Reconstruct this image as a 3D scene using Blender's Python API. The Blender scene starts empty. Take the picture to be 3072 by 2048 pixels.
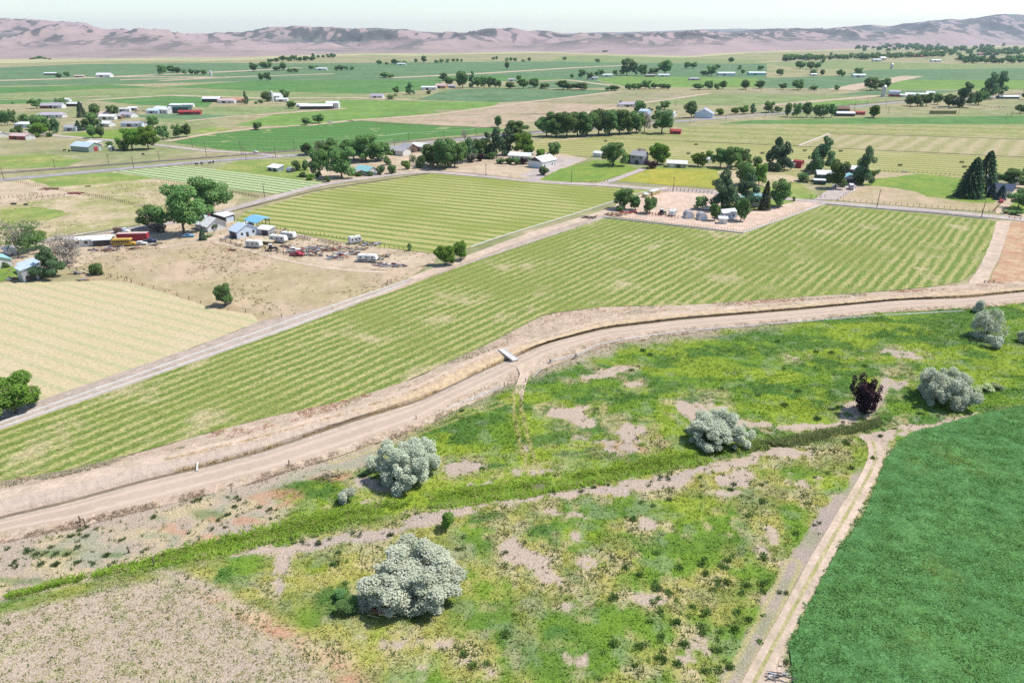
import bpy, bmesh, math, random
import numpy as np
from mathutils import Vector, Matrix

# ------------------------------------------------------------------ camera, sky, sun, exposure
SC = bpy.context.scene
COL = SC.collection
R = math.radians
CAM_H, PITCH, FPX, CX, CY = 75.0, R(24.05), 2048.0, 1536.0, 1024.0
cam = bpy.data.cameras.new('camera')
cam.lens = 24.0; cam.sensor_width = 36.0; cam.clip_start = 1.0; cam.clip_end = 60000.0
camo = bpy.data.objects.new('camera', cam); COL.objects.link(camo)
camo.location = (0, 0, CAM_H); camo.rotation_euler = (R(90) - PITCH, 0, 0)
SC.camera = camo
SUN_EL, SUN_AZ = R(58), R(76)          # azimuth clockwise from +Y (the view direction)
world = bpy.data.worlds.new('World'); SC.world = world; world.use_nodes = True
wn = world.node_tree; wn.nodes.clear()
wo = wn.nodes.new('ShaderNodeOutputWorld'); wb = wn.nodes.new('ShaderNodeBackground')
sky = wn.nodes.new('ShaderNodeTexSky'); sky.sky_type = 'NISHITA'; sky.sun_disc = False
sky.sun_elevation = SUN_EL; sky.sun_rotation = SUN_AZ; sky.altitude = 700
sky.air_density = 1.0; sky.dust_density = 0.7; sky.ozone_density = 1.0
wb.inputs['Strength'].default_value = 0.15
wn.links.new(sky.outputs[0], wb.inputs[0]); wn.links.new(wb.outputs[0], wo.inputs[0])
sl = bpy.data.lights.new('sun', 'SUN'); sl.energy = 4.6; sl.angle = R(0.53); sl.color = (1.0, 0.955, 0.88)
so = bpy.data.objects.new('sun', sl); COL.objects.link(so)
sd = Vector((math.cos(SUN_EL) * math.sin(SUN_AZ), math.cos(SUN_EL) * math.cos(SUN_AZ), math.sin(SUN_EL)))
so.rotation_euler = sd.to_track_quat('Z', 'Y').to_euler(); so.location = (200, 100, 400)
SC.view_settings.view_transform = 'Standard'; SC.view_settings.look = 'None'
SC.view_settings.exposure = 0.24; SC.view_settings.gamma = 1.0
SC.render.engine = 'CYCLES'
SC.cycles.max_bounces = 5; SC.cycles.diffuse_bounces = 2; SC.cycles.glossy_bounces = 2
SC.cycles.transmission_bounces = 3; SC.cycles.volume_bounces = 1; SC.cycles.transparent_max_bounces = 6
SC.cycles.use_denoising = False
SC.cycles.sample_clamp_indirect = 6.0

# ------------------------------------------------------------------ helpers
RNG = np.random.default_rng(7)
random.seed(11)
CP, SP = math.cos(PITCH), math.sin(PITCH)

def G(u, v, z=0.0):
    """point on the level z that the photograph shows at (u, v)"""
    a = (u - CX) / FPX; b = (CY - v) / FPX
    dy = CP + b * SP; dz = -SP + b * CP
    t = (z - CAM_H) / dz
    return (a * t, dy * t, z)

def GA(pts, z=0.0):
    p = np.asarray(pts, float)
    a = (p[:, 0] - CX) / FPX; b = (CY - p[:, 1]) / FPX
    dz = -SP + b * CP
    t = (z - CAM_H) / dz
    return np.stack([a * t, (CP + b * SP) * t], 1)

def UV(x, y, z=0.0):
    zz = z - CAM_H
    d = y * CP - zz * SP
    up = y * SP + zz * CP
    return CX + FPX * x / d, CY - FPX * up / d

def mpp(u, v):
    """metres that one photo pixel spans at the ground point seen at (u, v)"""
    x, y, _ = G(u, v)
    return (y * CP + CAM_H * SP) / FPX

def tag(o, label=None, cat=None, group=None, kind=None):
    if label: o['label'] = label
    if cat: o['category'] = cat
    if group: o['group'] = group
    if kind: o['kind'] = kind
    return o

def link(o, parent=None):
    COL.objects.link(o)
    if parent is not None: o.parent = parent
    return o

def empty(name, loc=(0, 0, 0), rz=0.0, scale=(1, 1, 1)):
    o = bpy.data.objects.new(name, None); o.empty_display_size = 0.5
    o.location = loc; o.rotation_euler = (0, 0, rz); o.scale = scale
    return link(o)

def mesh_np(name, V, F, mat=None, cols=None, smooth=False):
    """V (n,3), F (m,3|4) arrays -> mesh data; cols (n,3) point colours named tint"""
    V = np.asarray(V, np.float32); F = np.asarray(F, np.int32)
    me = bpy.data.meshes.new(name)
    n, m, k = len(V), len(F), F.shape[1]
    me.vertices.add(n); me.vertices.foreach_set('co', V.ravel())
    me.loops.add(m * k); me.loops.foreach_set('vertex_index', F.ravel())
    me.polygons.add(m)
    me.polygons.foreach_set('loop_start', np.arange(0, m * k, k, dtype=np.int32))
    me.polygons.foreach_set('use_smooth', np.full(m, smooth, bool))
    if cols is not None:
        ca = me.attributes.new('tint', 'FLOAT_COLOR', 'POINT')
        c4 = np.ones((n, 4), np.float32); c4[:, :3] = cols
        ca.data.foreach_set('color', c4.ravel())
    me.update(calc_edges=True)
    if mat is not None: me.materials.append(mat)
    return me

def ob(name, me, parent=None, loc=None, rz=None):
    o = bpy.data.objects.new(name, me); link(o, parent)
    if loc is not None: o.location = loc
    if rz is not None: o.rotation_euler = (0, 0, rz)
    return o

# numpy value noise
_LAT = RNG.random((256, 256)).astype(np.float32)
def vnoise(x, y):
    xi = np.floor(x).astype(int); yi = np.floor(y).astype(int)
    fx = x - xi; fy = y - yi
    fx = fx * fx * (3 - 2 * fx); fy = fy * fy * (3 - 2 * fy)
    a = _LAT[xi % 256, yi % 256]; b = _LAT[(xi + 1) % 256, yi % 256]
    c = _LAT[xi % 256, (yi + 1) % 256]; d = _LAT[(xi + 1) % 256, (yi + 1) % 256]
    return (a * (1 - fx) + b * fx) * (1 - fy) + (c * (1 - fx) + d * fx) * fy
def fbm(x, y, s, o=4, g=0.5):
    t = 0; w = 1; n = 0
    for i in range(o):
        t = t + w * vnoise(x / s * 2 ** i + 17.3 * i, y / s * 2 ** i + 9.1 * i); n += w; w *= g
    return t / n
def sstep(a, b, x):
    t = np.clip((x - a) / (b - a), 0, 1); return t * t * (3 - 2 * t)

def sdist(x, y, poly):
    """signed distance to a polygon (positive inside)"""
    P = np.asarray(poly, float); Q = np.roll(P, -1, 0)
    d2 = np.full(x.shape, 1e18); ins = np.zeros(x.shape, bool)
    for (ax, ay), (bx, by) in zip(P, Q):
        ex, ey = bx - ax, by - ay
        t = np.clip(((x - ax) * ex + (y - ay) * ey) / (ex * ex + ey * ey + 1e-9), 0, 1)
        d2 = np.minimum(d2, (x - ax - t * ex) ** 2 + (y - ay - t * ey) ** 2)
        c = ((ay > y) != (by > y)) & (x < (bx - ax) * (y - ay) / (by - ay + 1e-12) + ax)
        ins ^= c
    d = np.sqrt(d2)
    return np.where(ins, d, -d)

def pdist(x, y, line):
    """distance to a polyline"""
    P = np.asarray(line, float)
    d2 = np.full(x.shape, 1e18)
    for (ax, ay), (bx, by) in zip(P[:-1], P[1:]):
        ex, ey = bx - ax, by - ay
        t = np.clip(((x - ax) * ex + (y - ay) * ey) / (ex * ex + ey * ey + 1e-9), 0, 1)
        d2 = np.minimum(d2, (x - ax - t * ex) ** 2 + (y - ay - t * ey) ** 2)
    return np.sqrt(d2)

# ------------------------------------------------------------------ materials
class NT:
    def __init__(s, name):
        s.m = bpy.data.materials.new(name); s.m.use_nodes = True
        s.t = s.m.node_tree; s.t.nodes.clear()
        s.out = s.n('ShaderNodeOutputMaterial')
    def n(s, ty, **kw):
        x = s.t.nodes.new(ty)
        for k, v in kw.items(): setattr(x, k, v)
        return x
    def l(s, a, b): s.t.links.new(a, b)
    def noise(s, vec, scale, detail=4, rough=0.55, dist=0.0):
        x = s.n('ShaderNodeTexNoise'); x.inputs['Scale'].default_value = scale
        x.inputs['Detail'].default_value = detail; x.inputs['Roughness'].default_value = rough
        x.inputs['Distortion'].default_value = dist
        s.l(vec, x.inputs['Vector']); return x.outputs['Fac']
    def ramp(s, fac, lo, hi):
        x = s.n('ShaderNodeMapRange'); x.interpolation_type = 'SMOOTHSTEP'
        x.inputs['From Min'].default_value = lo; x.inputs['From Max'].default_value = hi
        s.l(fac, x.inputs['Value']); return x.outputs['Result']
    def mix(s, fac, a, b, mode='MIX'):
        x = s.n('ShaderNodeMix', data_type='RGBA', blend_type=mode)
        for sock, val in ((x.inputs[0], fac), (x.inputs[6], a), (x.inputs[7], b)):
            if isinstance(val, (int, float)): sock.default_value = val
            elif isinstance(val, tuple): sock.default_value = (*val, 1)
            else: s.l(val, sock)
        return x.outputs[2]
    def math(s, op, a, b=None, c=None):
        x = s.n('ShaderNodeMath', operation=op)
        for i, val in enumerate((a, b, c)):
            if val is None: continue
            if isinstance(val, (int, float)): x.inputs[i].default_value = val
            else: s.l(val, x.inputs[i])
        return x.outputs[0]
    def pos(s): return s.n('ShaderNodeNewGeometry').outputs['Position']
    def finish(s, col, rough=0.95, bump=None, bstr=0.3, bdist=0.1, spec=0.1, metal=0.0):
        b = s.n('ShaderNodeBsdfPrincipled')
        b.inputs['Roughness'].default_value = rough; b.inputs['Metallic'].default_value = metal
        b.inputs['Specular IOR Level'].default_value = spec
        if isinstance(col, tuple): b.inputs['Base Color'].default_value = (*col, 1)
        else: s.l(col, b.inputs['Base Color'])
        if bump is not None:
            bp = s.n('ShaderNodeBump'); bp.inputs['Strength'].default_value = bstr; bp.inputs['Distance'].default_value = bdist
            s.l(bump, bp.inputs['Height']); s.l(bp.outputs[0], b.inputs['Normal'])
        s.l(b.outputs[0], s.out.inputs['Surface'])
        return s.m

_M = {}
def paint(name, col, rough=0.6, var=0.12, scale=1.5, metal=0.0, spec=0.3):
    """weathered paint, metal or wood: base colour with stains"""
    if name in _M: return _M[name]
    t = NT(name); tc = t.n('ShaderNodeTexCoord').outputs['Object']
    n1 = t.noise(tc, scale, 5, 0.65); n2 = t.noise(tc, scale * 9, 2)
    dark = tuple(c * (1 - 2.2 * var) for c in col); lite = tuple(min(1, c * (1 + var)) for c in col)
    c = t.mix(t.ramp(n1, 0.3, 0.7), dark, lite); c = t.mix(t.math('MULTIPLY', t.ramp(n2, 0.55, 0.8), 0.25), c, (0.22, 0.18, 0.14))
    _M[name] = t.finish(c, rough, None, metal=metal, spec=spec)
    return _M[name]

def soil(name, c1, c2, c3, s1=30.0, s2=3.0, a1=(0.4, 0.62), a2=(0.5, 0.75), amt=0.8, fine=0.25, bstr=0.35, grain=0.35, mott=0.13):
    """ground: c1 and c2 mixed in large drifts, c3 in small patches, fine speckle"""
    t = NT(name); p = t.pos()
    n1 = t.noise(p, 1 / s1, 5, 0.62, 0.6); n2 = t.noise(p, 1 / s2, 4, 0.65); n3 = t.noise(p, 1 / grain, 3, 0.7)
    c = t.mix(t.ramp(n1, *a1), c1, c2)
    c = t.mix(t.math('MULTIPLY', t.ramp(n2, *a2), amt), c, c3)
    c = t.mix(1.0, c, t.mix(t.ramp(n3, 0.25, 0.75), (1 - fine,) * 3, (1 + fine * .6,) * 3), 'MULTIPLY')
    n4 = t.noise(p, 1 / (s2 * .42), 3, 0.75); n5 = t.noise(p, 1 / (s2 * 1.7), 3, 0.7)
    c = t.mix(1.0, c, t.mix(t.ramp(n4, 0.3, 0.7), (1 - mott,) * 3, (1 + mott,) * 3), 'MULTIPLY')
    c = t.mix(1.0, c, t.mix(t.ramp(n5, 0.3, 0.7), (1 - mott, 1 - mott * .8, 1 - mott * 1.2), (1 + mott, 1 + mott * .9, 1 + mott)), 'MULTIPLY')
    return t.finish(c, 0.95, t.math('ADD', t.math('MULTIPLY', n2, 1.0), t.math('MULTIPLY', n3, 0.35)), bstr, 0.25)

def rows(name, az, spacing, ca, cb, cpatch, duty=(0.35, 0.65), pscale=22.0, prange=(0.56, 0.72), pamt=0.8, warp=0.8, speck=0.6, drift=None, stretch=1.0, fine=0.25):
    """field in rows: bands ca / cb square to compass az (deg right of +Y), worn patches cpatch"""
    t = NT(name); p = t.pos()
    d = (math.sin(R(az)), math.cos(R(az)), 0.0); nrm = (d[1], -d[0], 0.0)
    def dot(v):
        x = t.n('ShaderNodeVectorMath', operation='DOT_PRODUCT'); t.l(p, x.inputs[0]); x.inputs[1].default_value = v; return x.outputs['Value']
    along, across = dot(d), dot(nrm)
    cmb = t.n('ShaderNodeCombineXYZ'); t.l(t.math('MULTIPLY', along, 0.45), cmb.inputs[0]); t.l(across, cmb.inputs[1])
    q = cmb.outputs[0]
    n1 = t.noise(p, 1 / pscale, 4, 0.6, 0.4)
    nw = t.noise(q, 1 / 7.0, 3, 0.6)
    ns = t.noise(q, 1 / speck, 3, 0.75); nf = t.noise(p, 1 / (speck * 0.8), 2, 0.7)
    ph = t.math('ADD', t.math('DIVIDE', across, spacing), t.math('MULTIPLY', t.math('SUBTRACT', nw, 0.5), warp))
    w = t.math('MULTIPLY', t.math('PINGPONG', ph, 0.5), 2.0)
    w2 = t.math('ADD', w, t.math('MULTIPLY', t.math('SUBTRACT', ns, 0.5), 1.5 * stretch))
    c = t.mix(t.ramp(w2, *duty), ca, cb)
    pm = t.math('MULTIPLY', t.ramp(t.math('ADD', n1, t.math('MULTIPLY', t.math('SUBTRACT', ns, 0.5), 0.25)), *prange), pamt)
    c = t.mix(pm, c, cpatch)
    if drift:
        nd = t.noise(p, 1 / (pscale * 2.2), 3, 0.5)
        c = t.mix(t.math('MULTIPLY', t.ramp(nd, 0.45, 0.62), 0.7), c, drift)
    c = t.mix(1.0, c, t.mix(t.ramp(nf, 0.25, 0.75), (1 - fine,) * 3, (1 + fine * .6,) * 3), 'MULTIPLY')
    return t.finish(c, 0.95, t.math('ADD', t.math('MULTIPLY', w, -0.4), nf), 0.5, 0.2)

def tinted(name, fine=0.3, s=0.5, rough=0.95, bstr=0.5, translucent=0.0):
    """colour carried by the vertices (tint), with fine grain"""
    t = NT(name); a = t.n('ShaderNodeAttribute', attribute_name='tint'); p = t.pos()
    n3 = t.noise(p, 1 / s, 3, 0.7); n4 = t.noise(p, 1 / (s * 5), 3, 0.6)
    c = t.mix(1.0, a.outputs['Color'], t.mix(t.ramp(n3, 0.25, 0.75), (1 - fine,) * 3, (1 + fine * .7,) * 3), 'MULTIPLY')
    return t.finish(c, rough, t.math('ADD', n3, n4), bstr, 0.3)

def bladesmat(name, fine=0.25, s=0.7, up=0.75, trans=0.3):
    t = NT(name); a = t.n('ShaderNodeAttribute', attribute_name='tint'); p = t.pos()
    n3 = t.noise(p, 1 / s, 3, 0.7)
    c = t.mix(1.0, a.outputs['Color'], t.mix(t.ramp(n3, 0.25, 0.75), (1 - fine,) * 3, (1 + fine * .7,) * 3), 'MULTIPLY')
    g = t.n('ShaderNodeNewGeometry'); m = t.n('ShaderNodeMix', data_type='VECTOR'); m.inputs[0].default_value = up
    t.l(g.outputs['Normal'], m.inputs[4]); m.inputs[5].default_value = (0, 0, 1)
    nn = t.n('ShaderNodeVectorMath', operation='NORMALIZE'); t.l(m.outputs[1], nn.inputs[0])
    d = t.n('ShaderNodeBsdfDiffuse'); tr = t.n('ShaderNodeBsdfTranslucent'); mx = t.n('ShaderNodeMixShader'); mx.inputs[0].default_value = trans
    for b in (d, tr): t.l(c, b.inputs[0])
    t.l(nn.outputs[0], d.inputs['Normal'])
    t.l(d.outputs[0], mx.inputs[1]); t.l(tr.outputs[0], mx.inputs[2]); t.l(mx.outputs[0], t.out.inputs['Surface'])
    return t.m

def leafmat(name, c1, c2, trans=0.3, vary=0.65):
    t = NT(name); oi = t.n('ShaderNodeObjectInfo'); a = t.n('ShaderNodeAttribute', attribute_name='tint')
    sp = t.n('ShaderNodeSeparateColor'); t.l(a.outputs['Color'], sp.inputs[0])
    c = t.mix(sp.outputs[0], c1, c2)
    hv = t.n('ShaderNodeHueSaturation'); t.l(c, hv.inputs['Color'])
    t.l(t.math('ADD', t.math('MULTIPLY', oi.outputs['Random'], 0.035), 0.487), hv.inputs['Hue'])
    t.l(t.math('ADD', t.math('MULTIPLY', oi.outputs['Random'], vary), 1.04 - vary * .5), hv.inputs['Value'])
    g = t.n('ShaderNodeNewGeometry'); m = t.n('ShaderNodeMix', data_type='VECTOR'); m.inputs[0].default_value = .38
    t.l(g.outputs['Normal'], m.inputs[4]); m.inputs[5].default_value = (0, 0, 1)
    nn = t.n('ShaderNodeVectorMath', operation='NORMALIZE'); t.l(m.outputs[1], nn.inputs[0])
    d = t.n('ShaderNodeBsdfDiffuse'); tr = t.n('ShaderNodeBsdfTranslucent'); mx = t.n('ShaderNodeMixShader')
    t.l(nn.outputs[0], d.inputs['Normal']); t.l(hv.outputs[0], d.inputs[0]); t.l(hv.outputs[0], tr.inputs[0]); mx.inputs[0].default_value = trans
    t.l(d.outputs[0], mx.inputs[1]); t.l(tr.outputs[0], mx.inputs[2]); t.l(mx.outputs[0], t.out.inputs['Surface'])
    return t.m
# ================================================================== THE SETTING
# ------------------------------------------------------------------ plain reaching to the hills
def struct(o): o['kind'] = 'structure'; return o

M_plain = soil('valley_plain', (0.33, 0.285, 0.165), (0.225, 0.25, 0.11), (0.42, 0.345, 0.24), 160, 18, fine=0.18)
_K = [0]
def sheet(name, pix, mat, layer=1, jit=0.3, step=None, z=None):
    """flat sheet of ground whose outline is given where the photograph shows it"""
    W = GA(pix); out = []
    dist = np.median(np.hypot(W[:, 0], W[:, 1]))
    st = step or max(1.5, dist / 120)
    for a, b in zip(W, np.roll(W, -1, 0)):
        n = max(1, int(np.hypot(*(b - a)) / st))
        for i in range(n): out.append(a + (b - a) * i / n)
    out = np.array(out)
    if jit:
        k = jit * max(1, dist / 300)
        out[:, 0] += (fbm(out[:, 0] + 5, out[:, 1], st * 1.7, 2) - .5) * 2 * k
        out[:, 1] += (fbm(out[:, 0], out[:, 1] + 77, st * 1.7, 2) - .5) * 2 * k
    _K[0] += 1
    z = (0.03 + 0.03 * layer + 0.0011 * (_K[0] % 27)) if z is None else z
    bm = bmesh.new(); f = bm.faces.new([bm.verts.new((x, y, z)) for x, y in out])
    if f.normal.z < 0: f.normal_flip()
    bm.normal_update()
    if bm.faces[:][0].normal.z < 0: bmesh.ops.reverse_faces(bm, faces=bm.faces[:])
    bmesh.ops.triangulate(bm, faces=bm.faces[:])
    me = bpy.data.meshes.new(name); bm.to_mesh(me); bm.free(); me.materials.append(mat)
    return struct(ob(name, me))

def ribbon(name, line, widths, mat, layer=2, z=None, n=None, crown=0.0):
    """road or track: a strip of given width (m) along a photographed line"""
    W = GA(line); L = np.r_[0, np.cumsum(np.hypot(*np.diff(W, axis=0).T))]
    n = n or max(8, int(L[-1] / max(2.0, L[-1] / 150)))
    t = np.linspace(0, L[-1], n)
    X = np.interp(t, L, W[:, 0]); Y = np.interp(t, L, W[:, 1])
    k = np.ones(5) / 5
    if n > 12:
        Xp = np.pad(X, 2, mode='reflect', reflect_type='odd'); Yp = np.pad(Y, 2, mode='reflect', reflect_type='odd')
        X = np.convolve(Xp, k, 'valid'); Y = np.convolve(Yp, k, 'valid')
    dx, dy = np.gradient(X), np.gradient(Y); h = np.hypot(dx, dy); nx, ny = -dy / h, dx / h
    if np.isscalar(widths): widths = (widths, widths)
    w = np.interp(t / L[-1], np.linspace(0, 1, len(widths)), widths) * 0.5
    w = w * (1 + 0.12 * (fbm(X, Y, 12, 2) - .5) * 2)
    _K[0] += 1
    z = (0.03 + 0.03 * layer + 0.0011 * (_K[0] % 27)) if z is None else z
    V = []; F = []
    prof = [-1, -0.5, 0, 0.5, 1]
    for j in prof:
        V.append(np.stack([X + nx * w * j, Y + ny * w * j, (np.full(n, z) if np.isscalar(z) else np.interp(t / L[-1], np.linspace(0, 1, len(z)), z)) + crown * (1 - j * j)], 1))
    V = np.concatenate(V)
    for j in range(len(prof) - 1):
        a = np.arange(n - 1) + j * n
        F.append(np.stack([a, a + n, a + n + 1, a + 1], 1)[:, ::-1])
    o = ob(name, mesh_np(name, V, np.concatenate(F), mat, smooth=True)); return struct(o)

# base plain (one sheet to the foot of the hills and beyond)
def plain():
    xs = np.linspace(-16000, 16000, 65); ys = np.linspace(-1500, 16000, 37)
    X, Y = np.meshgrid(xs, ys); n, m = X.shape
    Z = np.full(X.shape, -0.5); V = np.stack([X, Y, Z], -1).reshape(-1, 3)
    i = np.arange(n * m).reshape(n, m)
    F = np.stack([i[:-1, :-1], i[:-1, 1:], i[1:, 1:], i[1:, :-1]], -1).reshape(-1, 4)
    struct(ob('ground', mesh_np('ground', V, F, M_plain)))
plain()
sheet('valley_floor', [(-6000, 800), (-1500, 160), (4600, 160), (9000, 800), (5000, 830), (3400, 829), (3072, 848), (2904, 855), (2700, 874), (2050, 919), (1637, 945), (1541, 994), (1462, 1037), (1350, 1086), (1038, 1204), (600, 1310), (205, 1414), (0, 1448), (-400, 1536), (-3000, 1900)], M_plain, 0, 0, 40, z=0.01)

# ------------------------------------------------------------------ materials of fields
TAN = (0.46, 0.37, 0.26); GREEN = (0.13, 0.24, 0.05)
AZ_A = 38.7
M_dirt = soil('dirt_road', (0.52, 0.40, 0.31), (0.46, 0.36, 0.28), (0.56, 0.45, 0.35), 25, 2.5, fine=0.10, bstr=0.2)
M_gravel = soil('gravel_road', (0.44, 0.37, 0.34), (0.39, 0.33, 0.31), (0.49, 0.42, 0.37), 25, 2.5, fine=0.10, bstr=0.2)
M_rverge = soil('dry_verge', (0.42, 0.31, 0.20), (0.36, 0.29, 0.17), (0.46, 0.33, 0.22), 12, 2, fine=0.25)
M_lane = soil('lane_dirt', (0.42, 0.34, 0.29), (0.37, 0.30, 0.25), (0.47, 0.38, 0.30), 14, 1.6, fine=0.2, bstr=0.4)
M_asph = soil('grey_road', (0.33, 0.30, 0.32), (0.28, 0.26, 0.28), (0.40, 0.36, 0.36), 30, 4, fine=0.10, bstr=0.1)
M_yard = soil('bare_yard', (0.50, 0.39, 0.29), (0.43, 0.335, 0.24), (0.39, 0.335, 0.20), 22, 5, fine=0.2, bstr=0.3)
M_pink = soil('corral_dirt', (0.56, 0.42, 0.33), (0.52, 0.39, 0.31), (0.48, 0.38, 0.29), 18, 4, fine=0.10, bstr=0.2)
M_drypast = soil('dry_pasture', (0.46, 0.37, 0.24), (0.30, 0.29, 0.12), (0.55, 0.44, 0.33), 30, 7, fine=0.22)
M_paddock = soil('grazed_paddock', (0.44, 0.335, 0.23), (0.38, 0.31, 0.18), (0.47, 0.37, 0.26), 34, 8, amt=0.6, fine=0.2, mott=.11)
M_pastgreen = soil('green_pasture', (0.20, 0.27, 0.07), (0.30, 0.30, 0.10), (0.13, 0.22, 0.05), 30, 7, fine=0.2)
M_lawn = soil('lawn', (0.16, 0.25, 0.05), (0.22, 0.28, 0.06), (0.12, 0.20, 0.04), 20, 3, fine=0.2)
M_olive = soil('ripening_grass', (0.34, 0.31, 0.05), (0.28, 0.30, 0.06), (0.40, 0.31, 0.10), 26, 5, fine=0.18)
M_brown = soil('ploughed_field', (0.40, 0.30, 0.22), (0.35, 0.29, 0.19), (0.44, 0.34, 0.22), 60, 16, fine=0.12)
M_brown2 = soil('fallow_field', (0.30, 0.26, 0.17), (0.25, 0.25, 0.13), (0.36, 0.29, 0.20), 70, 18, fine=0.12)
M_crop1 = soil('bright_crop', (0.095, 0.20, 0.06), (0.12, 0.215, 0.068), (0.085, 0.175, 0.058), 90, 20, fine=0.10)
M_crop2 = soil('teal_crop', (0.115, 0.19, 0.095), (0.135, 0.205, 0.10), (0.10, 0.165, 0.085), 110, 30, fine=0.10)
M_crop3 = soil('lime_crop', (0.165, 0.265, 0.065), (0.14, 0.235, 0.06), (0.20, 0.27, 0.085), 80, 20, fine=0.10)
M_crop4 = soil('pale_crop', (0.22, 0.26, 0.11), (0.19, 0.24, 0.10), (0.28, 0.28, 0.15), 80, 20, fine=0.12)
M_crop5 = rows('streaked_green_crop', -78, 16, (0.085, 0.185, 0.05), (0.10, 0.21, 0.055), (0.44, 0.40, 0.20), pscale=26, prange=(0.60, 0.70), pamt=0.75, speck=3, warp=0.6)
M_fieldA = rows('cut_hay_rows', AZ_A, 3.3, (0.15, 0.215, 0.045), (0.375, 0.35, 0.14), (0.47, 0.39, 0.23), duty=(0.22, 0.95), pscale=15, prange=(0.53, 0.72), pamt=0.9, warp=0.9, speck=0.75, stretch=1.7, drift=(0.205, 0.245, 0.06), fine=0.36)
M_fieldB = rows('hay_field_rows', 0, 6.5, (0.160, 0.22, 0.045), (0.365, 0.35, 0.135), (0.38, 0.34, 0.15), duty=(0.12, 0.62), pscale=28, prange=(0.55, 0.75), pamt=0.45, warp=0.3, speck=0.9, stretch=0.5, drift=(0.22, 0.255, 0.06))
M_fieldC = rows('stubble_rows', 0, 4.6, (0.415, 0.39, 0.215), (0.50, 0.415, 0.25), (0.52, 0.42, 0.29), duty=(0.15, 0.55), pscale=20, prange=(0.5, 0.75), pamt=0.6, warp=0.28, speck=1.0, stretch=0.8, fine=0.18)
M_fieldD = rows('windrow_field', 0, 5.0, (0.10, 0.17, 0.045), (0.40, 0.46, 0.25), (0.35, 0.38, 0.16), duty=(0.15, 0.45), pscale=40, prange=(0.62, 0.78), pamt=0.4, warp=0.12, speck=1.2, stretch=0.2)
M_hay = rows('pale_hay_rows', -60, 9.0, (0.22, 0.25, 0.075), (0.36, 0.33, 0.14), (0.42, 0.36, 0.19), duty=(0.2, 0.65), pscale=40, prange=(0.5, 0.7), pamt=0.6, warp=0.3, speck=1.6, stretch=0.5)
M_diag = rows('diagonal_rows', AZ_A, 13, (0.30, 0.28, 0.125), (0.40, 0.335, 0.195), (0.42, 0.345, 0.21), duty=(0.2, 0.9), pscale=35, prange=(0.5, 0.7), pamt=0.6, warp=0.9, speck=2.0, stretch=0.9)
M_band = rows('banded_hay', -63, 30, (0.235, 0.26, 0.085), (0.335, 0.305, 0.145), (0.41, 0.345, 0.20), duty=(0.1, 0.9), pscale=60, prange=(0.5, 0.72), pamt=0.6, warp=1.6, speck=5, stretch=1.1)
def az_of(p, q):
    (x0, y0, _), (x1, y1, _) = G(*p), G(*q); return math.degrees(math.atan2(x1 - x0, y1 - y0))
def set_az(mat, az):
    d = (math.sin(R(az)), math.cos(R(az)), 0.0); nrm = (d[1], -d[0], 0.0)
    for i, x in enumerate([n for n in mat.node_tree.nodes if n.bl_idname == 'ShaderNodeVectorMath'][:2]): x.inputs[1].default_value = d if i == 0 else nrm
set_az(M_fieldB, az_of((760, 690), (1310, 762)))
set_az(M_fieldC, az_of((320, 842), (760, 942)))
set_az(M_fieldD, az_of((370, 518), (820, 583)))
set_az(M_hay, az_of((2000, 426), (3072, 478)))
set_az(M_band, az_of((2480, 402), (3072, 420)))

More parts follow.
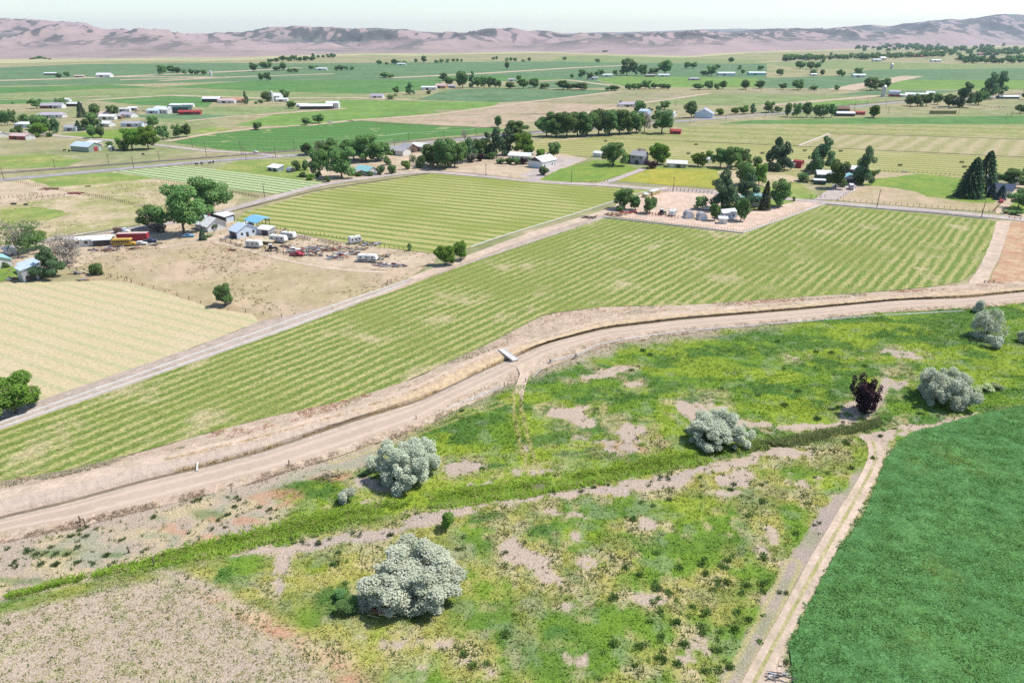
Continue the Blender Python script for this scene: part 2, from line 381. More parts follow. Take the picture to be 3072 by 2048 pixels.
# ------------------------------------------------------------------ far fields
FAR = [
 (M_crop2, [(-400, 215), (0, 203), (250, 193), (600, 190), (1000, 190), (1500, 186), (2050, 184), (2300, 190), (2300, 236), (1500, 245), (750, 243), (300, 255), (-400, 262)]),
 (M_crop4, [(1700, 168), (1900, 170), (2300, 181), (2300, 192), (2000, 190), (1640, 185)]),
 (M_crop1, [(-300, 268), (0, 262), (330, 255), (480, 262), (250, 270), (0, 282), (-300, 290)]),
 (M_crop4, [(-300, 300), (0, 284), (250, 272), (480, 263), (760, 275), (1110, 285), (850, 306), (520, 288), (330, 300), (120, 312), (-300, 312)]),
 (M_crop1, [(480, 262), (750, 243), (1320, 240), (1330, 262), (1280, 270), (1110, 283), (760, 273), (600, 266)]),
 (M_crop1, [(-200, 300), (0, 296), (120, 298), (200, 305), (60, 312), (-200, 318)]),
 (M_crop1, [(270, 300), (510, 287), (800, 300), (640, 306), (620, 322), (420, 315)]),
 (M_crop4, [(420, 360), (640, 322), (880, 318), (900, 330), (700, 350), (560, 372)]),
 (M_crop2, [(400, 345), (560, 342), (690, 348), (580, 360), (420, 352)]),
 (M_crop3, [(900, 315), (1000, 300), (1500, 307), (1480, 318), (1390, 330), (1050, 328)]),
 (M_crop3, [(700, 378), (830, 342), (1040, 328), (1300, 331), (1320, 338), (1050, 362), (920, 378)]),
 (M_crop5, [(500, 425), (640, 400), (920, 377), (1070, 362), (1480, 384), (1530, 392), (1330, 410), (1080, 437), (790, 456), (690, 452)]),
 (M_crop2, [(1340, 270), (1500, 265), (1850, 272), (1590, 304), (1500, 307), (1250, 300)]),
 (M_crop1, [(1200, 228), (1500, 227), (1720, 238), (1600, 246), (1330, 239)]),
 (M_crop2, [(1640, 246), (1780, 240), (1860, 262), (1700, 266), (1500, 262)]),
 (M_crop3, [(1780, 238), (1870, 230), (2100, 232), (2300, 235), (2300, 262), (1880, 262)]),
 (M_brown2, [(1590, 306), (1850, 276), (2125, 282), (1930, 309)]),
 (M_brown, [(1500, 318), (1592, 308), (1870, 314), (1790, 340), (1500, 343), (1300, 345)]),
 (M_brown, [(1065, 361), (1310, 346), (1500, 344), (1760, 344), (1640, 362), (1440, 384)]),
 (M_crop4, [(1930, 312), (2128, 283), (2640, 288), (2290, 318)]),
 (M_brown2, [(2120, 281), (2272, 266), (2520, 271), (2480, 285)]),
 (M_crop2, [(2272, 236), (2560, 226), (2700, 228), (2520, 267), (2272, 264)]),
 (M_crop4, [(2272, 188), (2560, 180), (2900, 195), (3200, 196), (3200, 203), (2610, 209), (2400, 207)]),
 (M_crop2, [(2540, 222), (2610, 210), (3300, 203), (3300, 241), (2690, 241)]),
 (M_crop3, [(2650, 268), (2700, 241), (3300, 241), (3300, 264), (2950, 270)]),
 (M_crop2, [(2480, 287), (2640, 270), (2900, 272), (2800, 284)]),
 (M_crop3, [(2375, 317), (2520, 301), (2680, 304), (2510, 321)]),
 (M_crop1, [(2160, 372), (2250, 362), (2620, 354), (3300, 344), (3300, 376), (2500, 380)]),
 (M_band, [(1640, 412), (1800, 404), (2020, 386), (2180, 372), (3300, 374), (3300, 424), (2490, 401), (2396, 438), (2050, 424)]),
 (M_diag, [(2400, 440), (2492, 402), (3300, 424), (3300, 488)]),
 (M_hay, [(1560, 447), (1640, 412), (2050, 425), (2400, 440), (3300, 488), (3300, 570), (2900, 532), (2640, 514), (2100, 490), (1700, 465)]),
 (M_pastgreen, [(-200, 485), (0, 468), (130, 462), (250, 480), (200, 500), (-200, 516)]),
 (M_lawn, [(180, 402), (270, 395), (400, 385), (480, 392), (440, 416), (300, 418)]),
 (M_pastgreen, [(560, 396), (640, 380), (700, 388), (620, 402)]),
]
for k, (m, poly) in enumerate(FAR): sheet('field', poly, m, 1 + 0.02 * k, 0.4)

# ------------------------------------------------------------------ middle distance
sheet('dry_pasture', [(-400, 560), (0, 545), (300, 520), (350, 515), (480, 540), (640, 560), (730, 585), (700, 622), (560, 668), (300, 705), (0, 760), (-400, 860)], M_drypast, 1.5)
sheet('pasture', [(80, 535), (330, 517), (470, 535), (300, 552), (160, 562)], M_pastgreen, 1.8, 1.2)
sheet('pasture', [(0, 628), (120, 622), (210, 640), (150, 660), (0, 672)], M_pastgreen, 1.85, 1.5)
sheet('corral_yard', [(-300, 580), (15, 545), (120, 558), (240, 585), (60, 610), (-300, 655)], M_yard, 1.9)
sheet('pasture', [(640, 508), (720, 483), (940, 477), (945, 520), (900, 538), (985, 552)], M_pastgreen, 2)
sheet('striped_field', [(340, 515), (545, 498), (640, 508), (985, 552), (822, 583), (600, 556), (480, 537)], M_fieldD, 2.2, 0.1)
sheet('farm_yard', [(920, 480), (1100, 455), (1300, 440), (1420, 448), (1400, 480), (1290, 510), (1100, 540), (990, 552), (930, 520)], M_yard, 2)
sheet('gravel_yard', [(1285, 514), (1400, 478), (1560, 448), (1700, 464), (1765, 478), (1650, 522), (1610, 545), (1450, 528)], M_yard, 2.1)
sheet('gravel_drive', [(1560, 528), (1680, 470), (1755, 478), (1650, 520), (1612, 543)], M_gravel, 2.3)
sheet('lawn', [(1615, 541), (1680, 508), (1780, 482), (1850, 482), (1920, 510), (1800, 545), (1700, 547)], M_lawn, 2.2)
sheet('lawn', [(1930, 512), (1980, 500), (2180, 505), (2400, 550), (2470, 600), (2400, 592), (2160, 560)], M_pastgreen, 2.15)
sheet('grass_paddock', [(1838, 543), (1960, 506), (2150, 510), (2165, 566), (2000, 556)], M_olive, 2.3)
sheet('bare_yard', [(2140, 520), (2260, 480), (2440, 480), (2480, 520), (2330, 560), (2200, 560)], M_drypast, 2.25)
sheet('corral_yard', [(1835, 650), (1850, 610), (1990, 562), (2150, 572), (2400, 597), (2466, 612), (2226, 697)], M_pink, 2.5)
sheet('lawn', [(2170, 620), (2250, 585), (2400, 570), (2440, 590), (2330, 620), (2200, 645)], M_pastgreen, 2.6)
sheet('drive', [(2440, 600), (2520, 545), (2560, 548), (2575, 565), (2515, 600)], M_gravel, 2.7)
sheet('right_paddock', [(2512, 602), (2575, 560), (2640, 516), (2900, 532), (3010, 560), (2982, 636), (2800, 626)], M_paddock, 2.2)
sheet('lawn', [(2580, 556), (2620, 538), (2760, 522), (2900, 534), (3000, 560), (2975, 610), (2880, 606), (2780, 590), (2730, 572), (2660, 562)], M_lawn, 2.4, 1.5)
sheet('farm_yard', [(2985, 640), (3010, 560), (3072, 545), (3300, 545), (3300, 680), (3072, 662)], M_yard, 2.3)
sheet('lawn', [(3015, 632), (3050, 600), (3300, 600), (3300, 660)], M_lawn, 2.45)
sheet('hay_field', [(735, 636), (960, 574), (1290, 521), (1450, 534), (1700, 556), (1930, 568), (1982, 566), (1840, 606), (1750, 637), (1500, 713), (1410, 745), (1312, 762), (1150, 744), (1000, 722), (820, 684), (700, 668)], M_fieldB, 2.6)
sheet('farm_yard', [(-300, 800), (0, 745), (170, 722), (320, 700), (540, 668), (700, 664), (820, 686), (1000, 726), (1310, 764), (1300, 792), (1200, 812), (1000, 806), (830, 772), (700, 738), (560, 728), (380, 762), (240, 800), (-300, 860)], M_yard, 2.4)
sheet('paddock', [(240, 800), (300, 775), (420, 742), (560, 722), (700, 733), (830, 768), (1000, 802), (1150, 812), (1285, 800), (1180, 858), (900, 950), (850, 952), (640, 902), (420, 846), (310, 836)], M_paddock, 2.8, 0.6)
sheet('lawn', [(-100, 830), (0, 800), (60, 800), (60, 835), (0, 845)], M_lawn, 2.85)
sheet('verge', [(240, 812), (310, 834), (420, 842), (640, 898), (850, 946), (905, 946), (780, 985), (640, 960), (400, 870), (240, 850)], M_rverge, 2.7)
sheet('stubble_field', [(-400, 880), (0, 850), (200, 846), (320, 842), (400, 852), (500, 880), (640, 926), (760, 944), (778, 966), (590, 1040), (400, 1108), (130, 1200), (-400, 1390)], M_fieldC, 2.9, 0.3)
sheet('verge', [(790, 962), (850, 950), (1000, 915), (1230, 835), (1420, 760), (1850, 628), (1990, 563), (2002, 570), (1860, 640), (1440, 780), (1225, 855), (900, 978), (0, 1295), (-400, 1430), (-400, 1380), (130, 1198), (590, 1040)], M_lane, 3.0)
sheet('hay_field', [(-500, 1470), (0, 1291), (400, 1152), (900, 977), (1222, 857), (1430, 784), (1800, 660), (1812, 655), (2226, 704), (2474, 617), (2800, 645), (2965, 661), (2996, 668), (2988, 690), (2958, 760), (2924, 818), (2880, 846), (2780, 862), (2640, 875), (2400, 892), (2050, 917), (1828, 920), (1688, 935), (1624, 946), (1528, 1000), (1477, 1028), (1350, 1084), (1200, 1152), (1038, 1203), (800, 1254), (596, 1307), (415, 1357), (267, 1400), (0, 1446), (-500, 1560)], M_fieldA, 3.2, 0.25)
sheet('dirt_lane', [(2860, 866), (2905, 850), (2940, 800), (2972, 725), (2990, 665), (3032, 662), (3022, 700), (2998, 775), (2962, 842), (2930, 872), (2860, 884)], M_dirt, 3.4)
M_red = soil('red_weeds', (0.42, 0.24, 0.16), (0.50, 0.35, 0.22), (0.30, 0.24, 0.11), 9, 2.0, fine=0.25)
M_straw = soil('straw_bank', (0.60, 0.46, 0.27), (0.52, 0.39, 0.26), (0.64, 0.52, 0.30), 7, 1.2, fine=0.3, bstr=0.7)
M_verge = soil('weedy_verge', (0.50, 0.39, 0.30), (0.44, 0.33, 0.25), (0.36, 0.30, 0.18), 8, 1.3, amt=0.6, fine=0.3, bstr=0.6)
M_clay = soil('clay_bank', (0.53, 0.42, 0.34), (0.46, 0.37, 0.30), (0.58, 0.46, 0.36), 9, 1.5, fine=0.2, bstr=0.5)
sheet('verge', [(3030, 664), (3400, 690), (3400, 830), (3072, 845), (2965, 850), (3000, 775)], M_red, 3.3)

# roads
ribbon('highway', [(-300, 572), (0, 541), (300, 513), (600, 486), (780, 473), (930, 463), (1100, 449), (1250, 432), (1500, 408), (1800, 384), (2017, 366), (2300, 344), (2517, 326), (2680, 309), (3072, 287), (3300, 276)], 9, M_asph, 3)
M_rail = soil('railway_ballast', (0.20, 0.17, 0.16), (0.16, 0.14, 0.13), (0.26, 0.22, 0.19), 30, 4, fine=0.2)
ribbon('railway', [(-300, 545), (0, 520), (600, 475), (760, 463), (900, 451), (1164, 430), (1455, 408), (1800, 380), (2027, 357), (2300, 338), (2680, 304), (3072, 281)], 4.5, M_rail, 6, crown=0.4)
ribbon('lane', [(-200, 425), (0, 402), (90, 395), (179, 409), (306, 419), (485, 437), (600, 451), (780, 463), (850, 471)], 6, M_gravel, 4)
ribbon('gravel_road', [(-300, 800), (22, 741), (156, 719), (312, 696), (440, 680), (600, 655), (715, 622), (950, 558), (1100, 534), (1230, 519), (1300, 516), (1457, 530), (1585, 543), (1700, 551), (1808, 555), (1931, 566), (2140, 578), (2390, 600), (2470, 608), (2800, 633), (2965, 648), (3100, 664), (3300, 680)], (6.5, 6.5, 7), M_gravel, 5)
ribbon('drive', [(1808, 553), (1870, 530), (1930, 508)], 5, M_gravel, 5.5)
for nm, ln, w in [('field_road', [(1060, 362), (1300, 346), (1590, 306), (1850, 276), (2000, 262)], 9), ('field_road', [(920, 378), (1070, 362), (1040, 364)], 5),
  ('field_road', [(1720, 346), (1930, 310), (2130, 281)], 8), ('field_road', [(2290, 318), (2640, 288)], 8), ('field_road', [(2520, 270), (2740, 229)], 12),
  ('field_road', [(-200, 248), (160, 238), (450, 226), (720, 214), (900, 204)], 12), ('field_road', [(300, 231), (690, 232), (360, 240)], 8), ('field_road', [(480, 243), (720, 231), (1000, 222)], 8),
  ('field_road', [(1170, 234), (1400, 224), (1740, 203), (1900, 196)], 10), ('field_road', [(260, 302), (510, 287), (800, 296), (1050, 294), (1240, 300)], 8),
  ('field_road', [(560, 364), (700, 350), (830, 342), (1040, 326)], 7), ('field_road', [(500, 425), (640, 400), (770, 386), (920, 376), (1060, 362)], 7),
  ('field_road', [(1500, 249), (1700, 240), (1870, 262)], 8), ('field_road', [(2272, 187), (2500, 180), (2750, 188)], 12), ('field_road', [(2396, 438), (2488, 402)], 2.5),
  ('field_road', [(1640, 427), (1750, 414), (1800, 404)], 4), ('field_road', [(0, 300), (120, 297), (330, 289)], 5)]:
    vm = sum(p[1] for p in ln) / len(ln)
    ribbon(nm, ln, w * (3.4 if vm < 250 else 2.0 if vm < 310 else 1.2), M_yard, 5.2)
M_ditchline = soil('weedy_ditch_line', (0.16, 0.16, 0.09), (0.24, 0.21, 0.12), (0.10, 0.12, 0.06), 14, 3, fine=0.3)
for ln, w in [([(2400, 440), (2800, 459), (3072, 472), (3200, 480)], 2.2), ([(2490, 402), (2800, 410), (3072, 419), (3200, 423)], 2.2), ([(2050, 425), (2250, 433), (2396, 439)], 2.0),
  ([(1500, 385), (1300, 377), (1120, 370)], 3), ([(1560, 343), (1760, 343)], 2.5), ([(160, 722), (300, 697), (420, 676)], 2.5), ([(1296, 512), (1450, 525), (1580, 540)], 1.0), ([(700, 633), (950, 571), (1290, 520)], 1.2)]:
    ribbon('ditch', ln, w, M_ditchline, 6.5)
# ruts worn across the paddocks
ribbon('track', [(560, 722), (660, 728), (720, 745), (830, 775), (950, 800), (1050, 812), (1160, 818)], 2.2, M_dirt, 4.2)
ribbon('track', [(480, 745), (620, 720), (760, 690)], 3.5, M_dirt, 4.0)
ribbon('dirt_track', [(1232, 838), (1420, 768), (1640, 690), (1760, 655), (1850, 627), (1880, 615)], (3.5, 5, 6, 6), M_dirt, 4.4)
ribbon('track', [(1000, 928), (1180, 872), (1340, 806), (1500, 748)], 2.2, M_verge, 4.3)

# concrete lined ditches: pale lips either side of a channel
M_conc = paint('pale_concrete', (0.60, 0.57, 0.52), 0.85, 0.06, 0.6)
def ditch(line, w=0.9, z=0.12):
    W = GA(line); L = np.r_[0, np.cumsum(np.hypot(*np.diff(W, axis=0).T))]
    n = max(6, int(L[-1] / 3)); t = np.linspace(0, L[-1], n)
    X = np.interp(t, L, W[:, 0]); Y = np.interp(t, L, W[:, 1])
    dx, dy = np.gradient(X), np.gradient(Y); h = np.hypot(dx, dy); nx, ny = -dy / h, dx / h
    prof = [(-w * .6, 0.0), (-w * .55, 0.34), (-w * .32, 0.36), (-w * .12, 0.2), (w * .12, 0.2), (w * .32, 0.36), (w * .55, 0.34), (w * .6, 0.0)]
    V = np.concatenate([np.stack([X + nx * a, Y + ny * a, np.full(n, z + b)], 1) for a, b in prof]); F = []
    for j in range(len(prof) - 1):
        a = np.arange(n - 1) + j * n; F.append(np.stack([a, a + 1, a + n + 1, a + n], 1))
    return struct(ob('concrete_ditch', mesh_np('concrete_ditch', V, np.concatenate(F), M_conc)))
ditch([(-300, 1388), (0, 1286), (400, 1147), (900, 972), (1219, 852)], 0.40)
ditch([(-300, 1370), (0, 1271), (400, 1131), (900, 953), (1229, 840)], 0.40)
ditch([(1410, 743), (1500, 712), (1750, 635), (1842, 605), (1905, 584), (1988, 566)], 0.45)
ditch([(1810, 653), (1960, 670), (2228, 700)], 0.55)
ditch([(2228, 700), (2350, 657), (2473, 613)], 0.55)
ditch([(2476, 613), (2640, 627), (2800, 641), (2963, 657)], 0.55)
ditch([(2396, 438), (2488, 402)], 0.7)
# ------------------------------------------------------------------ canal, its banks and the canal road
#        u     field  track water road0 road1 shoulder
CAN = np.array([
 (-400, 1530, 1590, 1680, 1690, 1730, 1770), (0, 1443, 1486, 1553, 1560, 1595, 1625), (205, 1410, 1444, 1505, 1512, 1560, 1588), (429, 1354, 1386, 1443, 1452, 1505, 1530),
 (600, 1305, 1350, 1403, 1412, 1463, 1490), (800, 1252, 1302, 1350, 1360, 1412, 1436), (1038, 1200, 1236, 1269, 1280, 1335, 1360),
 (1258, 1130, 1163, 1202, 1211, 1255, 1285), (1350, 1081, 1112, 1159, 1170, 1203, 1240), (1462, 1033, 1066, 1105, 1118, 1150, 1190), (1541, 990, 1038, 1072, 1083, 1112, 1150),
 (1637, 942, 1012, 1029, 1037, 1062, 1105), (1812, 920, 963, 985, 990, 1010, 1038), (2050, 916, 936, 957, 962, 980, 1000), (2400, 891, 910, 928, 933, 952, 966),
 (2700, 871, 886, 899, 904, 921, 936), (2904, 850, 872, 893, 897, 913, 926), (3072, 843, 860, 874, 879, 897, 910), (3400, 826, 838, 848, 853, 868, 880)], float)
UU = np.linspace(-400, 3400, 420)
def smooth_interp(k):
    v = np.interp(UU, CAN[:, 0], CAN[:, k]); w = np.ones(9) / 9
    return np.convolve(np.pad(v, 4, mode='edge'), w, 'valid')
CL = {n: smooth_interp(i + 1) for i, n in enumerate(['E', 'T', 'W', 'R0', 'R1', 'S'])}
def strip(name, edges, mat, sub=4, bump=0.0, bs=1.5):
    """loft across photographed lines; edges = [(v array, height)]"""
    rowsV = []
    for (va, za), (vb, zb) in zip(edges[:-1], edges[1:]):
        A = GA(np.stack([UU, va], 1), za); B = GA(np.stack([UU, vb], 1), zb)
        for k in range(sub):
            f = k / sub; rowsV.append(np.c_[A * (1 - f) + B * f, np.full(len(UU), za * (1 - f) + zb * f)])
    A = GA(np.stack([UU, edges[-1][0]], 1), edges[-1][1]); rowsV.append(np.c_[A, np.full(len(UU), edges[-1][1])])
    Rn = len(rowsV); n = len(UU)
    # densify along the length
    Vv = np.array(rowsV); f = np.linspace(0, n - 1, n * 3); i0 = np.minimum(f.astype(int), n - 2); t = (f - i0)[None, :, None]
    Vv = Vv[:, i0] * (1 - t) + Vv[:, i0 + 1] * t; n = Vv.shape[1]
    if bump:
        w = np.ones(Rn); w[0] = w[-1] = 0.2
        Vv[:, :, 2] += (fbm(Vv[:, :, 0], Vv[:, :, 1], bs, 3) - .5) * 2 * bump * w[:, None]
        e = (fbm(Vv[:, :, 0] + 50, Vv[:, :, 1], bs * 2, 2) - .5) * bump
        Vv[:, :, 0] += e; Vv[:, :, 1] += e
    V = Vv.reshape(-1, 3); i = np.arange(Rn * n).reshape(Rn, n)
    F = np.stack([i[:-1, :-1], i[1:, :-1], i[1:, 1:], i[:-1, 1:]], -1).reshape(-1, 4)
    lat = np.repeat(np.linspace(0, 1, Rn), n)[:, None] * np.ones(3)
    return struct(ob(name, mesh_np(name, V, F, mat, lat, smooth=True)))
T0, T1 = CL['T'] - np.interp(UU, [0, 1000, 1600, 2400, 3400], [13, 9, 6, 3.5, 3]), CL['T'] + np.interp(UU, [0, 1000, 1600, 2400, 3400], [13, 9, 6, 3.5, 3])
hw = np.interp(UU, [0, 1000, 1600, 2400, 3400], [5, 4, 3.2, 1.8, 1.2])
strip('canal_verge', [(CL['E'], 0.12), (CL['E'] * .5 + T0 * .5, 0.55), (T0, 0.75)], M_verge, 3, 0.10)
strip('bank_track', [(T0, 0.752), (T1, 0.752)], M_dirt, 4, 0.05)
# the far canal bank: clay to the left, straw grass towards the bridge
def bank_mat():
    t = NT('canal_bank'); p = t.pos(); sx = t.n('ShaderNodeSeparateXYZ'); t.l(p, sx.inputs[0])
    n1 = t.noise(p, 1 / 9, 4, 0.6); n2 = t.noise(p, 1 / 1.1, 4, 0.7); n3 = t.noise(p, 1 / 0.3, 2)
    a = t.ramp(t.math('ADD', sx.outputs[0], t.math('MULTIPLY', n1, 40)), -32, 2)
    clay = t.mix(t.ramp(n2, 0.4, 0.7), (0.50, 0.40, 0.32), (0.42, 0.33, 0.27))
    straw = t.mix(t.ramp(n2, 0.35, 0.65), (0.58, 0.45, 0.27), (0.42, 0.31, 0.22))
    c = t.mix(a, clay, straw); c = t.mix(t.ramp(n3, 0.6, 0.9), c, (0.28, 0.22, 0.16))
    return t.finish(c, 0.95, t.math('ADD', n2, t.math('MULTIPLY', n3, .5)), 0.8, 0.3)
M_bank = bank_mat()
strip('canal_bank', [(T1, 0.748), (CL['W'] * .55 + T1 * .45, 0.5), (CL['W'] - hw, -0.22)], M_bank, 4, 0.16, 1.1)
t = NT('canal_water'); M_water = t.finish(t.mix(t.ramp(t.noise(t.pos(), 0.6, 3), 0.4, 0.6), (0.17, 0.13, 0.085), (0.21, 0.165, 0.105)), 0.12, t.noise(t.pos(), 2.0, 2), 0.05, 0.05, spec=0.5)
strip('canal_water', [(CL['W'] - hw * 1.6, -0.19), (CL['W'] + hw * 1.6, -0.19)], M_water, 1)
strip('canal_edge', [(CL['W'] + hw * .6, -0.22), (CL['R0'], 0.44)], M_clay, 3, 0.10, 0.8)
def road_mat():
    t = NT('canal_road'); p = t.pos(); n1 = t.noise(p, 1 / 12, 5, 0.6); n2 = t.noise(p, 1 / 1.2, 4, 0.6); n3 = t.noise(p, 1 / .25, 2)
    c = t.mix(t.ramp(n1, 0.35, 0.65), (0.45, 0.35, 0.27), (0.41, 0.32, 0.245)); c = t.mix(t.ramp(n2, 0.5, 0.8), c, (0.50, 0.39, 0.30))
    la = t.n('ShaderNodeAttribute', attribute_name='tint'); sp = t.n('ShaderNodeSeparateColor'); t.l(la.outputs['Color'], sp.inputs[0])
    q = t.math('ADD', t.math('MULTIPLY', t.math('PINGPONG', t.math('SUBTRACT', sp.outputs[0], 0.12), 0.19), 5.2), t.math('MULTIPLY', t.math('SUBTRACT', n2, .5), 1.0)); c = t.mix(t.math('MULTIPLY', t.ramp(q, .35, .75), .55), c, (0.57, 0.45, 0.355))
    c = t.mix(t.math('MULTIPLY', t.ramp(n3, 0.55, 0.85), 0.3), c, (0.42, 0.32, 0.25))
    return t.finish(c, 0.95, t.math('ADD', n2, n3), 0.25, 0.12)
M_croad = road_mat()
strip('canal_road', [(CL['R0'], 0.44), (CL['R0'] * .8 + CL['R1'] * .2, 0.52), (CL['R0'] * .2 + CL['R1'] * .8, 0.52), (CL['R1'], 0.42)], M_croad, 4, 0.035, 1.2)
strip('road_shoulder', [(CL['R1'], 0.42), (CL['S'], -0.08)], M_verge, 6, 0.12, 0.9)

# ------------------------------------------------------------------ the wet meadow and the sprouting field (one relief)
PAL = dict(soil=(0.455, 0.36, 0.28), soil2=(0.42, 0.335, 0.265), lush=(0.155, 0.255, 0.035), dark=(0.080, 0.165, 0.036), lime=(0.26, 0.335, 0.040), yel=(0.385, 0.355, 0.11), dry=(0.50, 0.41, 0.23), red=(0.48, 0.27, 0.17), grey=(0.385, 0.32, 0.27), sage=(0.26, 0.30, 0.20))
def W2(pts): return GA(pts)
REED = [(0, 1787), (200, 1742), (330, 1712), (477, 1680), (640, 1640), (800, 1607), (1038, 1555), (1277, 1508), (1563, 1465), (1730, 1440), (1959, 1396), (2189, 1352), (2300, 1328), (2491, 1296), (2644, 1266)]
TRACK = [(2618, 1325), (2634, 1352), (2622, 1394), (2595, 1448), (2507, 1600), (2483, 1640), (2388, 1812), (2300, 1976), (2200, 2170)]
FIELD_EDGE = [(477, 1705), (620, 1765), (800, 1872), (943, 1940), (1060, 2050), (1150, 2150)]
ALF = [(2380, 2060), (2369, 1938), (2433, 1801), (2491, 1694), (2586, 1553), (2632, 1450), (2664, 1367), (2687, 1337), (2732, 1302), (2836, 1272), (2951, 1241), (3072, 1218), (3500, 1130), (3900, 2300), (2380, 2300)]
BARE = [ # photographed centre, half sizes (px), tilt deg, strength
 (1821, 1117, 75, 16, 12, 1), (1902, 1153, 32, 12, 0, .9), (1700, 1232, 60, 16, 15, .9), (1740, 1252, 55, 20, -20, .8), (1894, 1300, 45, 40, 30, .8), (1850, 1340, 80, 22, 0, .5), (1790, 1325, 120, 26, -8, .35),
 (2066, 1232, 40, 22, -40, 1), (2130, 1214, 55, 22, 0, .6), (2240, 1272, 90, 18, 5, .8), (2420, 1272, 120, 12, 6, 1), (2560, 1235, 60, 40, 40, .8), (2640, 1190, 20, 80, -25, .9), (2700, 1065, 60, 10, 0, .6),
 (2380, 1070, 30, 12, 0, .5), (2700, 1150, 30, 30, 0, .5), (2640, 1320, 70, 20, 0, 1), (2720, 1295, 60, 18, 20, .9), (2850, 1265, 120, 10, 14, .8), (2340, 1360, 100, 18, 8, 1), (2210, 1395, 120, 16, 10, 1), (2000, 1437, 140, 18, 8, 1), (1780, 1475, 120, 20, 8, 1), (1690, 1490, 60, 18, 0, .9),
 (1563, 1510, 100, 14, 8, 1), (1380, 1545, 120, 16, 10, .9), (1280, 1572, 70, 22, 10, 1), (1120, 1605, 150, 18, 8, 1), (930, 1635, 120, 18, 8, 1), (770, 1660, 110, 14, 8, .9), (2200, 1440, 65, 26, 0, .9), (2190, 1480, 40, 16, 0, .7),
 (848, 1690, 26, 44, -25, .9), (835, 1760, 22, 26, 0, .7), (1560, 1665, 85, 40, -25, 1), (1640, 1730, 60, 26, -25, .9), (1944, 1568, 34, 22, 0, .9), (1764, 1687, 38, 18, 0, .9), (1944, 1798, 55, 22, -15, .9), (2308, 1605, 26, 38, 35, .8), (2280, 1650, 40, 20, 0, .6),
 (2078, 1960, 60, 60, 20, .45), (1722, 1974, 50, 28, 0, .6), (1830, 1725, 50, 16, 0, .4), (1726, 1817, 50, 30, 0, .4), (1690, 1545, 60, 10, 0, .7), (1720, 1610, 30, 14, 0, .7), (1390, 1400, 60, 22, 0, .9), (1060, 1515, 55, 22, 15, 1), (1590, 1425, 70, 14, 6, .8), (1450, 1455, 60, 8, 8, .6),
 (1130, 1455, 60, 14, -10, .9), (1580, 1345, 10, 8, 0, .8), (2400, 1440, 80, 30, 0, .35), (1200, 1930, 200, 20, 0, .25), (1350, 2010, 160, 40, 0, .35)]
LIME = [(1600, 1250, 90, 60), (1680, 1300, 120, 60), (2300, 1130, 120, 40), (2160, 1120, 100, 30), (2420, 1220, 90, 25), (2020, 1270, 60, 60), (1960, 1170, 90, 30), (2050, 1520, 90, 40), (1760, 1620, 70, 40), (2000, 1500, 60, 20), (950, 1700, 40, 20), (2580, 1390, 40, 40), (2460, 1430, 60, 30), (2850, 1000, 100, 20), (2960, 985, 80, 25), (1180, 1330, 60, 20), (2950, 1110, 120, 50)]
DARK = [(1140, 1420, 90, 40), (940, 1480, 110, 30), (1500, 1220, 140, 16), (1750, 1140, 60, 30), (1820, 1190, 200, 18), (2020, 1150, 120, 20), (2250, 1040, 260, 14), (2100, 1060, 160, 16), (1780, 1290, 70, 30), (1680, 1270, 60, 20), (1420, 1560, 90, 22), (1100, 1625, 160, 14), (1640, 1590, 60, 26), (1710, 1700, 40, 60), (1680, 1900, 60, 22), (2440, 1090, 120, 20), (2530, 1160, 60, 40), (2480, 1210, 100, 14), (2300, 1180, 140, 12), (1010, 1790, 60, 50), (660, 1730, 50, 25), (1500, 1640, 50, 40), (960, 1360, 80, 14), (1380, 1320, 60, 20), (2560, 1990, 30, 20), (2350, 1950, 80, 30), (2700, 1005, 120, 20), (2850, 1190, 100, 14)]
RED = [(520, 1590, 70, 24), (830, 1500, 90, 34), (700, 1560, 90, 16), (640, 1620, 120, 14), (1000, 1435, 70, 12), (880, 1400, 70, 14), (1900, 1330, 140, 18), (700, 1840, 90, 24), (860, 1960, 110, 24), (780, 1900, 80, 30), (1790, 1470, 40, 24), (600, 1800, 40, 22), (1020, 1620, 60, 10)]
XS = np.arange(-125, 200, 0.55); YS = np.arange(38, 226, 0.55)
GX, GY = np.meshgrid(XS, YS)
gu, gv = UV(GX, GY)
def blob(lst, warp=14):
    nx = (fbm(GX, GY, 7, 4) - .5) * 2; ny = (fbm(GX + 91, GY + 33, 7, 4) - .5) * 2
    out = np.zeros(GX.shape)
    for b in lst:
        u, v, ru, rv = b[:4]; an = R(b[4]) if len(b) > 4 else 0; st = b[5] if len(b) > 5 else 1
        k = np.clip(ru / 60, .45, 1.4)
        a = gu - u + nx * warp * 2.4 * k; c = gv - v + ny * warp * 1.3 * k
        p = a * math.cos(an) - c * math.sin(an); q = a * math.sin(an) + c * math.cos(an)
        d = np.sqrt((p / ru) ** 2 + (q / rv) ** 2)
        out = np.maximum(out, st * (1 - sstep(0.7, 1.15, d)))
    return out
def mixc(c, key, m):
    k = np.array(PAL[key]) if isinstance(key, str) else np.array(key)
    return c * (1 - m[..., None]) + k * m[..., None]
nA = fbm(GX, GY, 22, 4); nB = fbm(GX + 300, GY, 6, 4); nC = fbm(GX, GY + 500, 2.2, 3); nD = fbm(GX + 40, GY + 80, 1.2, 2)
vS = np.interp(gu, UU, CL['S'])
reedW = W2(REED); dReed = pdist(GX, GY, reedW)
sideReed = gv - np.interp(gu, [p[0] for p in REED], [p[1] for p in REED])     # >0: this side of the reed ditch
trackW = W2(TRACK); dTrack = pdist(GX, GY, trackW)
alfD = sdist(GX, GY, W2(ALF)); 
edge_u = np.interp(gv, [p[1] for p in FIELD_EDGE], [p[0] for p in FIELD_EDGE])
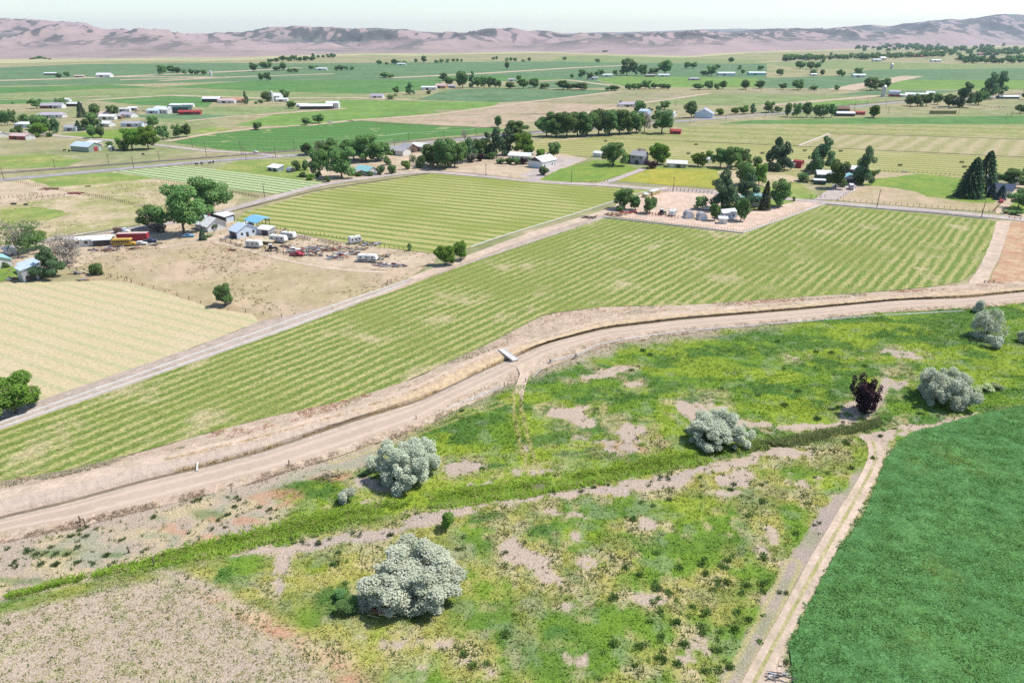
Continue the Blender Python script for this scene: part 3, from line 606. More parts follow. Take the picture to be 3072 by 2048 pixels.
sprout = sstep(-10, 25, (edge_u - 45) - gu) * sstep(0, 25, gv - np.interp(gu, [0, 200, 330, 477], [1835, 1790, 1760, 1725]))
col = np.ones(GX.shape + (3,)) * np.array(PAL['lush'])
col = mixc(col, 'lime', sstep(.46, .62, nA) * .8)
south = sstep(5, 40, sideReed)
col = mixc(col, 'yel', south * sstep(.30, .50, nB + (nA - .5) * .6) * .9)
col = mixc(col, 'dry', south * sstep(.50, .64, nC * .6 + nB * .4) * .75)
col = mixc(col, 'lime', blob(LIME, 20) * .8)
col = mixc(col, 'dark', sstep(.47, .58, fbm(GX * .55 + 200, GY * 1.6, 7, 4)) * .85 * (1 - .5 * south))
col = mixc(col, 'lime', sstep(.56, .66, fbm(GX * .6 + 700, GY * 1.5 + 90, 9, 4)) * .7 * (1 - south)); col = mixc(col, 'sage', sstep(.60, .70, fbm(GX + 330, GY + 70, 3, 3)) * .35)
col = mixc(col, 'dark', blob(DARK, 16) * sstep(.25, .6, nC) * .95)
# the dry ground to the left of the meadow
left = np.clip(sstep(0, 60, np.interp(gv, [1300, 1400, 1450, 1500, 1600, 1700], [1240, 1130, 900, 880, 820, 560]) - gu + (nB - .5) * 160), 0, 1) * (1 - sprout)
left *= sstep(-25, 0, -sideReed)
col = mixc(col, 'soil2', left * .95); col = mixc(col, 'dry', left * sstep(.5, .66, nB) * .7); col = mixc(col, 'sage', left * sstep(.54, .64, nC * .5 + nA * .5) * .55)
col = mixc(col, 'dark', left * blob([(150, 1650, 90, 14), (640, 1545, 70, 20), (60, 1740, 90, 10), (330, 1660, 40, 10), (900, 1370, 40, 14)], 14) * .6)
ring = blob([(b[0], b[1], b[2] * 1.5 + 12, b[3] * 1.7 + 8, b[4], b[5]) for b in BARE], 26)
col = mixc(col, 'dry', ring * sstep(.42, .62, nC * .6 + nB * .4) * .8); col = mixc(col, 'sage', ring * sstep(.55, .7, nD) * .4)
bare = blob(BARE, 15)
bare = sstep(.34, .66, np.clip(bare, 0, 1) + ((nC - .5) * 1.1 + (nD - .5) * .9) * (bare > .02))
redm = blob(RED, 18)
col = mixc(col, 'red', redm * sstep(.3, .6, nC) * .75); col = mixc(col, 'dry', redm * sstep(.55, .7, nB) * .6)
col = mixc(col, 'soil', bare); col = mixc(col, 'grey', bare * sstep(.5, .65, nA) * .6)
# strip of bare clods between the canal pipe and the meadow
sh = 1 - sstep(0, 34, gv - vS + (nB - .5) * 46)
col = mixc(col, 'soil2', sh * .85 * (1 - sstep(2150, 2500, gu))); 
# sprouting field
sc = np.ones_like(col) * np.array((0.475, 0.385, 0.29)); sc = mixc(sc, (0.43, 0.345, 0.26), sstep(.4, .6, nA)); sc = mixc(sc, (0.40, 0.38, 0.19), sstep(.5, .7, nD * .5 + nC * .5) * .5)
sc = mixc(sc, 'dark', sstep(.55, .7, nC * .6 + nB * .4) * (1 - sstep(40, 120, gv - np.interp(gu, [0, 200, 330, 477], [1830, 1800, 1770, 1735]))) * .55)
col = col * (1 - sprout[..., None]) + sc * sprout[..., None]
edgeband = np.exp(-((gu - edge_u + 0) / 52) ** 2) * sstep(1690, 1730, gv)
col = mixc(col, 'soil', edgeband * .95 * (1 - .5 * sstep(1780, 1900, gv))); col = mixc(col, 'red', edgeband * sstep(1760, 1830, gv) * sstep(.4, .6, nC) * .8); col = mixc(col, 'dry', edgeband * sstep(1760, 1830, gv) * sstep(.5, .7, nB) * .6)
# ploughed strip left of the farm track, pale verge right of it
tu = np.interp(gv, [p[1] for p in TRACK], [p[0] for p in TRACK])
pl = sstep(0, 12, gu - tu + np.interp(gv, [1400, 1600, 2048], [55, 105, 120]) + (nB - .5) * 50 + (nC - .5) * 30) * (1 - sstep(-6, 6, gu - tu)) * sstep(1390, 1440, gv) * (0.7 + .3 * sstep(.35, .5, nB))
col = mixc(col, (0.37, 0.30, 0.255), pl * .95)
pv = sstep(-4, 10, gu - tu) * (1 - sstep(-2, 0.3, alfD + (nC - .5) * 3)) * sstep(1330, 1350, gv)
col = mixc(col, (0.58, 0.45, 0.36), pv * (0.95 - .6 * sstep(.62, .72, nC)))
# wheel lines through the grass
def wheel(line, gap, m):
    global col
    L = W2(line); d = pdist(GX, GY, L)
    col = mixc(col, 'yel', np.exp(-((d - gap) / .35) ** 2) * m * .9); col = mixc(col, 'dry', np.exp(-((d - gap) / .25) ** 2) * m * .5)
wheel([(1550, 1180), (1553, 1230), (1570, 1310), (1590, 1380), (1600, 1420)], 0.9, 1.0)
wheel([(1000, 1380), (1250, 1300), (1400, 1240), (1535, 1200)], 0.8, .8)
wheel([(2200, 2048), (2280, 1900), (2340, 1780), (2380, 1690)], 1.0, .7)
wheel([(930, 1560), (1150, 1480), (1350, 1440), (1600, 1400), (1800, 1360)], 0.9, .35)
lush_mask = np.clip(1 - bare * 1.1 - sprout - left * .9 - pl * 1.2 - pv - edgeband * .7, 0, 1)
Z = (fbm(GX, GY, 3.2, 3) - .5) * .55 * lush_mask + (nD - .5) * .16 + (nB - .5) * .3
Z += 0.5 * np.exp(-(dReed / 1.6) ** 2) * 0 - 0.35 * np.exp(-(dReed / 1.8) ** 2) + 0.35 * np.exp(-((dReed - 4.5) / 1.8) ** 2) * south
Z *= sstep(0.5, 3, dTrack); Z -= 0.9 * (1 - sstep(-14, 2, gv - vS)); Z *= 1.0
Z -= 0.35 * sstep(0.0, 2.5, alfD)
keep = (gv > np.interp(gu, UU, CL['R0'] * .5 + CL['R1'] * .5))
idx = np.arange(GX.size).reshape(GX.shape)
kf = keep[:-1, :-1] & keep[1:, :-1] & keep[:-1, 1:] & keep[1:, 1:]
F = np.stack([idx[:-1, :-1], idx[:-1, 1:], idx[1:, 1:], idx[1:, :-1]], -1)[kf]
used = np.zeros(GX.size, bool); used[F.ravel()] = True; remap = np.cumsum(used) - 1
M_meadow = tinted('meadow_ground', 0.38, 0.30, bstr=0.6)
struct(ob('meadow', mesh_np('meadow', np.stack([GX, GY, Z], -1).reshape(-1, 3)[used], remap[F], M_meadow, col.reshape(-1, 3)[used], True)))
def samp(A, x, y):
    i = np.clip(((y - YS[0]) / 0.55).round().astype(int), 0, len(YS) - 1); j = np.clip(((x - XS[0]) / 0.55).round().astype(int), 0, len(XS) - 1)
    return A[i, j]
ribbon('farm_track', TRACK, (2.6, 2.6), M_dirt, z=0.10)
ribbon('meadow_track', [(1536, 1092), (1562, 1102), (1575, 1125), (1560, 1165), (1552, 1200)], 2.4, M_dirt, z=(.56, .58, .42, .2, .1))
ribbon('grass_crown', TRACK, (0.55, 0.5), soil('track_weeds', (0.34, 0.32, 0.14), (0.44, 0.37, 0.22), (0.24, 0.26, 0.09), 4, .8, fine=.3), z=0.125)
# crop sheet of the alfalfa field
M_alf = soil('alfalfa', (0.085, 0.20, 0.068), (0.10, 0.22, 0.068), (0.115, 0.23, 0.068), 16, 2.5, fine=0.35, bstr=0.9, grain=0.4)
sheet('alfalfa_field', ALF, M_alf, 0, 0.3, 1.2, z=0.22)

# ------------------------------------------------------------------ hills
SKY = [(-700, 40), (-300, 48), (0, 56), (102, 65), (129, 64), (150, 69), (224, 71), (265, 75), (316, 90), (367, 92), (415, 101), (476, 97), (531, 106), (575, 112), (646, 107), (738, 104), (780, 93), (811, 85), (913, 84), (954, 89), (1002, 82), (1056, 85), (1124, 80), (1179, 85), (1213, 82), (1253, 92), (1301, 96), (1355, 100), (1413, 99), (1457, 86), (1498, 89), (1550, 89), (1568, 91), (1602, 100), (1636, 95), (1680, 103), (1772, 105), (1850, 103), (2000, 104), (2112, 98), (2272, 91), (2425, 90), (2476, 88), (2530, 82), (2578, 79), (2605, 73), (2639, 78), (2673, 82), (2714, 73), (2762, 69), (2803, 60), (2850, 60), (2877, 63), (2935, 54), (3003, 40), (3072, 44), (3300, 50), (3800, 40)]
FOOT = [(-700, 215), (0, 199), (250, 190), (400, 186), (600, 187), (750, 183), (900, 176), (1100, 170), (1250, 172), (1400, 166), (1640, 161), (1850, 169), (2050, 176), (2272, 160), (2600, 150), (2800, 145), (3072, 141), (3800, 138)]
MID = [(-700, 158), (0, 150), (300, 147), (500, 146), (620, 145), (800, 150), (1000, 150), (1200, 150), (1400, 144), (1600, 134), (1800, 124), (2000, 130), (2272, 130), (2500, 126), (2700, 126), (3072, 126), (3800, 126)]
def hills():
    U = np.linspace(-650, 3750, 700)
    def vi(L):
        v = np.interp(U, [p[0] for p in L], [p[1] for p in L]); return np.convolve(np.pad(v, 3, mode='edge'), np.ones(7) / 7, 'valid')
    vs, vf, vm = vi(SKY), vi(FOOT), vi(MID)
    a = (U - CX) / FPX
    def ray(v):
        b = (CY - v) / FPX; return CP + b * SP, -SP + b * CP
    yf, zf = ray(vf); tf = -CAM_H / zf * 1.0
    y0 = yf * tf                                     # forward distance of the foot
    y1 = np.maximum(y0 + 900, 3400); y2 = np.maximum(6600.0, y1 + 2300) + 300 * np.sin(U / 300)
    def hz(v, y):
        dy, dz = ray(v); return CAM_H + dz * (y / dy)
    z1, z2 = hz(vm, y1), hz(vs, y2)
    s = np.linspace(0, 1, 230); rowsV = []; gl = []
    for q in s:
        if q < .40:
            f = q / .40; y = y0 + (y1 - y0) * f; z = -3 + (z1 + 3) * (0.75 * f + .25 * f * f)
        elif q < .82:
            f = (q - .40) / .42; y = y1 + (y2 - y1) * f; g = f * f * (3 - 2 * f); z = z1 + (z2 - z1) * (0.45 * f + .55 * g)
        else:
            f = (q - .82) / .18; y = y2 + 2600 * f; z = z2 - (z2 + 60) * f * f
        dy, _ = ray(vs); x = a * (y / dy)
        amp = np.where(q < .40, 14 * (q / .4) ** 2, np.where(q < .82, 14 + 80 * np.sin(np.pi * min(1, (q - .40) / .42)) ** .8, 14))
        for (uc, su, qc, sq, hh) in ((1330, 170, .47, .07, 60), (2800, 170, .46, .08, 55), (470, 130, .52, .07, 45), (1000, 140, .52, .07, 45), (150, 160, .52, .07, 45), (2580, 90, .55, .06, 30), (1470, 70, .58, .06, 20)): z = z + hh * np.exp(-((U - uc) / su) ** 2) * math.exp(-((q - qc) / sq) ** 2)
        wx = x + 260 * (fbm(x, y, 700, 3) - .5); wy = y + 260 * (fbm(x + 900, y, 700, 3) - .5)
        r = 1 - np.abs(2 * fbm(wx * 1.0, wy * .8, 760, 5, .48) - 1) * 2.4
        r2 = 1 - np.abs(2 * fbm(wx + 400, wy, 190, 3, .55) - 1) * 2
        z = z + amp * (r - .62) * 0.9 + amp * .28 * (r2 - .6)
        rowsV.append(np.stack([x, np.full_like(x, 1) * y, z], 1)); gl.append(np.clip((.75 - r) * 1.1 + (.7 - r2) * .35, 0, 1) * min(1, max(0, (q - .26) / .22)))
    V = np.concatenate(rowsV); n = len(U); i = np.arange(len(V)).reshape(-1, n)
    F = np.stack([i[:-1, :-1], i[:-1, 1:], i[1:, 1:], i[1:, :-1]], -1).reshape(-1, 4)
    t = NT('dry_hills'); p = t.pos(); nrm = t.n('ShaderNodeNewGeometry').outputs['Normal']
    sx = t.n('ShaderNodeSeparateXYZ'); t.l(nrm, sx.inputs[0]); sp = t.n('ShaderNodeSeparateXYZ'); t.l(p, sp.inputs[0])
    n1 = t.noise(p, 1 / 900, 5, 0.6, .5); n2 = t.noise(p, 1 / 140, 5, 0.7); n3 = t.noise(p, 1 / 30, 3, 0.7)
    c = t.mix(t.ramp(n1, .4, .6), (0.36, 0.27, 0.26), (0.315, 0.245, 0.225))
    c = t.mix(t.math('MULTIPLY', t.ramp(n2, .5, .7), .5), c, (0.41, 0.315, 0.265))
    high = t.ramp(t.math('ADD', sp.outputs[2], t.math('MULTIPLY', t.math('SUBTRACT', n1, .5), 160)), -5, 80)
    sag = t.math('MULTIPLY', high, t.ramp(t.math('ADD', n2, t.math('MULTIPLY', sx.outputs[0], -1.5)), .40, .54))  # dark sage on slopes turned from the sun, relief shade put into the colour
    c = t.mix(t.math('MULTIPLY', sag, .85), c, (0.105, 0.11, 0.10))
    c = t.mix(t.math('MULTIPLY', t.math('MULTIPLY', high, t.ramp(n3, .5, .75)), .45), c, (0.26, 0.20, 0.16))
    low = t.ramp(t.math('ADD', sp.outputs[2], t.math('MULTIPLY', n1, 14)), 8, 13)
    c = t.mix(low, t.mix(t.ramp(n2, .4, .6), (0.44, 0.40, 0.22), (0.34, 0.36, 0.18)), c)
    at = t.n('ShaderNodeAttribute', attribute_name='tint'); sq = t.n('ShaderNodeSeparateColor'); t.l(at.outputs['Color'], sq.inputs[0])
    c = t.mix(t.math('MULTIPLY', t.ramp(t.math('ADD', sq.outputs[0], t.math('MULTIPLY', t.math('SUBTRACT', n2, .5), .8)), .25, .75), .8), c, (0.13, 0.14, 0.125))
    M = t.finish(c, 0.95, t.math('ADD', n2, n3), .6, 10.0)
    struct(ob('hills', mesh_np('hills', V, F, M, np.concatenate(gl)[:, None] * np.ones(3), smooth=True)))
    # far blue mesa beyond them
    FM = [(600, 118), (1200, 112), (1680, 101), (1840, 97), (1976, 95), (2112, 89), (2214, 87), (2300, 88), (2500, 92), (2700, 80), (3100, 90)]
    U2 = np.linspace(600, 3100, 160); v2 = np.interp(U2, [p[0] for p in FM], [p[1] for p in FM])
    rr = []
    for y, k in ((11000, None), (13000, 1.0), (15500, .9)):
        dy, dz = ray(v2); z = np.full_like(U2, -10.0) if k is None else CAM_H + dz * (13000 / dy) * k + 12 * (fbm(U2, U2 * 0, 60, 3) - .5)
        rr.append(np.stack([(U2 - CX) / FPX * (y / dy), np.full_like(U2, y), z], 1))
    V = np.concatenate(rr); i = np.arange(len(V)).reshape(-1, len(U2))
    F = np.stack([i[:-1, :-1], i[:-1, 1:], i[1:, 1:], i[1:, :-1]], -1).reshape(-1, 4)
    struct(ob('mesa', mesh_np('mesa', V, F, soil('mesa', (0.24, 0.22, 0.19), (0.20, 0.20, 0.17), (0.30, 0.26, 0.22), 900, 200), smooth=True)))
hills()
def haze():
    bm = bmesh.new(); bmesh.ops.create_cube(bm, size=1)
    for v in bm.verts: v.co = ((v.co.x) * 36000, 8000 + v.co.y * 21000, -60 + (v.co.z + .5) * 480)
    me = bpy.data.meshes.new('haze'); bm.to_mesh(me); bm.free()
    m = bpy.data.materials.new('haze'); m.use_nodes = True; nt = m.node_tree; nt.nodes.clear()
    o = nt.nodes.new('ShaderNodeOutputMaterial'); p = nt.nodes.new('ShaderNodeVolumePrincipled')
    p.inputs['Color'].default_value = (0.58, 0.74, 1.0, 1); p.inputs['Density'].default_value = HAZE; p.inputs['Anisotropy'].default_value = 0.2
    nt.links.new(p.outputs[0], o.inputs['Volume']); me.materials.append(m)
    h = ob('haze', me); h['kind'] = 'stuff'
HAZE = 3.4e-5
haze()
# ================================================================== TREES, SHRUBS, PLANTS
def tubes(paths, seg=6):
    """paths = [(points, radii)] -> one mesh's V, F"""
    V = []; F = []; base = 0
    for P, r in paths:
        P = np.asarray(P, float); m = len(P)
        D = np.gradient(P, axis=0); D /= np.linalg.norm(D, axis=1)[:, None] + 1e-9
        ref = np.array([0.3, 0.9, 0.1]); A = np.cross(D, ref); A /= np.linalg.norm(A, axis=1)[:, None] + 1e-9; B = np.cross(D, A)
        an = np.linspace(0, 2 * np.pi, seg, endpoint=False)
        ring = P[:, None] + (A[:, None] * np.cos(an)[None, :, None] + B[:, None] * np.sin(an)[None, :, None]) * np.asarray(r)[:, None, None]
        V.append(ring.reshape(-1, 3)); i = base + np.arange(m * seg).reshape(m, seg)
        F.append(np.stack([i[:-1], np.roll(i[:-1], -1, 1), np.roll(i[1:], -1, 1), i[1:]], -1).reshape(-1, 4)); base += m * seg
    return np.concatenate(V), np.concatenate(F)

def leaves(rng, lobes, n, leaf, jitter=0.10, droop=0.0, aspect=0.7, cut=0.72, hollow=0.25):
    """leaf clumps spread through the outer part of a set of lobes; lobes = [(centre, radii)]"""
    C = np.array([l[0] for l in lobes]); S = np.array([l[1] for l in lobes])
    pr = (S.prod(1)) ** (2 / 3); pr /= pr.sum()
    N = int(n * 1.7); k = rng.choice(len(lobes), N, p=pr)
    d = rng.normal(size=(N, 3)); d /= np.linalg.norm(d, axis=1)[:, None]
    r = 1 - np.abs(rng.normal(size=N)) * hollow + rng.normal(size=N) * jitter * .5
    P = C[k] + d * S[k] * np.clip(r, .1, 1.2)[:, None]
    ok = np.ones(N, bool)
    for j in range(len(lobes)):
        q = np.linalg.norm((P - C[j]) / S[j], axis=1); ok &= ~((q < cut) & (k != j))
    ok &= P[:, 2] > 0.02
    P, d, k = P[ok][:n], d[ok][:n], k[ok][:n]; n = len(P)
    nr = d * .7 + rng.normal(size=(n, 3)) * .6 + np.array([0, 0, .45]); nr /= np.linalg.norm(nr, axis=1)[:, None]
    t1 = np.cross(nr, rng.normal(size=(n, 3))); t1 /= np.linalg.norm(t1, axis=1)[:, None]; t2 = np.cross(nr, t1)
    s = leaf * rng.uniform(.55, 1.4, n)[:, None]
    a, b = t1 * s, t2 * s * aspect
    V = np.stack([P - a, P + b * .9, P + a, P - b], 1).reshape(-1, 3)
    F = np.arange(4 * n).reshape(n, 4)
    lt = rng.random(len(lobes)); tint = np.clip(lt[k] * .55 + rng.random(n) * .45, 0, 1)
    cols = np.repeat(np.stack([tint, tint, tint], 1), 4, 0)
    return V, F, cols

M_bark = paint('bark', (0.16, 0.12, 0.09), 0.95, 0.2, 3)
M_deadbark = paint('grey_dead_wood', (0.34, 0.29, 0.26), 0.95, 0.15, 3)
LM = dict(
 r=leafmat('broad_leaves', (0.095, 0.170, 0.062), (0.235, 0.360, 0.12)),
 l=leafmat('light_leaves', (0.12, 0.21, 0.035), (0.23, 0.37, 0.070)),
 p=leafmat('poplar_leaves', (0.085, 0.160, 0.078), (0.20, 0.31, 0.145)),
 c=leafmat('conifer_needles', (0.060, 0.105, 0.060), (0.135, 0.195, 0.10), .1),
 b=leafmat('blue_needles', (0.06, 0.10, 0.10), (0.12, 0.18, 0.17), .1),
 s=leafmat('silver_leaves', (0.37, 0.41, 0.295), (0.68, 0.72, 0.56), .25, .12),
 g=leafmat('grey_twigs', (0.24, 0.20, 0.18), (0.38, 0.34, 0.28), .1),
 u=leafmat('purple_leaves', (0.045, 0.024, 0.030), (0.10, 0.05, 0.06), .15),
 k=leafmat('pale_sage_leaves', (0.30, 0.35, 0.16), (0.50, 0.54, 0.28), .2),
 n=leafmat('rust_needles', (0.12, 0.085, 0.05), (0.12, 0.155, 0.075), .1))

def proto(kind, seed, n, leaf):
    rng = np.random.default_rng(seed); lobes = []; paths = []
    if kind == 'round':
        for i in range(24):
            th = rng.uniform(0, 6.28); z = rng.uniform(.20, .86); e = math.sqrt(max(.05, 1 - ((z - .50) / .48) ** 2))
            rad = rng.uniform(.14, .38) * e; q = rng.uniform(.095, .17)
            lobes.append(((rad * math.cos(th), rad * math.sin(th), z), (q, q, q * rng.uniform(.8, 1.1))))
        lobes.append(((0, 0, .5), (.27, .27, .34)))
    elif kind == 'broad':
        for i in range(30):
            th = rng.uniform(0, 6.28); z = rng.uniform(.22, .88); rad = rng.uniform(.1, .42) * math.sqrt(max(.08, 1 - ((z - .48) / .52) ** 2)); q = rng.uniform(.085, .15)
            lobes.append(((rad * math.cos(th), rad * math.sin(th), z), (q, q, q * .95)))
        lobes.append(((0, 0, .54), (.26, .26, .3)))
    elif kind == 'tall':
        for i in range(30):
            th = rng.uniform(0, 6.28); z = rng.uniform(.12, .93); e = .44 * math.sin(math.pi * min(1, (z + .08) ** .8)) + .06
            rad = rng.uniform(.2, .85) * e; q = rng.uniform(.10, .17)
            lobes.append(((rad * math.cos(th), rad * math.sin(th), z), (q, q, q * .75)))
    elif kind == 'shrub':
        for i in range(9):
            th = rng.uniform(0, 6.28); rad = rng.uniform(0, .3); q = rng.uniform(.16, .26); z = rng.uniform(.2, .74)
            lobes.append(((rad * math.cos(th), rad * math.sin(th), z), (q, q, q * 1.2)))
    elif kind == 'vase':
        for i in range(70):
            th = rng.uniform(0, 6.28); z = rng.uniform(.08, .92); rad = rng.uniform(.1, 1) * (.20 + .26 * z); q = rng.uniform(.06, .11)
            lobes.append(((rad * math.cos(th), rad * math.sin(th), z), (q, q, q * rng.uniform(1.2, 2.2))))
    elif kind == 'olive':
        for i in range(84):
            th = rng.uniform(0, 6.28); z = rng.uniform(.05, .86); e = math.sqrt(max(.05, 1 - (z / 1.0) ** 2))
            rad = rng.uniform(.26, .43) * e ** .75 * (1 + .16 * math.sin(3 * th + seed)); q = rng.uniform(.035, .09)
            lobes.append(((rad * math.cos(th), rad * math.sin(th), z), (q, q * rng.uniform(.7, 1.3), q * rng.uniform(1.2, 2.3))))
        for i in range(9):
            th = i * 2.4; rad = rng.uniform(.05, .2); lobes.append(((rad * math.cos(th), rad * math.sin(th), rng.uniform(.35, .68)), (.13, .13, .17)))
    if kind in ('spruce', 'pine'):
        N = n; z = rng.random(N) ** 1.25; e = (1 - z)
        sp_ = .44 if kind == 'spruce' else .42
        shape = e ** .6 if kind == 'spruce' else np.sqrt(np.clip(1 - (z * 1.02) ** 2.2, 0, 1)) * .95
        tier = (z * (11 if kind == 'spruce' else 7)) % 1.0
        nb = 13; th = (rng.integers(0, nb, N) + rng.normal(size=N) * .16) / nb * 2 * np.pi + np.floor(z * 11) * 1.3
        rr = sp_ * shape * np.sqrt(rng.uniform(.12, 1, N)) * (1.05 - .32 * tier) * (1 + .22 * (vnoise(np.cos(th) * 2 + 5 + seed, z * 7) - .5))
        P = np.stack([rr * np.cos(th), rr * np.sin(th), .07 + z * .92 - rr * .14 * (1 - z)], 1)
        out = np.stack([np.cos(th), np.sin(th), np.full(N, -.25)], 1); out /= np.linalg.norm(out, axis=1)[:, None]
        nr = rng.normal(size=(N, 3)) * .5 + np.array([0, 0, .8]) + out * .4; nr /= np.linalg.norm(nr, axis=1)[:, None]
        t2 = np.cross(nr, out); t2 /= np.linalg.norm(t2, axis=1)[:, None] + 1e-9
        s = leaf * rng.uniform(.6, 1.4, N)[:, None]
        V = np.stack([P - out * s, P + t2 * s * .5, P + out * s, P - t2 * s * .5], 1).reshape(-1, 3)
        tint = np.clip(.2 + .6 * rng.random(N) * (rr / (sp_ * shape + .02)), 0, 1)
        cr = (V, np.arange(4 * N).reshape(N, 4), np.repeat(np.stack([tint] * 3, 1), 4, 0))
        paths.append(([(0, 0, 0), (0, 0, .5), (0, 0, .97)], [.02, .012, .002]))
    elif kind == 'bare':
        cr = None
    else:
        cr = leaves(rng, lobes, n, leaf, hollow=.24 if kind != 'olive' else .26, cut=.72 if kind != 'olive' else .62, jitter=.1 if kind != 'olive' else .22, aspect=.7 if kind != 'olive' else .5)
    if kind in ('round', 'broad', 'tall'):
        h = .34 if kind != 'tall' else .5
        paths.append(([(0, 0, -.01), (.008, .004, h * .5), (.0, .01, h), (0, 0, .7)], [.03, .022, .017, .006]))
        for (c, q) in lobes[:9]: paths.append(([(0, .005, h * rng.uniform(.5, 1)), (c[0] * .45, c[1] * .45, (h + c[2]) * .5), c], [.012, .008, .003]))
    elif kind in ('shrub', 'olive', 'vase'):
        for (c, q) in lobes[:12 if kind == 'olive' else 6]: paths.append(([(c[0] * .12, c[1] * .12, 0), (c[0] * .5, c[1] * .5, c[2] * .5), c], [.014, .009, .003]))
    elif kind == 'bare':
        paths.append(([(0, 0, 0), (.01, 0, .25), (0, 0, .45)], [.03, .024, .016]))
        for i in range(26):
            th = rng.uniform(0, 6.28); z0 = rng.uniform(.2, .45); r_ = rng.uniform(.2, .46); z1 = rng.uniform(.5, .98)
            e = np.array([r_ * math.cos(th), r_ * math.sin(th), z1]); m = np.array([e[0] * .45, e[1] * .45, (z0 + z1) * .5])
            paths.append(([(0, 0, z0), m, e], [.012, .008, .003]))
            for j in range(7):
                f = rng.uniform(.3, 1); b0 = m + (e - m) * f; e2 = b0 + np.array([rng.normal() * .1, rng.normal() * .1, rng.uniform(.02, .16)])
                paths.append(([b0, (b0 + e2) / 2 + rng.normal(size=3) * .01, e2], [.005, .004, .0015]))
    tv, tf = tubes(paths, 5)
    return cr, (tv, tf)

PROTO = {}
def get_proto(kind, leafkey, variant, res):
    key = (kind, leafkey, variant, res)
    if key in PROTO: return PROTO[key]
    nn = {'far': 260, 'mid': 2600, 'near': 9000, 'hero': 38000}[res]
    lf = {'far': .085, 'mid': .034, 'near': .020, 'hero': .0125}[res]
    if kind in ('spruce', 'pine'): nn = int(nn * 1.5); lf *= 1.15
    if kind == 'sparse': cr, tr = proto('bare', 40 + variant, 0, 0); c2, _ = proto('broad', 60 + variant, nn // 3, lf * .9); cr = c2
    else: cr, tr = proto(kind, 10 + variant * 7 + len(kind), nn, lf)
    bark = M_deadbark if kind in ('bare', 'sparse') else M_bark
    tm = mesh_np('trunk', tr[0], tr[1], bark, smooth=True)
    cm = mesh_np('crown', cr[0], cr[1], LM[leafkey], cr[2]) if cr is not None else None
    PROTO[key] = (tm, cm); return PROTO[key]

KIND = {'r': ('round', 'r', 'leafy_tree', 'tree'), 'q': ('broad', 'r', 'leafy_tree', 'tree'), 'l': ('round', 'l', 'leafy_tree', 'tree'), 'm': ('broad', 'l', 'leafy_tree', 'tree'), 'p': ('tall', 'p', 'poplar_tree', 'tree'),
 'c': ('spruce', 'c', 'spruce_tree', 'tree'), 'i': ('tall', 'c', 'pine_tree', 'tree'), 'b': ('spruce', 'b', 'spruce_tree', 'tree'), 'n': ('spruce', 'n', 'spruce_tree', 'tree'), 's': ('olive', 's', 'silver_tree', 'tree'), 'S': ('shrub', 's', 'silver_shrub', 'shrub'),
 'h': ('shrub', 'r', 'shrub', 'shrub'), 'j': ('shrub', 'l', 'shrub', 'shrub'), 'k': ('shrub', 'k', 'shrub', 'shrub'), 'g': ('sparse', 'g', 'bare_tree', 'tree'), 'G': ('sparse', 'r', 'sparse_tree', 'tree'), 'e': ('shrub', 'g', 'shrub', 'shrub'), 'd': ('bare', 'g', 'dead_tree', 'tree'), 'u': ('vase', 'u', 'purple_shrub', 'shrub')}
_tn = [0]
def tree(code, u, v, w, h, label, group=None, zoff=0.0, rz=None, zbase=None, variant=None, res=None):
    kind, lk, name, cat = KIND[code]
    mp = mpp(u, v); x, y, _ = G(u, v)
    dep = math.atan2(CAM_H, y); k = math.cos(dep)
    if w < 150 and name not in ('silver_shrub',): w *= 1.13; h *= 1.10
    if v < 300: w *= 1.2; h *= 1.25
    Wd = w * mp * 1.06; sn = math.sin(dep)
    v -= (0.30 if w > 150 else .12) * w * sn; x, y, _ = G(u, v); mp = mpp(u, v)
    Ht = max((h * mp - (.42 if w > 150 else .15) * Wd * sn) / k, .38 * Wd)
    _tn[0] += 1
    res = res or ('hero' if w > 150 else 'near' if w > 60 else 'mid' if w > 20 else 'far')
    tm, cm = get_proto(kind, lk, (_tn[0] if variant is None else variant) % (3 if res in ('far', 'mid') else 2), res)
    e = empty(name, (x, y, zoff if zbase is None else zbase), random.uniform(0, 6.28) if rz is None else rz, (Wd, Wd, Ht))
    tag(e, label, cat, group)
    ob('trunk', tm, e)
    if cm is not None: ob('crown', cm, e)
    return e
ORD = ['leftmost', 'second from left', 'third from left', 'fourth from left', 'fifth from left', 'sixth from left', 'seventh from left', 'eighth from left', 'ninth from left', 'tenth from left', 'eleventh from left', 'twelfth from left'] + [f'{w} from left' for w in 'thirteenth fourteenth fifteenth sixteenth seventeenth eighteenth nineteenth twentieth twenty-first twenty-second twenty-third twenty-fourth twenty-fifth twenty-sixth twenty-seventh twenty-eighth twenty-ninth thirtieth'.split()]
def T(desc, data, group=None, same=False):
    it = [d.split() for d in data.split(';') if d.strip()]
    it = [(d[0], *map(float, d[1:5])) for d in it]; it.sort(key=lambda d: d[1])
    for i, d in enumerate(it):
        lab = desc if (same or len(it) == 1) else f'{desc}, {ORD[i]}'
        tree(*d, lab, (group or desc) if len(it) > 1 else None)
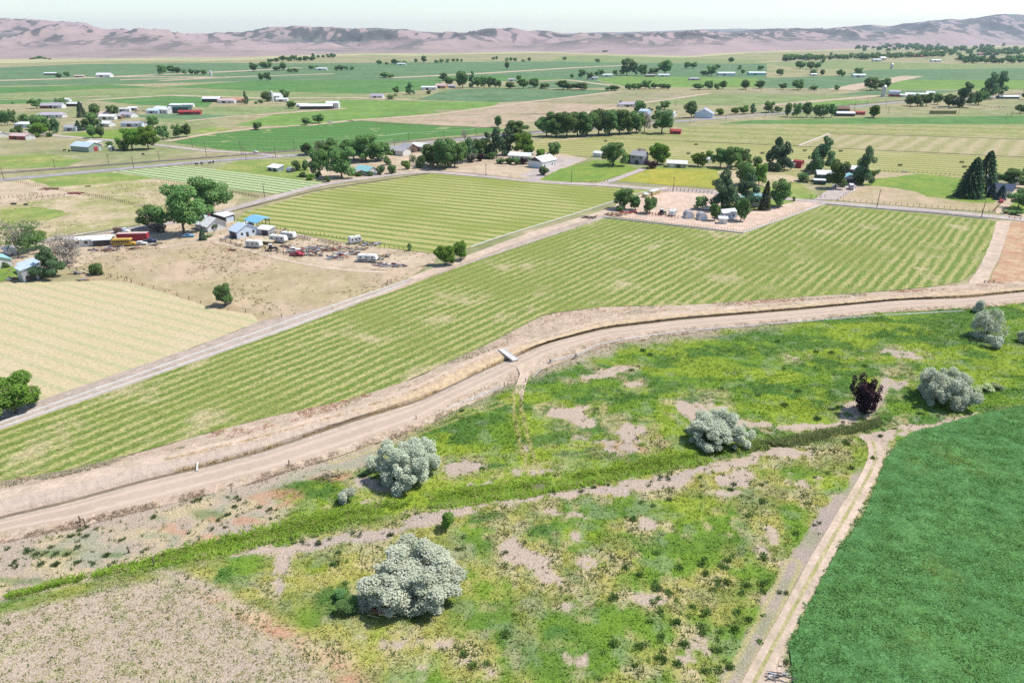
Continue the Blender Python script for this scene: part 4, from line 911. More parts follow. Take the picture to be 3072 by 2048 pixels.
# --- the silver trees of the meadow
tree('s', 1220, 1464, 226, 156, 'large silver-leaved tree beside the canal road, upper left of the meadow', zoff=-.1, rz=1.0, variant=0)
tree('s', 1243, 1848, 350, 190, 'largest silver-leaved tree, spreading wide in the foreground meadow', zoff=-.1, rz=2.2, variant=1)
tree('s', 2152, 1350, 205, 118, 'silver-leaved tree standing at the reed ditch, centre right of the meadow', zoff=-.1, rz=4.0, variant=0)
tree('s', 2822, 1228, 168, 132, 'big silver-leaved tree by the corner of the dark green crop', zoff=-.1, rz=.4, variant=1)
tree('S', 2890, 1228, 75, 62, 'silver shrub leaning on the right foot of the big silver tree', zoff=-.1, res='near')
tree('s', 2955, 1016, 88, 82, 'medium silver-leaved tree below the canal road at the right edge', zoff=-.1, res='near')
tree('S', 2981, 1046, 50, 42, 'small rounded silver shrub in front of the medium silver tree', zoff=-.1)
tree('S', 2938, 938, 40, 40, 'small silver shrub at the foot of the canal road bank', zoff=-.1)
tree('S', 3064, 1028, 46, 42, 'silver shrub cut by the right edge of the picture', zoff=-.1)
tree('S', 1038, 1508, 55, 46, 'small dark silver shrub left of the large silver tree', zoff=-.1)
tree('u', 2588, 1240, 96, 92, 'dark purple-leaved shrub at the end of the reed ditch', zoff=-.1, res='near')
tree('j', 1338, 1590, 44, 52, 'small bright green sapling on the bare bank between the silver trees', zoff=-.05)
T('pale sage shrub in the row along the dark green crop corner', 'k 2925 1178 38 18; k 2958 1172 44 22; k 2992 1168 36 18')
T('rounded green shrub in the shade left of the largest silver tree', 'h 1024 1795 40 26; h 1050 1840 62 40')
tree('l', 48, 1266, 178, 150, 'dense green tree at the left edge beside the concrete ditches', res='near', variant=0)
tree('l', -60, 1292, 150, 125, 'second green tree cut by the left edge behind the ditches', res='near', variant=1)
# --- farmstead on the left
tree('G', 75, 766, 112, 96, 'half-bare tree behind the blue-roofed shed at the left edge')
tree('m', 112, 748, 60, 58, 'green-crowned tree growing out of the half-bare tree')
tree('g', 205, 796, 96, 86, 'grey bare-branched tree in front of the white mobile home')
tree('p', 150, 836, 80, 92, 'dense dark green tree hugging the grey tin shed', res='near')
T('low green bush by the old wire fence below the grey bare tree', 'h 283 826 42 34; h 303 826 18 22')
tree('h', 18, 803, 22, 15, 'small round bush beside the turquoise roof at the left edge')
tree('q', 555, 707, 128, 136, 'huge dark cottonwood in front, beside the white farmhouse', variant=0)
tree('q', 638, 653, 120, 108, 'huge dark cottonwood behind the white farmhouse', variant=1)
tree('r', 462, 690, 88, 66, 'bushy green tree left of the huge cottonwoods')
tree('e', 478, 697, 46, 30, 'dry brownish bush in front of the bushy green tree')
tree('c', 609, 722, 25, 30, 'small cone-shaped evergreen on the lawn of the white farmhouse')
T('garden bush against the white farmhouse', 'h 644 692 24 22; j 662 686 22 16; k 630 712 26 10')
tree('r', 677, 919, 56, 62, 'single round tree on the edge of the pale stubble field')
tree('l', 1336, 798, 62, 58, 'larger of two round green trees where the dirt tracks meet', res='near')
tree('l', 1383, 782, 46, 54, 'smaller of two round green trees where the dirt tracks meet')
tree('h', 1231, 753, 17, 24, 'upright sapling at the end of the junk yard fence')
# --- farm by the striped field
T('tree in the dark grove behind the turquoise-roofed house', 'q 985 490 62 52; r 1062 482 74 60; r 920 466 46 34; G 965 466 38 40; r 1000 465 46 46; p 1035 468 36 42')
tree('q', 1098, 486, 104, 74, 'broad dark tree shading the yard behind the turquoise-roofed house')
tree('r', 960, 528, 60, 76, 'tall tree on the left of the pair beside the turquoise-roofed house')
tree('r', 1026, 536, 92, 88, 'bulkiest tree of the pair beside the turquoise-roofed house')
T('garden bush below the grove along the gravel road', 'h 895 512 30 28; h 918 512 26 30; j 933 541 26 17; h 956 532 20 18; h 981 546 22 18; h 907 532 22 14; h 1080 530 22 12; h 1111 529 22 14')
T('leafy tree beside the open-sided barn yard', 'r 1135 484 60 54; q 1158 478 46 44')
T('small yard tree between the turquoise-roofed house and the barns', 'h 1143 525 24 28; h 1160 496 28 26; h 1175 521 30 26; j 1220 509 26 26; G 1240 497 26 30')
T('tree in the thick clump left of the gravel yard', 'q 1300 500 66 60; r 1364 503 62 64; h 1263 506 30 36; r 1282 494 40 44; r 1335 506 88 84; r 1388 491 42 62; p 1408 484 50 62; G 1420 472 46 50; q 1440 476 52 54')
tree('d', 1395, 431, 26, 38, 'leafless dead tree beside the highway above the clump')
T('dark pine in the group of three above the gravel yard', 'i 1460 471 42 66; i 1490 475 48 78; i 1522 467 44 74')
T('dry brownish bush in the hedge below the three pines', 'e 1416 488 24 26; u 1440 484 28 20; h 1472 479 34 20')
tree('q', 1550, 411, 68, 44, 'broad tree beside the highway behind the pines')
tree('m', 1566, 467, 70, 60, 'light green broad tree behind the low white house')
tree('l', 1585, 470, 34, 34, 'small bright green tree against the low white house')
T('clipped bush in the hedge before the low white house', 'h 1503 492 30 16; h 1526 493 32 18; h 1550 494 30 20; u 1570 494 26 18; h 1592 492 30 18')
tree('l', 1621, 479, 34, 30, 'round green tree behind the long white shed')
tree('r', 1660, 475, 42, 44, 'upright tree at the far right corner of the long white shed')
tree('h', 1627, 527, 34, 26, 'round dark bush in front of the long white shed')
tree('r', 1494, 383, 30, 33, 'lone round tree at the corner of the ploughed field')
tree('g', 1933, 397, 38, 52, 'silvery bare tree between the long grove and the red shed')
T('tree in the long dense grove beyond the hay field', 'r 1640 411 66 56; q 1668 411 72 66; r 1700 412 70 68; q 1732 410 72 66; r 1762 410 70 68; q 1795 407 72 68; r 1828 406 72 70; q 1858 404 70 66; r 1885 402 66 64; q 1908 400 52 58')
tree('q', 1985, 402, 66, 64, 'big round tree standing by the small red shed')
# --- houses right of centre
tree('q', 1840, 498, 76, 64, 'big round tree left of the two-storey grey house')
tree('h', 1888, 489, 26, 24, 'bush between the round tree and the two-storey grey house')
tree('e', 1918, 470, 38, 24, 'brown-leaved tree behind the roof of the two-storey grey house')
tree('l', 1972, 493, 72, 58, 'bright green tree right of the two-storey grey house')
tree('u', 1953, 506, 40, 20, 'dark low bush in front of the two-storey grey house')
tree('l', 2094, 501, 53, 38, 'dense ball-shaped green tree behind the white-roofed garage')
tree('l', 2127, 478, 26, 24, 'small green tree behind the ball-shaped tree')
T('tree in the spreading row right of the ball-shaped tree', 'q 2160 504 54 52; q 2192 507 58 60; q 2226 501 52 50')
tree('i', 2326, 513, 64, 90, 'tall dark pine in front of the red shed')
tree('i', 2352, 510, 44, 74, 'shorter dark pine leaning on the tall pine by the red shed')
tree('h', 2272, 498, 31, 28, 'dark rounded evergreen left of the tall pine')
T('tree in the stand at the corral house', 'i 2165 630 80 106; i 2236 624 68 94; r 2236 557 62 64; m 2276 557 46 62')
tree('b', 2266, 592, 24, 26, 'small blue spruce behind the corral house')
tree('r', 2100, 629, 43, 37, 'round shade tree in the middle of the corral')
tree('r', 2143, 663, 35, 50, 'slender tree left of the white metal barn')
tree('r', 2222, 664, 49, 67, 'full green tree right of the white metal barn')
tree('n', 2292, 631, 37, 79, 'brownish spruce by the pale corral house')
tree('r', 2336, 621, 63, 75, 'leafy tree on the lawn right of the brownish spruce')
tree('h', 2382, 604, 11, 13, 'tiny clipped bush at the side of the driveway')
T('tree at the left end of the corral', 'q 1873 629 66 58; r 1906 631 36 42; r 1948 641 46 48')
tree('h', 1857, 635, 23, 16, 'dark bush under the trees at the left end of the corral')
tree('p', 2462, 515, 64, 94, 'tall broad poplar behind the green-roofed farmhouse')
tree('p', 2436, 523, 43, 68, 'dark poplar left of the tall broad poplar')
tree('r', 2506, 567, 62, 78, 'dark shade tree at the head of the driveway')
tree('p', 2588, 554, 55, 100, 'tall slender poplar by the farmhouse carport')
tree('j', 2577, 553, 29, 23, 'light green bush at the foot of the slender poplar')
T('garden bush beside the green-roofed farmhouse', 'h 2408 545 36 26; k 2420 548 30 14; j 2621 529 20 15; h 2632 522 16 12')
tree('c', 2904, 594, 84, 108, 'nearer of two great dark spruces on the green lawn', res='near')
tree('c', 2943, 577, 80, 110, 'farther of two great dark spruces on the green lawn', res='near')
T('blue spruce beside the dark blue roof', 'b 2971 593 30 39; b 2999 600 33 41')
tree('q', 3030, 561, 80, 48, 'spreading tree behind the dark blue roof at the right')
tree('q', 3053, 627, 60, 56, 'leafy tree on the lawn by the right edge')
tree('q', 3080, 542, 46, 56, 'tree cut by the right edge beyond the driveway')
T('low bush by the road at the right edge', 'k 3016 641 22 12; h 3046 646 34 14')
# --- left middle distance
T('dark tree in the trio at the far left edge', 'r 5 377 26 40; r 23 377 24 42; r 43 376 24 42')
tree('r', 77, 375, 33, 31, 'round tree beside the long grey-roofed house')
T('tall dark tree in the grove at the left', 'r 110 389 36 40; r 131 394 36 44; r 150 401 32 44; p 170 400 26 44')
tree('l', 117, 411, 57, 37, 'bright lime green tree among the dark grove at the left')
T('bush by the pink-roofed house', 'h 40 403 22 16; h 62 401 25 22; h 148 411 20 12')
tree('c', 247, 353, 30, 42, 'cone-shaped evergreen left of the cluttered farm')
T('tree in the pair above the cluttered farm', 'r 288 351 42 36; r 338 350 40 30')
T('dark tree in the trio among the left houses', 'c 238 393 24 28; r 260 391 32 32; r 283 386 42 44')
T('tree in the pair along the lane', 'r 278 415 32 36; r 305 414 30 34')
tree('r', 459, 384, 38, 33, 'round tree right of the cluttered farm')
T('light green spreading tree by the tan barn', 'm 398 451 70 58; m 446 449 62 62')
tree('h', 372, 453, 32, 26, 'dark bush under the spreading trees by the tan barn')
tree('h', 333, 440, 24, 15, 'dark bush behind the tan barn')
T('tree in the trio along the dirt lane', 'r 490 419 39 39; r 535 414 33 37; r 561 412 35 38')
tree('r', 773, 390, 32, 22, 'lone dark tree above the streaked green crop')
T('tree in the pair on the far edge of the streaked green crop', 'r 919 376 29 21; r 957 371 41 27')
T('tree around the far left farm', 'r 112 326 36 27; p 172 317 15 19; r 191 321 21 25; h 90 311 18 8')
T('slim tree by the pink-roofed farm', 'p 738 313 17 35; h 770 312 14 8; h 782 310 16 10')
T('round tree in the pair at the white silo farm', 'r 801 305 33 27; r 855 300 31 29')
tree('r', 876, 326, 31, 21, 'round tree left of the long white barn')
T('tree around the grey-roofed house in the bright crop', 'k 1175 298 27 15; r 1189 285 17 19; p 1231 284 23 25; h 1286 282 15 8')
T('tree of the pair alone in the far green fields', 'r 784 244 15 18; r 804 244 18 19')
FARG = 'far trees around the valley farms'
T('small far tree on the left side of the valley', 'r 177 235 18 11; r 202 231 15 11; r 486 225 25 21; r 517 220 26 17; r 535 221 22 14; r 555 224 14 11; r 575 225 16 13; r 592 225 15 11; r 612 225 16 11; r 762 216 23 20; r 790 207 20 15; r 806 207 20 14; r 830 213 24 9; r 852 212 21 18; r 870 219 16 10; r 888 219 16 10; r 40 312 10 6', FARG + ' on the left')
T('small far tree below the hills left of centre', 'r 812 189 18 9; r 830 187 16 9; r 848 184 20 12; r 866 185 18 10; r 884 183 20 12; r 900 185 18 10; r 918 184 18 11; r 936 184 18 10; r 940 176 12 11; r 955 175 12 7; r 970 175 12 7; r 985 174 12 8; r 998 174 14 10; r 1002 175 12 9; r 934 209 16 9; r 950 208 12 8; r 1010 213 14 11; r 1024 213 18 13; r 1040 212 14 10; r 1056 211 12 8', FARG + ' left of centre')
T('small far tree below the middle hills', 'r 1139 195 16 10; r 1160 195 10 6; r 1182 194 21 12; r 1196 195 14 9; r 1212 195 14 9; r 1248 189 13 9; r 1272 189 15 15; r 1310 191 14 8; r 1325 190 14 9; r 1342 189 12 9; r 1360 187 12 8; r 1372 187 10 8; r 1384 187 10 7; r 1155 234 30 8; r 1172 235 20 6; r 1480 181 10 7; r 1490 180 10 8; r 1520 186 11 9; r 1533 185 10 9; r 1545 186 11 9; r 1588 185 11 9; r 1570 187 12 6; r 1694 182 12 8', FARG + ' in the middle')
T('tree in the dense grove of the red-roofed farmhouse', 'r 1331 243 23 17; r 1348 257 29 19; r 1388 265 35 37; p 1417 263 19 35; r 1434 264 19 24; r 1452 265 19 26; r 1470 265 19 25; r 1486 265 17 22; r 1498 265 14 18', 'trees around the red-roofed farmhouse')
T('bush-like tree in the long broken row across the valley', 'r 1530 267 27 15; r 1570 266 31 21; r 1602 265 31 21; r 1632 267 28 12; r 1690 270 35 21; r 1712 270 24 14; r 1745 271 40 14; r 1822 273 15 9; r 1844 273 30 9; r 1885 271 19 14; r 1902 271 19 15; r 1918 270 16 14; r 1938 268 25 19; r 1962 267 21 13; r 1985 268 21 12; r 2003 268 18 11; r 2095 270 31 14; r 2126 269 27 19; r 2150 270 15 14; r 2168 268 23 19; r 2236 269 27 21; r 2279 266 27 17; r 2348 269 21 14; r 2393 271 33 23; r 2440 271 23 8; r 2509 274 13 14', 'broken tree row across the valley')
T('tree in the big dark stand of the far middle farm', 'r 1845 227 12 12; r 1880 227 42 34; p 1907 228 14 25; r 1926 229 25 25; r 1959 223 29 13; r 1995 223 40 31')
T('small far tree on the right side of the valley', 'r 1716 237 11 11; r 1745 235 19 19; r 1770 239 21 15; r 1790 228 16 10; r 1803 227 20 13; r 1558 244 15 13; r 1522 208 15 16; r 1792 189 13 9; r 1883 190 19 11; r 1815 163 20 5; r 2060 206 18 14; r 2080 206 20 14; r 2133 229 27 23; r 2110 227 18 10; r 2153 208 16 11; r 2194 188 19 11; r 2218 211 11 11; r 2228 223 13 11; r 2281 212 15 11; r 2340 227 21 14; r 2440 227 19 13; r 2466 227 16 13; r 2517 229 18 15; r 2528 232 11 13; r 2575 225 23 15; r 2400 208 27 18; r 2430 209 25 17; r 2450 208 20 15; r 2468 191 13 11', FARG + ' on the right')
T('tree around the grey-roofed farm by the highway', 'r 1862 314 11 11; r 1920 323 23 19; r 1918 344 35 37; r 1950 337 19 13; r 1975 336 19 17; r 1993 329 33 23')
tree('r', 2073, 354, 42, 47, 'round tree left of the pale grey barn by the highway')
T('tree in the row right of the pale grey barn', 'j 2163 346 29 18; l 2205 343 28 18; l 2230 343 32 24; p 2257 341 19 27; r 2305 339 33 31; r 2333 339 25 18')
T('tree in the thick row left of the brown barn', 'r 2362 351 26 38; r 2388 353 28 39; r 2420 353 34 43; r 2448 353 26 35; r 2470 355 28 38; r 2494 353 26 38')
tree('l', 2620, 354, 41, 35, 'olive green round tree right of the brown barn')
T('tree of the pair left of the silo', 'r 2612 272 38 28; r 2648 271 40 26')
T('tree in the crowded yard below the gambrel barn', 'r 2730 319 36 30; r 2752 321 32 34; r 2778 319 38 37; r 2812 314 30 30; r 2845 321 38 34')
tree('p', 2886, 323, 54, 66, 'tall wind-swept grey-green willow at the right')
tree('r', 2934, 316, 46, 40, 'dark leaning tree right of the wind-swept willow')
T('poplar of the tall dark pair at the right', 'p 2961 298 40 56; p 2993 295 36 54')
T('tree at the right edge beyond the tan strip', 'r 3061 341 33 25; r 3074 300 20 30')
def town():
    rng = np.random.default_rng(5); far = []
    for i in range(430):
        if i % 430 < 190: u = rng.uniform(2350, 2830); v = 181 - (u - 2350) / 480 * 12 + rng.normal() * 2.2
        elif i < 395: u = rng.uniform(2570, 3085); v = 143 + (u - 2570) / 500 * 12 + rng.normal() * 5 + rng.uniform(0, 12) * (u > 2750)
        else: u = rng.uniform(2870, 3080); v = rng.uniform(180, 192)
        far.append((u, v, rng.uniform(10, 22), rng.uniform(8, 14), rng.random()))
    far.sort(key=lambda t: -t[1])
    for u, v, w, h, q in far[:64]:
        side = 'left end' if u < 2520 else 'middle' if u < 2800 else 'right end'
        tree('r' if q < .8 else 'p', u, v, w, h, f'small dark tree along the near edge of the far town, {side}', f'trees on the near edge of the town, {side}')
    tm, cm = get_proto('round', 'r', 0, 'far')
    src = np.empty(len(cm.vertices) * 3, np.float32); cm.vertices.foreach_get('co', src); src = src.reshape(-1, 3)
    Vs, Fs, Cs = [], [], []; nf = len(src)
    for k, (u, v, w, h, q) in enumerate(far[64:]):
        mp = mpp(u, v); x, y, _ = G(u, v)
        Vs.append(src * np.array([w * mp, w * mp, h * mp]) + np.array([x, y, 0])); Fs.append(np.arange(nf).reshape(-1, 4) + k * nf); Cs.append(np.repeat(rng.random((nf // 4, 1)), 4, 0) * np.ones(3))
    o = ob('town_woodland', mesh_np('town_woodland', np.concatenate(Vs), np.concatenate(Fs), LM['r'], np.concatenate(Cs)))
    tag(o, 'dark mass of trees filling the far town below the right hills', 'trees', kind='stuff')
town()
T('tiny tree on the bare slope under the left hills', 'r 96 182 12 6; r 108 181 12 7; r 122 180 16 9; r 136 181 12 6; r 150 182 10 5; r 264 161 12 6; r 280 161 10 5; r 184 175 8 4', 'trees under the left hills')
# ------------------------------------------------------------------ grass, reeds, crop plants and weeds (uncountable)
M_grass = bladesmat('grass_blades')
def tufts(name, label, cat, P, h, w, nb, cols, lean=0.6, spread=0.5, seed=1):
    """P (n,3) roots; h, w arrays; nb blades each, every blade one triangle"""
    rng = np.random.default_rng(seed); n = len(P)
    th = rng.uniform(0, 2 * np.pi, (n, nb)); rr = rng.uniform(0, 1, (n, nb)) * spread
    h = np.broadcast_to(h, (n,))[:, None] * rng.uniform(.6, 1.25, (n, nb)); w = np.broadcast_to(w, (n,))[:, None]
    bx = P[:, 0:1] + np.cos(th) * rr * w; by = P[:, 1:2] + np.sin(th) * rr * w; bz = np.broadcast_to(P[:, 2:3], bx.shape)
    ph = th + rng.normal(size=(n, nb)) * .5 + np.pi / 2; hw = w * rng.uniform(.18, .34, (n, nb))
    A = np.stack([bx + np.cos(ph) * hw, by + np.sin(ph) * hw, bz - .03], -1); B = np.stack([bx - np.cos(ph) * hw, by - np.sin(ph) * hw, bz - .03], -1)
    ln = lean * w * rng.uniform(.3, 1.3, (n, nb))
    C = np.stack([bx + np.cos(th) * ln, by + np.sin(th) * ln, bz + h], -1)
    V = np.stack([A, B, C], 2).reshape(-1, 3); F = np.arange(len(V)).reshape(-1, 3)
    cc = np.repeat((cols[:, None] * rng.uniform(.84, 1.16, (n, nb, 1)))[:, :, None], 3, 2)
    o = ob(name, mesh_np(name, V, F, M_grass, cc.reshape(-1, 3)))
    return tag(o, label, cat, kind='stuff')
g = np.random.default_rng(21)
def inside_view(x, y, mx=60):
    u, v = UV(x, y); return (u > -mx) & (u < 3072 + mx) & (v < 2110)
# meadow grass
x = g.uniform(-100, 190, 230000); y = g.uniform(50, 215, 230000)
ok = inside_view(x, y) & (samp(keep, x, y)) & (samp(gv, x, y) > samp(vS, x, y) - 2) & (samp(alfD, x, y) < -.2) & (samp(dTrack, x, y) > 1.6)
x, y = x[ok], y[ok]; dens = np.clip(samp(lush_mask, x, y) * (.35 + .9 * samp(nB, x, y)), .03, 1); near = np.clip(120 / y, .4, 1.0)
ok = g.random(len(x)) < dens * near * np.clip(1 - samp(pl, x, y) * 1.5, .02, 1); x, y = x[ok], y[ok]
c = samp(col, x, y); lum = c.sum(1, keepdims=True); gc = c * 1.2 + np.array([.07, .14, .02]) * .3
gc[lum[:, 0] > .95] = np.array([.16, .20, .07])
hgt = .16 + .30 * samp(nB, x, y) + .2 * g.random(len(x)) ** 3
tufts('meadow_grass', 'tussocky green and yellow meadow grass covering the near meadow', 'grass', np.stack([x, y, samp(Z, x, y)], 1), hgt, .34, 4, gc, 1.2, .9)
print('meadow tufts', len(x))
# reeds in the ditch
RW = W2(REED); L = np.r_[0, np.cumsum(np.hypot(*np.diff(RW, axis=0).T))]
n = 15000; s_ = g.uniform(0, L[-1], n); rx = np.interp(s_, L, RW[:, 0]); ry = np.interp(s_, L, RW[:, 1]); ru, rv = UV(rx, ry)
half = np.interp(ru, [0, 300, 477, 640, 1300, 2100, 2400, 2640], [.5, .6, 1.5, 2.0, 2.3, 1.8, 1.3, .9]); off = g.normal(size=n) * half * .55
off += (fbm(rx, ry, 9, 3) - .5) * 2.5
rx = rx - off * .12 + 0; ry = ry + off
cat_ = sstep(2200, 2330, ru + g.normal(size=n) * 40)[:, None]
rc = (np.array([.24, .38, .05]) * (1 - cat_) + np.array([.16, .215, .08]) * cat_) * g.uniform(.75, 1.25, (n, 1))
rk = (fbm(rx + 31, ry, 5, 3) > .34) & (g.random(n) < np.interp(ru, [0, 420, 520], [.3, .4, 1])); rc[g.random(n) < .12] = np.array([.40, .36, .16]); rx, ry, rc, cat_ = rx[rk], ry[rk], rc[rk], cat_[rk]
tufts('reeds', 'tall green reeds and cattails filling the ditch across the meadow', 'reeds', np.stack([rx, ry, samp(Z, rx, ry)], 1), .38 + .28 * cat_[:, 0], .48, 5, rc, 1.3, .9, 2)
# dark weed clumps dotted over the yellow grass
def clumps(name, label, cat, pts, rad, colr, seed, nb=36, hh=.8):
    rg = np.random.default_rng(seed); P = []; Cc = []; Hh = []
    for (cx_, cy_), r_ in zip(pts, rad):
        k = int(nb * (r_ / .6) ** 2); a = rg.uniform(0, 6.28, k); q = np.sqrt(rg.random(k)) * r_
        px = cx_ + np.cos(a) * q; py = cy_ + np.sin(a) * q
        P.append(np.stack([px, py, samp(Z, px, py)], 1)); Hh.append(hh * r_ * (1.15 - (q / r_) ** 2 * .6)); Cc.append(np.array(colr) * rg.uniform(.7, 1.3, (k, 1)))
    tufts(name, label, cat, np.concatenate(P), np.concatenate(Hh), .30, 4, np.concatenate(Cc), .9, .8, seed)
pts = []; rad = []
for i in range(75):
    u = g.uniform(1900, 2330); v = g.uniform(1640, 2040)
    if u > 2640 - (v - 1400) * .56 - 60: continue
    pts.append(G(u, v)[:2]); rad.append(g.uniform(.25, .62))
for i in range(55):
    u = g.uniform(950, 2420); v = g.uniform(1420, 2040)
    if samp(lush_mask, *[np.array([q]) for q in G(u, v)[:2]])[0] < .6 or samp(dTrack, *[np.array([q]) for q in G(u, v)[:2]])[0] < 4: continue
    pts.append(G(u, v)[:2]); rad.append(g.uniform(.25, .7))
for i in range(55):
    u = g.uniform(1150, 2750); v = g.uniform(1010, 1420)
    p = [np.array([q]) for q in G(u, v)[:2]]
    if samp(lush_mask, *p)[0] < .5 or samp(gv, *p)[0] < samp(vS, *p)[0] + 8: continue
    pts.append(G(u, v)[:2]); rad.append(g.uniform(.3, .8))
clumps('weed_clumps', 'dark green weed clumps dotted over the meadow', 'weeds', pts, rad, (.135, .24, .06), 5)
pts = []; rad = []
for (u0, u1, v0, v1, k) in [(0, 900, 1480, 1640, 70), (2500, 3000, 1240, 1330, 46), (2440, 2640, 1380, 1620, 26), (2330, 2460, 1750, 2040, 34), (880, 1600, 1600, 1660, 30), (1600, 2300, 1420, 1500, 40), (0, 500, 1640, 1700, 40)]:
    for i in range(k):
        q = G(g.uniform(u0, u1), g.uniform(v0, v1)); p = [np.array([t_]) for t_ in q[:2]]
        if samp(gv, *p)[0] < samp(vS, *p)[0] + 4 or samp(alfD, *p)[0] > -.5 or samp(dTrack, *p)[0] < 1.8: continue
        pts.append(q[:2]); rad.append(g.uniform(.18, .5))
clumps('bank_weeds', 'small grey-green weeds scattered on the bare banks', 'weeds', pts, rad, (.10, .14, .06), 6)
# sprouts of the left field
x = g.uniform(-100, -5, 60000); y = g.uniform(50, 100, 60000); ok = inside_view(x, y) & (samp(sprout, x, y) > .5) & (g.random(60000) < (.18 + 1.1 * np.clip(samp(nC, x, y) * .6 + samp(nB, x, y) * .4 - .38, 0, 1)))
x, y = x[ok], y[ok]; cc = np.where((g.random(len(x)) < .45)[:, None], np.array([.13, .18, .055]), np.array([.30, .30, .10])) * g.uniform(.8, 1.2, (len(x), 1))
tufts('sprouts', 'sparse young crop plants scattered over the bare lower left field', 'sprouts', np.stack([x, y, samp(Z, x, y)], 1), .14, .30, 4, cc, 1.0, .8, 7)
# alfalfa
x = g.uniform(25, 135, 150000); y = g.uniform(46, 150, 150000); a_ = samp(alfD, x, y); ok = inside_view(x, y, 120) & (a_ > -.1); x, y = x[ok], y[ok]
nz = fbm(x * .9 + y * .35, y * 1.6, 2.0, 3); nl = fbm(x, y, 16, 3)
ok = g.random(len(x)) < .55 + .6 * (nz - .3); x, y, nz, nl = x[ok], y[ok], nz[ok], nl[ok]
cc = np.array([.098, .235, .075]) * (1 - nl[:, None]) + np.array([.135, .272, .07]) * nl[:, None]; yl = sstep(.66, .76, fbm(x + 70, y, 9, 3))[:, None]
cc = (cc * (1 - .5 * yl) + np.array([.22, .26, .06]) * .5 * yl) * g.uniform(.8, 1.2, (len(x), 1))
tufts('alfalfa_plants', 'dense dark green alfalfa plants of the lower right field', 'crop', np.stack([x, y, np.full(len(x), .16)], 1), .12 + .36 * np.clip(nz - .25, 0, 1), .42, 4, cc, 1.1, .9, 8)
# stubble regrowth along the rows of the cut hay field
dA = np.array([math.sin(R(AZ_A)), math.cos(R(AZ_A))]); nA_ = np.array([dA[1], -dA[0]])
x = g.uniform(-140, 230, 420000); y = g.uniform(95, 300, 420000)
u, v = UV(x, y); hay = [o for o in COL.objects if o.name.startswith('hay_field')]
polyA = GA([(-100, 1330), (0, 1293), (400, 1155), (900, 979), (1222, 859), (1430, 786), (1800, 664), (2226, 706), (2474, 622), (2800, 650), (2980, 672), (2950, 760), (2920, 815), (2780, 858), (2400, 888), (2050, 913), (1828, 917), (1688, 931), (1624, 942), (1528, 996), (1350, 1080), (1200, 1148), (1038, 1199), (800, 1250), (596, 1303), (267, 1396), (0, 1442), (-100, 1465)])
ok = inside_view(x, y) & (sdist(x, y, polyA) > .3); x, y = x[ok], y[ok]
ph = (x * nA_[0] + y * nA_[1]) / 3.3; w_ = np.abs(ph - np.round(ph)) * 2 + (fbm(x, y, 1.3, 2) - .5) * .5
pt = fbm(x, y, 17, 4)
ok = g.random(len(x)) < np.clip((.62 - w_) * 1.6, .04, .8) * np.clip(110 / y, .3, 1) * np.clip(1 - (pt - .58) * 8, .15, 1); x, y, pt = x[ok], y[ok], pt[ok]
cc = np.array([.17, .25, .05]) * g.uniform(.7, 1.3, (len(x), 1)); cc[g.random(len(x)) < .45] = np.array([.42, .38, .16])
tufts('hay_regrowth', 'green regrowth in rows over the long cut hay field', 'crop', np.stack([x, y, np.full(len(x), .11)], 1), .16, .32, 3, cc, .9, .9, 9)
print('rows', len(x))
# straw on the canal bank, dead weeds on the shoulder
def along(n, va, vb, z0, z1, ur, seed):
    rg = np.random.default_rng(seed); u = rg.uniform(*ur, n); f = rg.random(n)
    a = np.interp(u, UU, va); b = np.interp(u, UU, vb); v = a + (b - a) * f; z = z0 + (z1 - z0) * f
    A = GA(np.stack([u, v], 1), 0.2); return A, z, u
A, zz, u = along(8000, T1, CL['W'] - hw * 2, .72, -.05, (500, 3072), 3)
ok = fbm(A[:, 0], A[:, 1], 5, 3) > .36; A, zz = A[ok], zz[ok]
tufts('bank_straw', 'dry straw-coloured grass on the canal bank', 'grass', np.c_[A, zz], .28, .34, 4, np.array([.58, .44, .22]) * g.uniform(.7, 1.2, (len(A), 1)), 1.0, .9, 10)
A, zz, u = along(9000, CL['R1'] * .8 + CL['S'] * .2, CL['S'], .30, -.05, (0, 3072), 4)
ok = fbm(A[:, 0], A[:, 1], 3, 3) > .47; A, zz = A[ok], zz[ok]
tufts('shoulder_weeds', 'dead brown weeds along the shoulder of the canal road', 'weeds', np.c_[A, zz], .13, .28, 4, np.array([.44, .345, .26]) * g.uniform(.7, 1.3, (len(A), 1)), 1.0, .9, 11)
A, zz, u = along(5000, CL['E'], T0, .2, .7, (0, 3072), 5)
ok = fbm(A[:, 0], A[:, 1], 6, 3) > .5; A, zz, u = A[ok], zz[ok], u[ok]
rc = np.where((fbm(A[:, 0] + 9, A[:, 1], 12, 2) > .5)[:, None], np.array([.44, .26, .17]), np.array([.36, .33, .22])) * g.uniform(.7, 1.2, (len(A), 1))
tufts('verge_weeds', 'rust and grey weeds between the hay field and the bank track', 'weeds', np.c_[A, zz], .22, .34, 4, rc, 1.0, .9, 12)

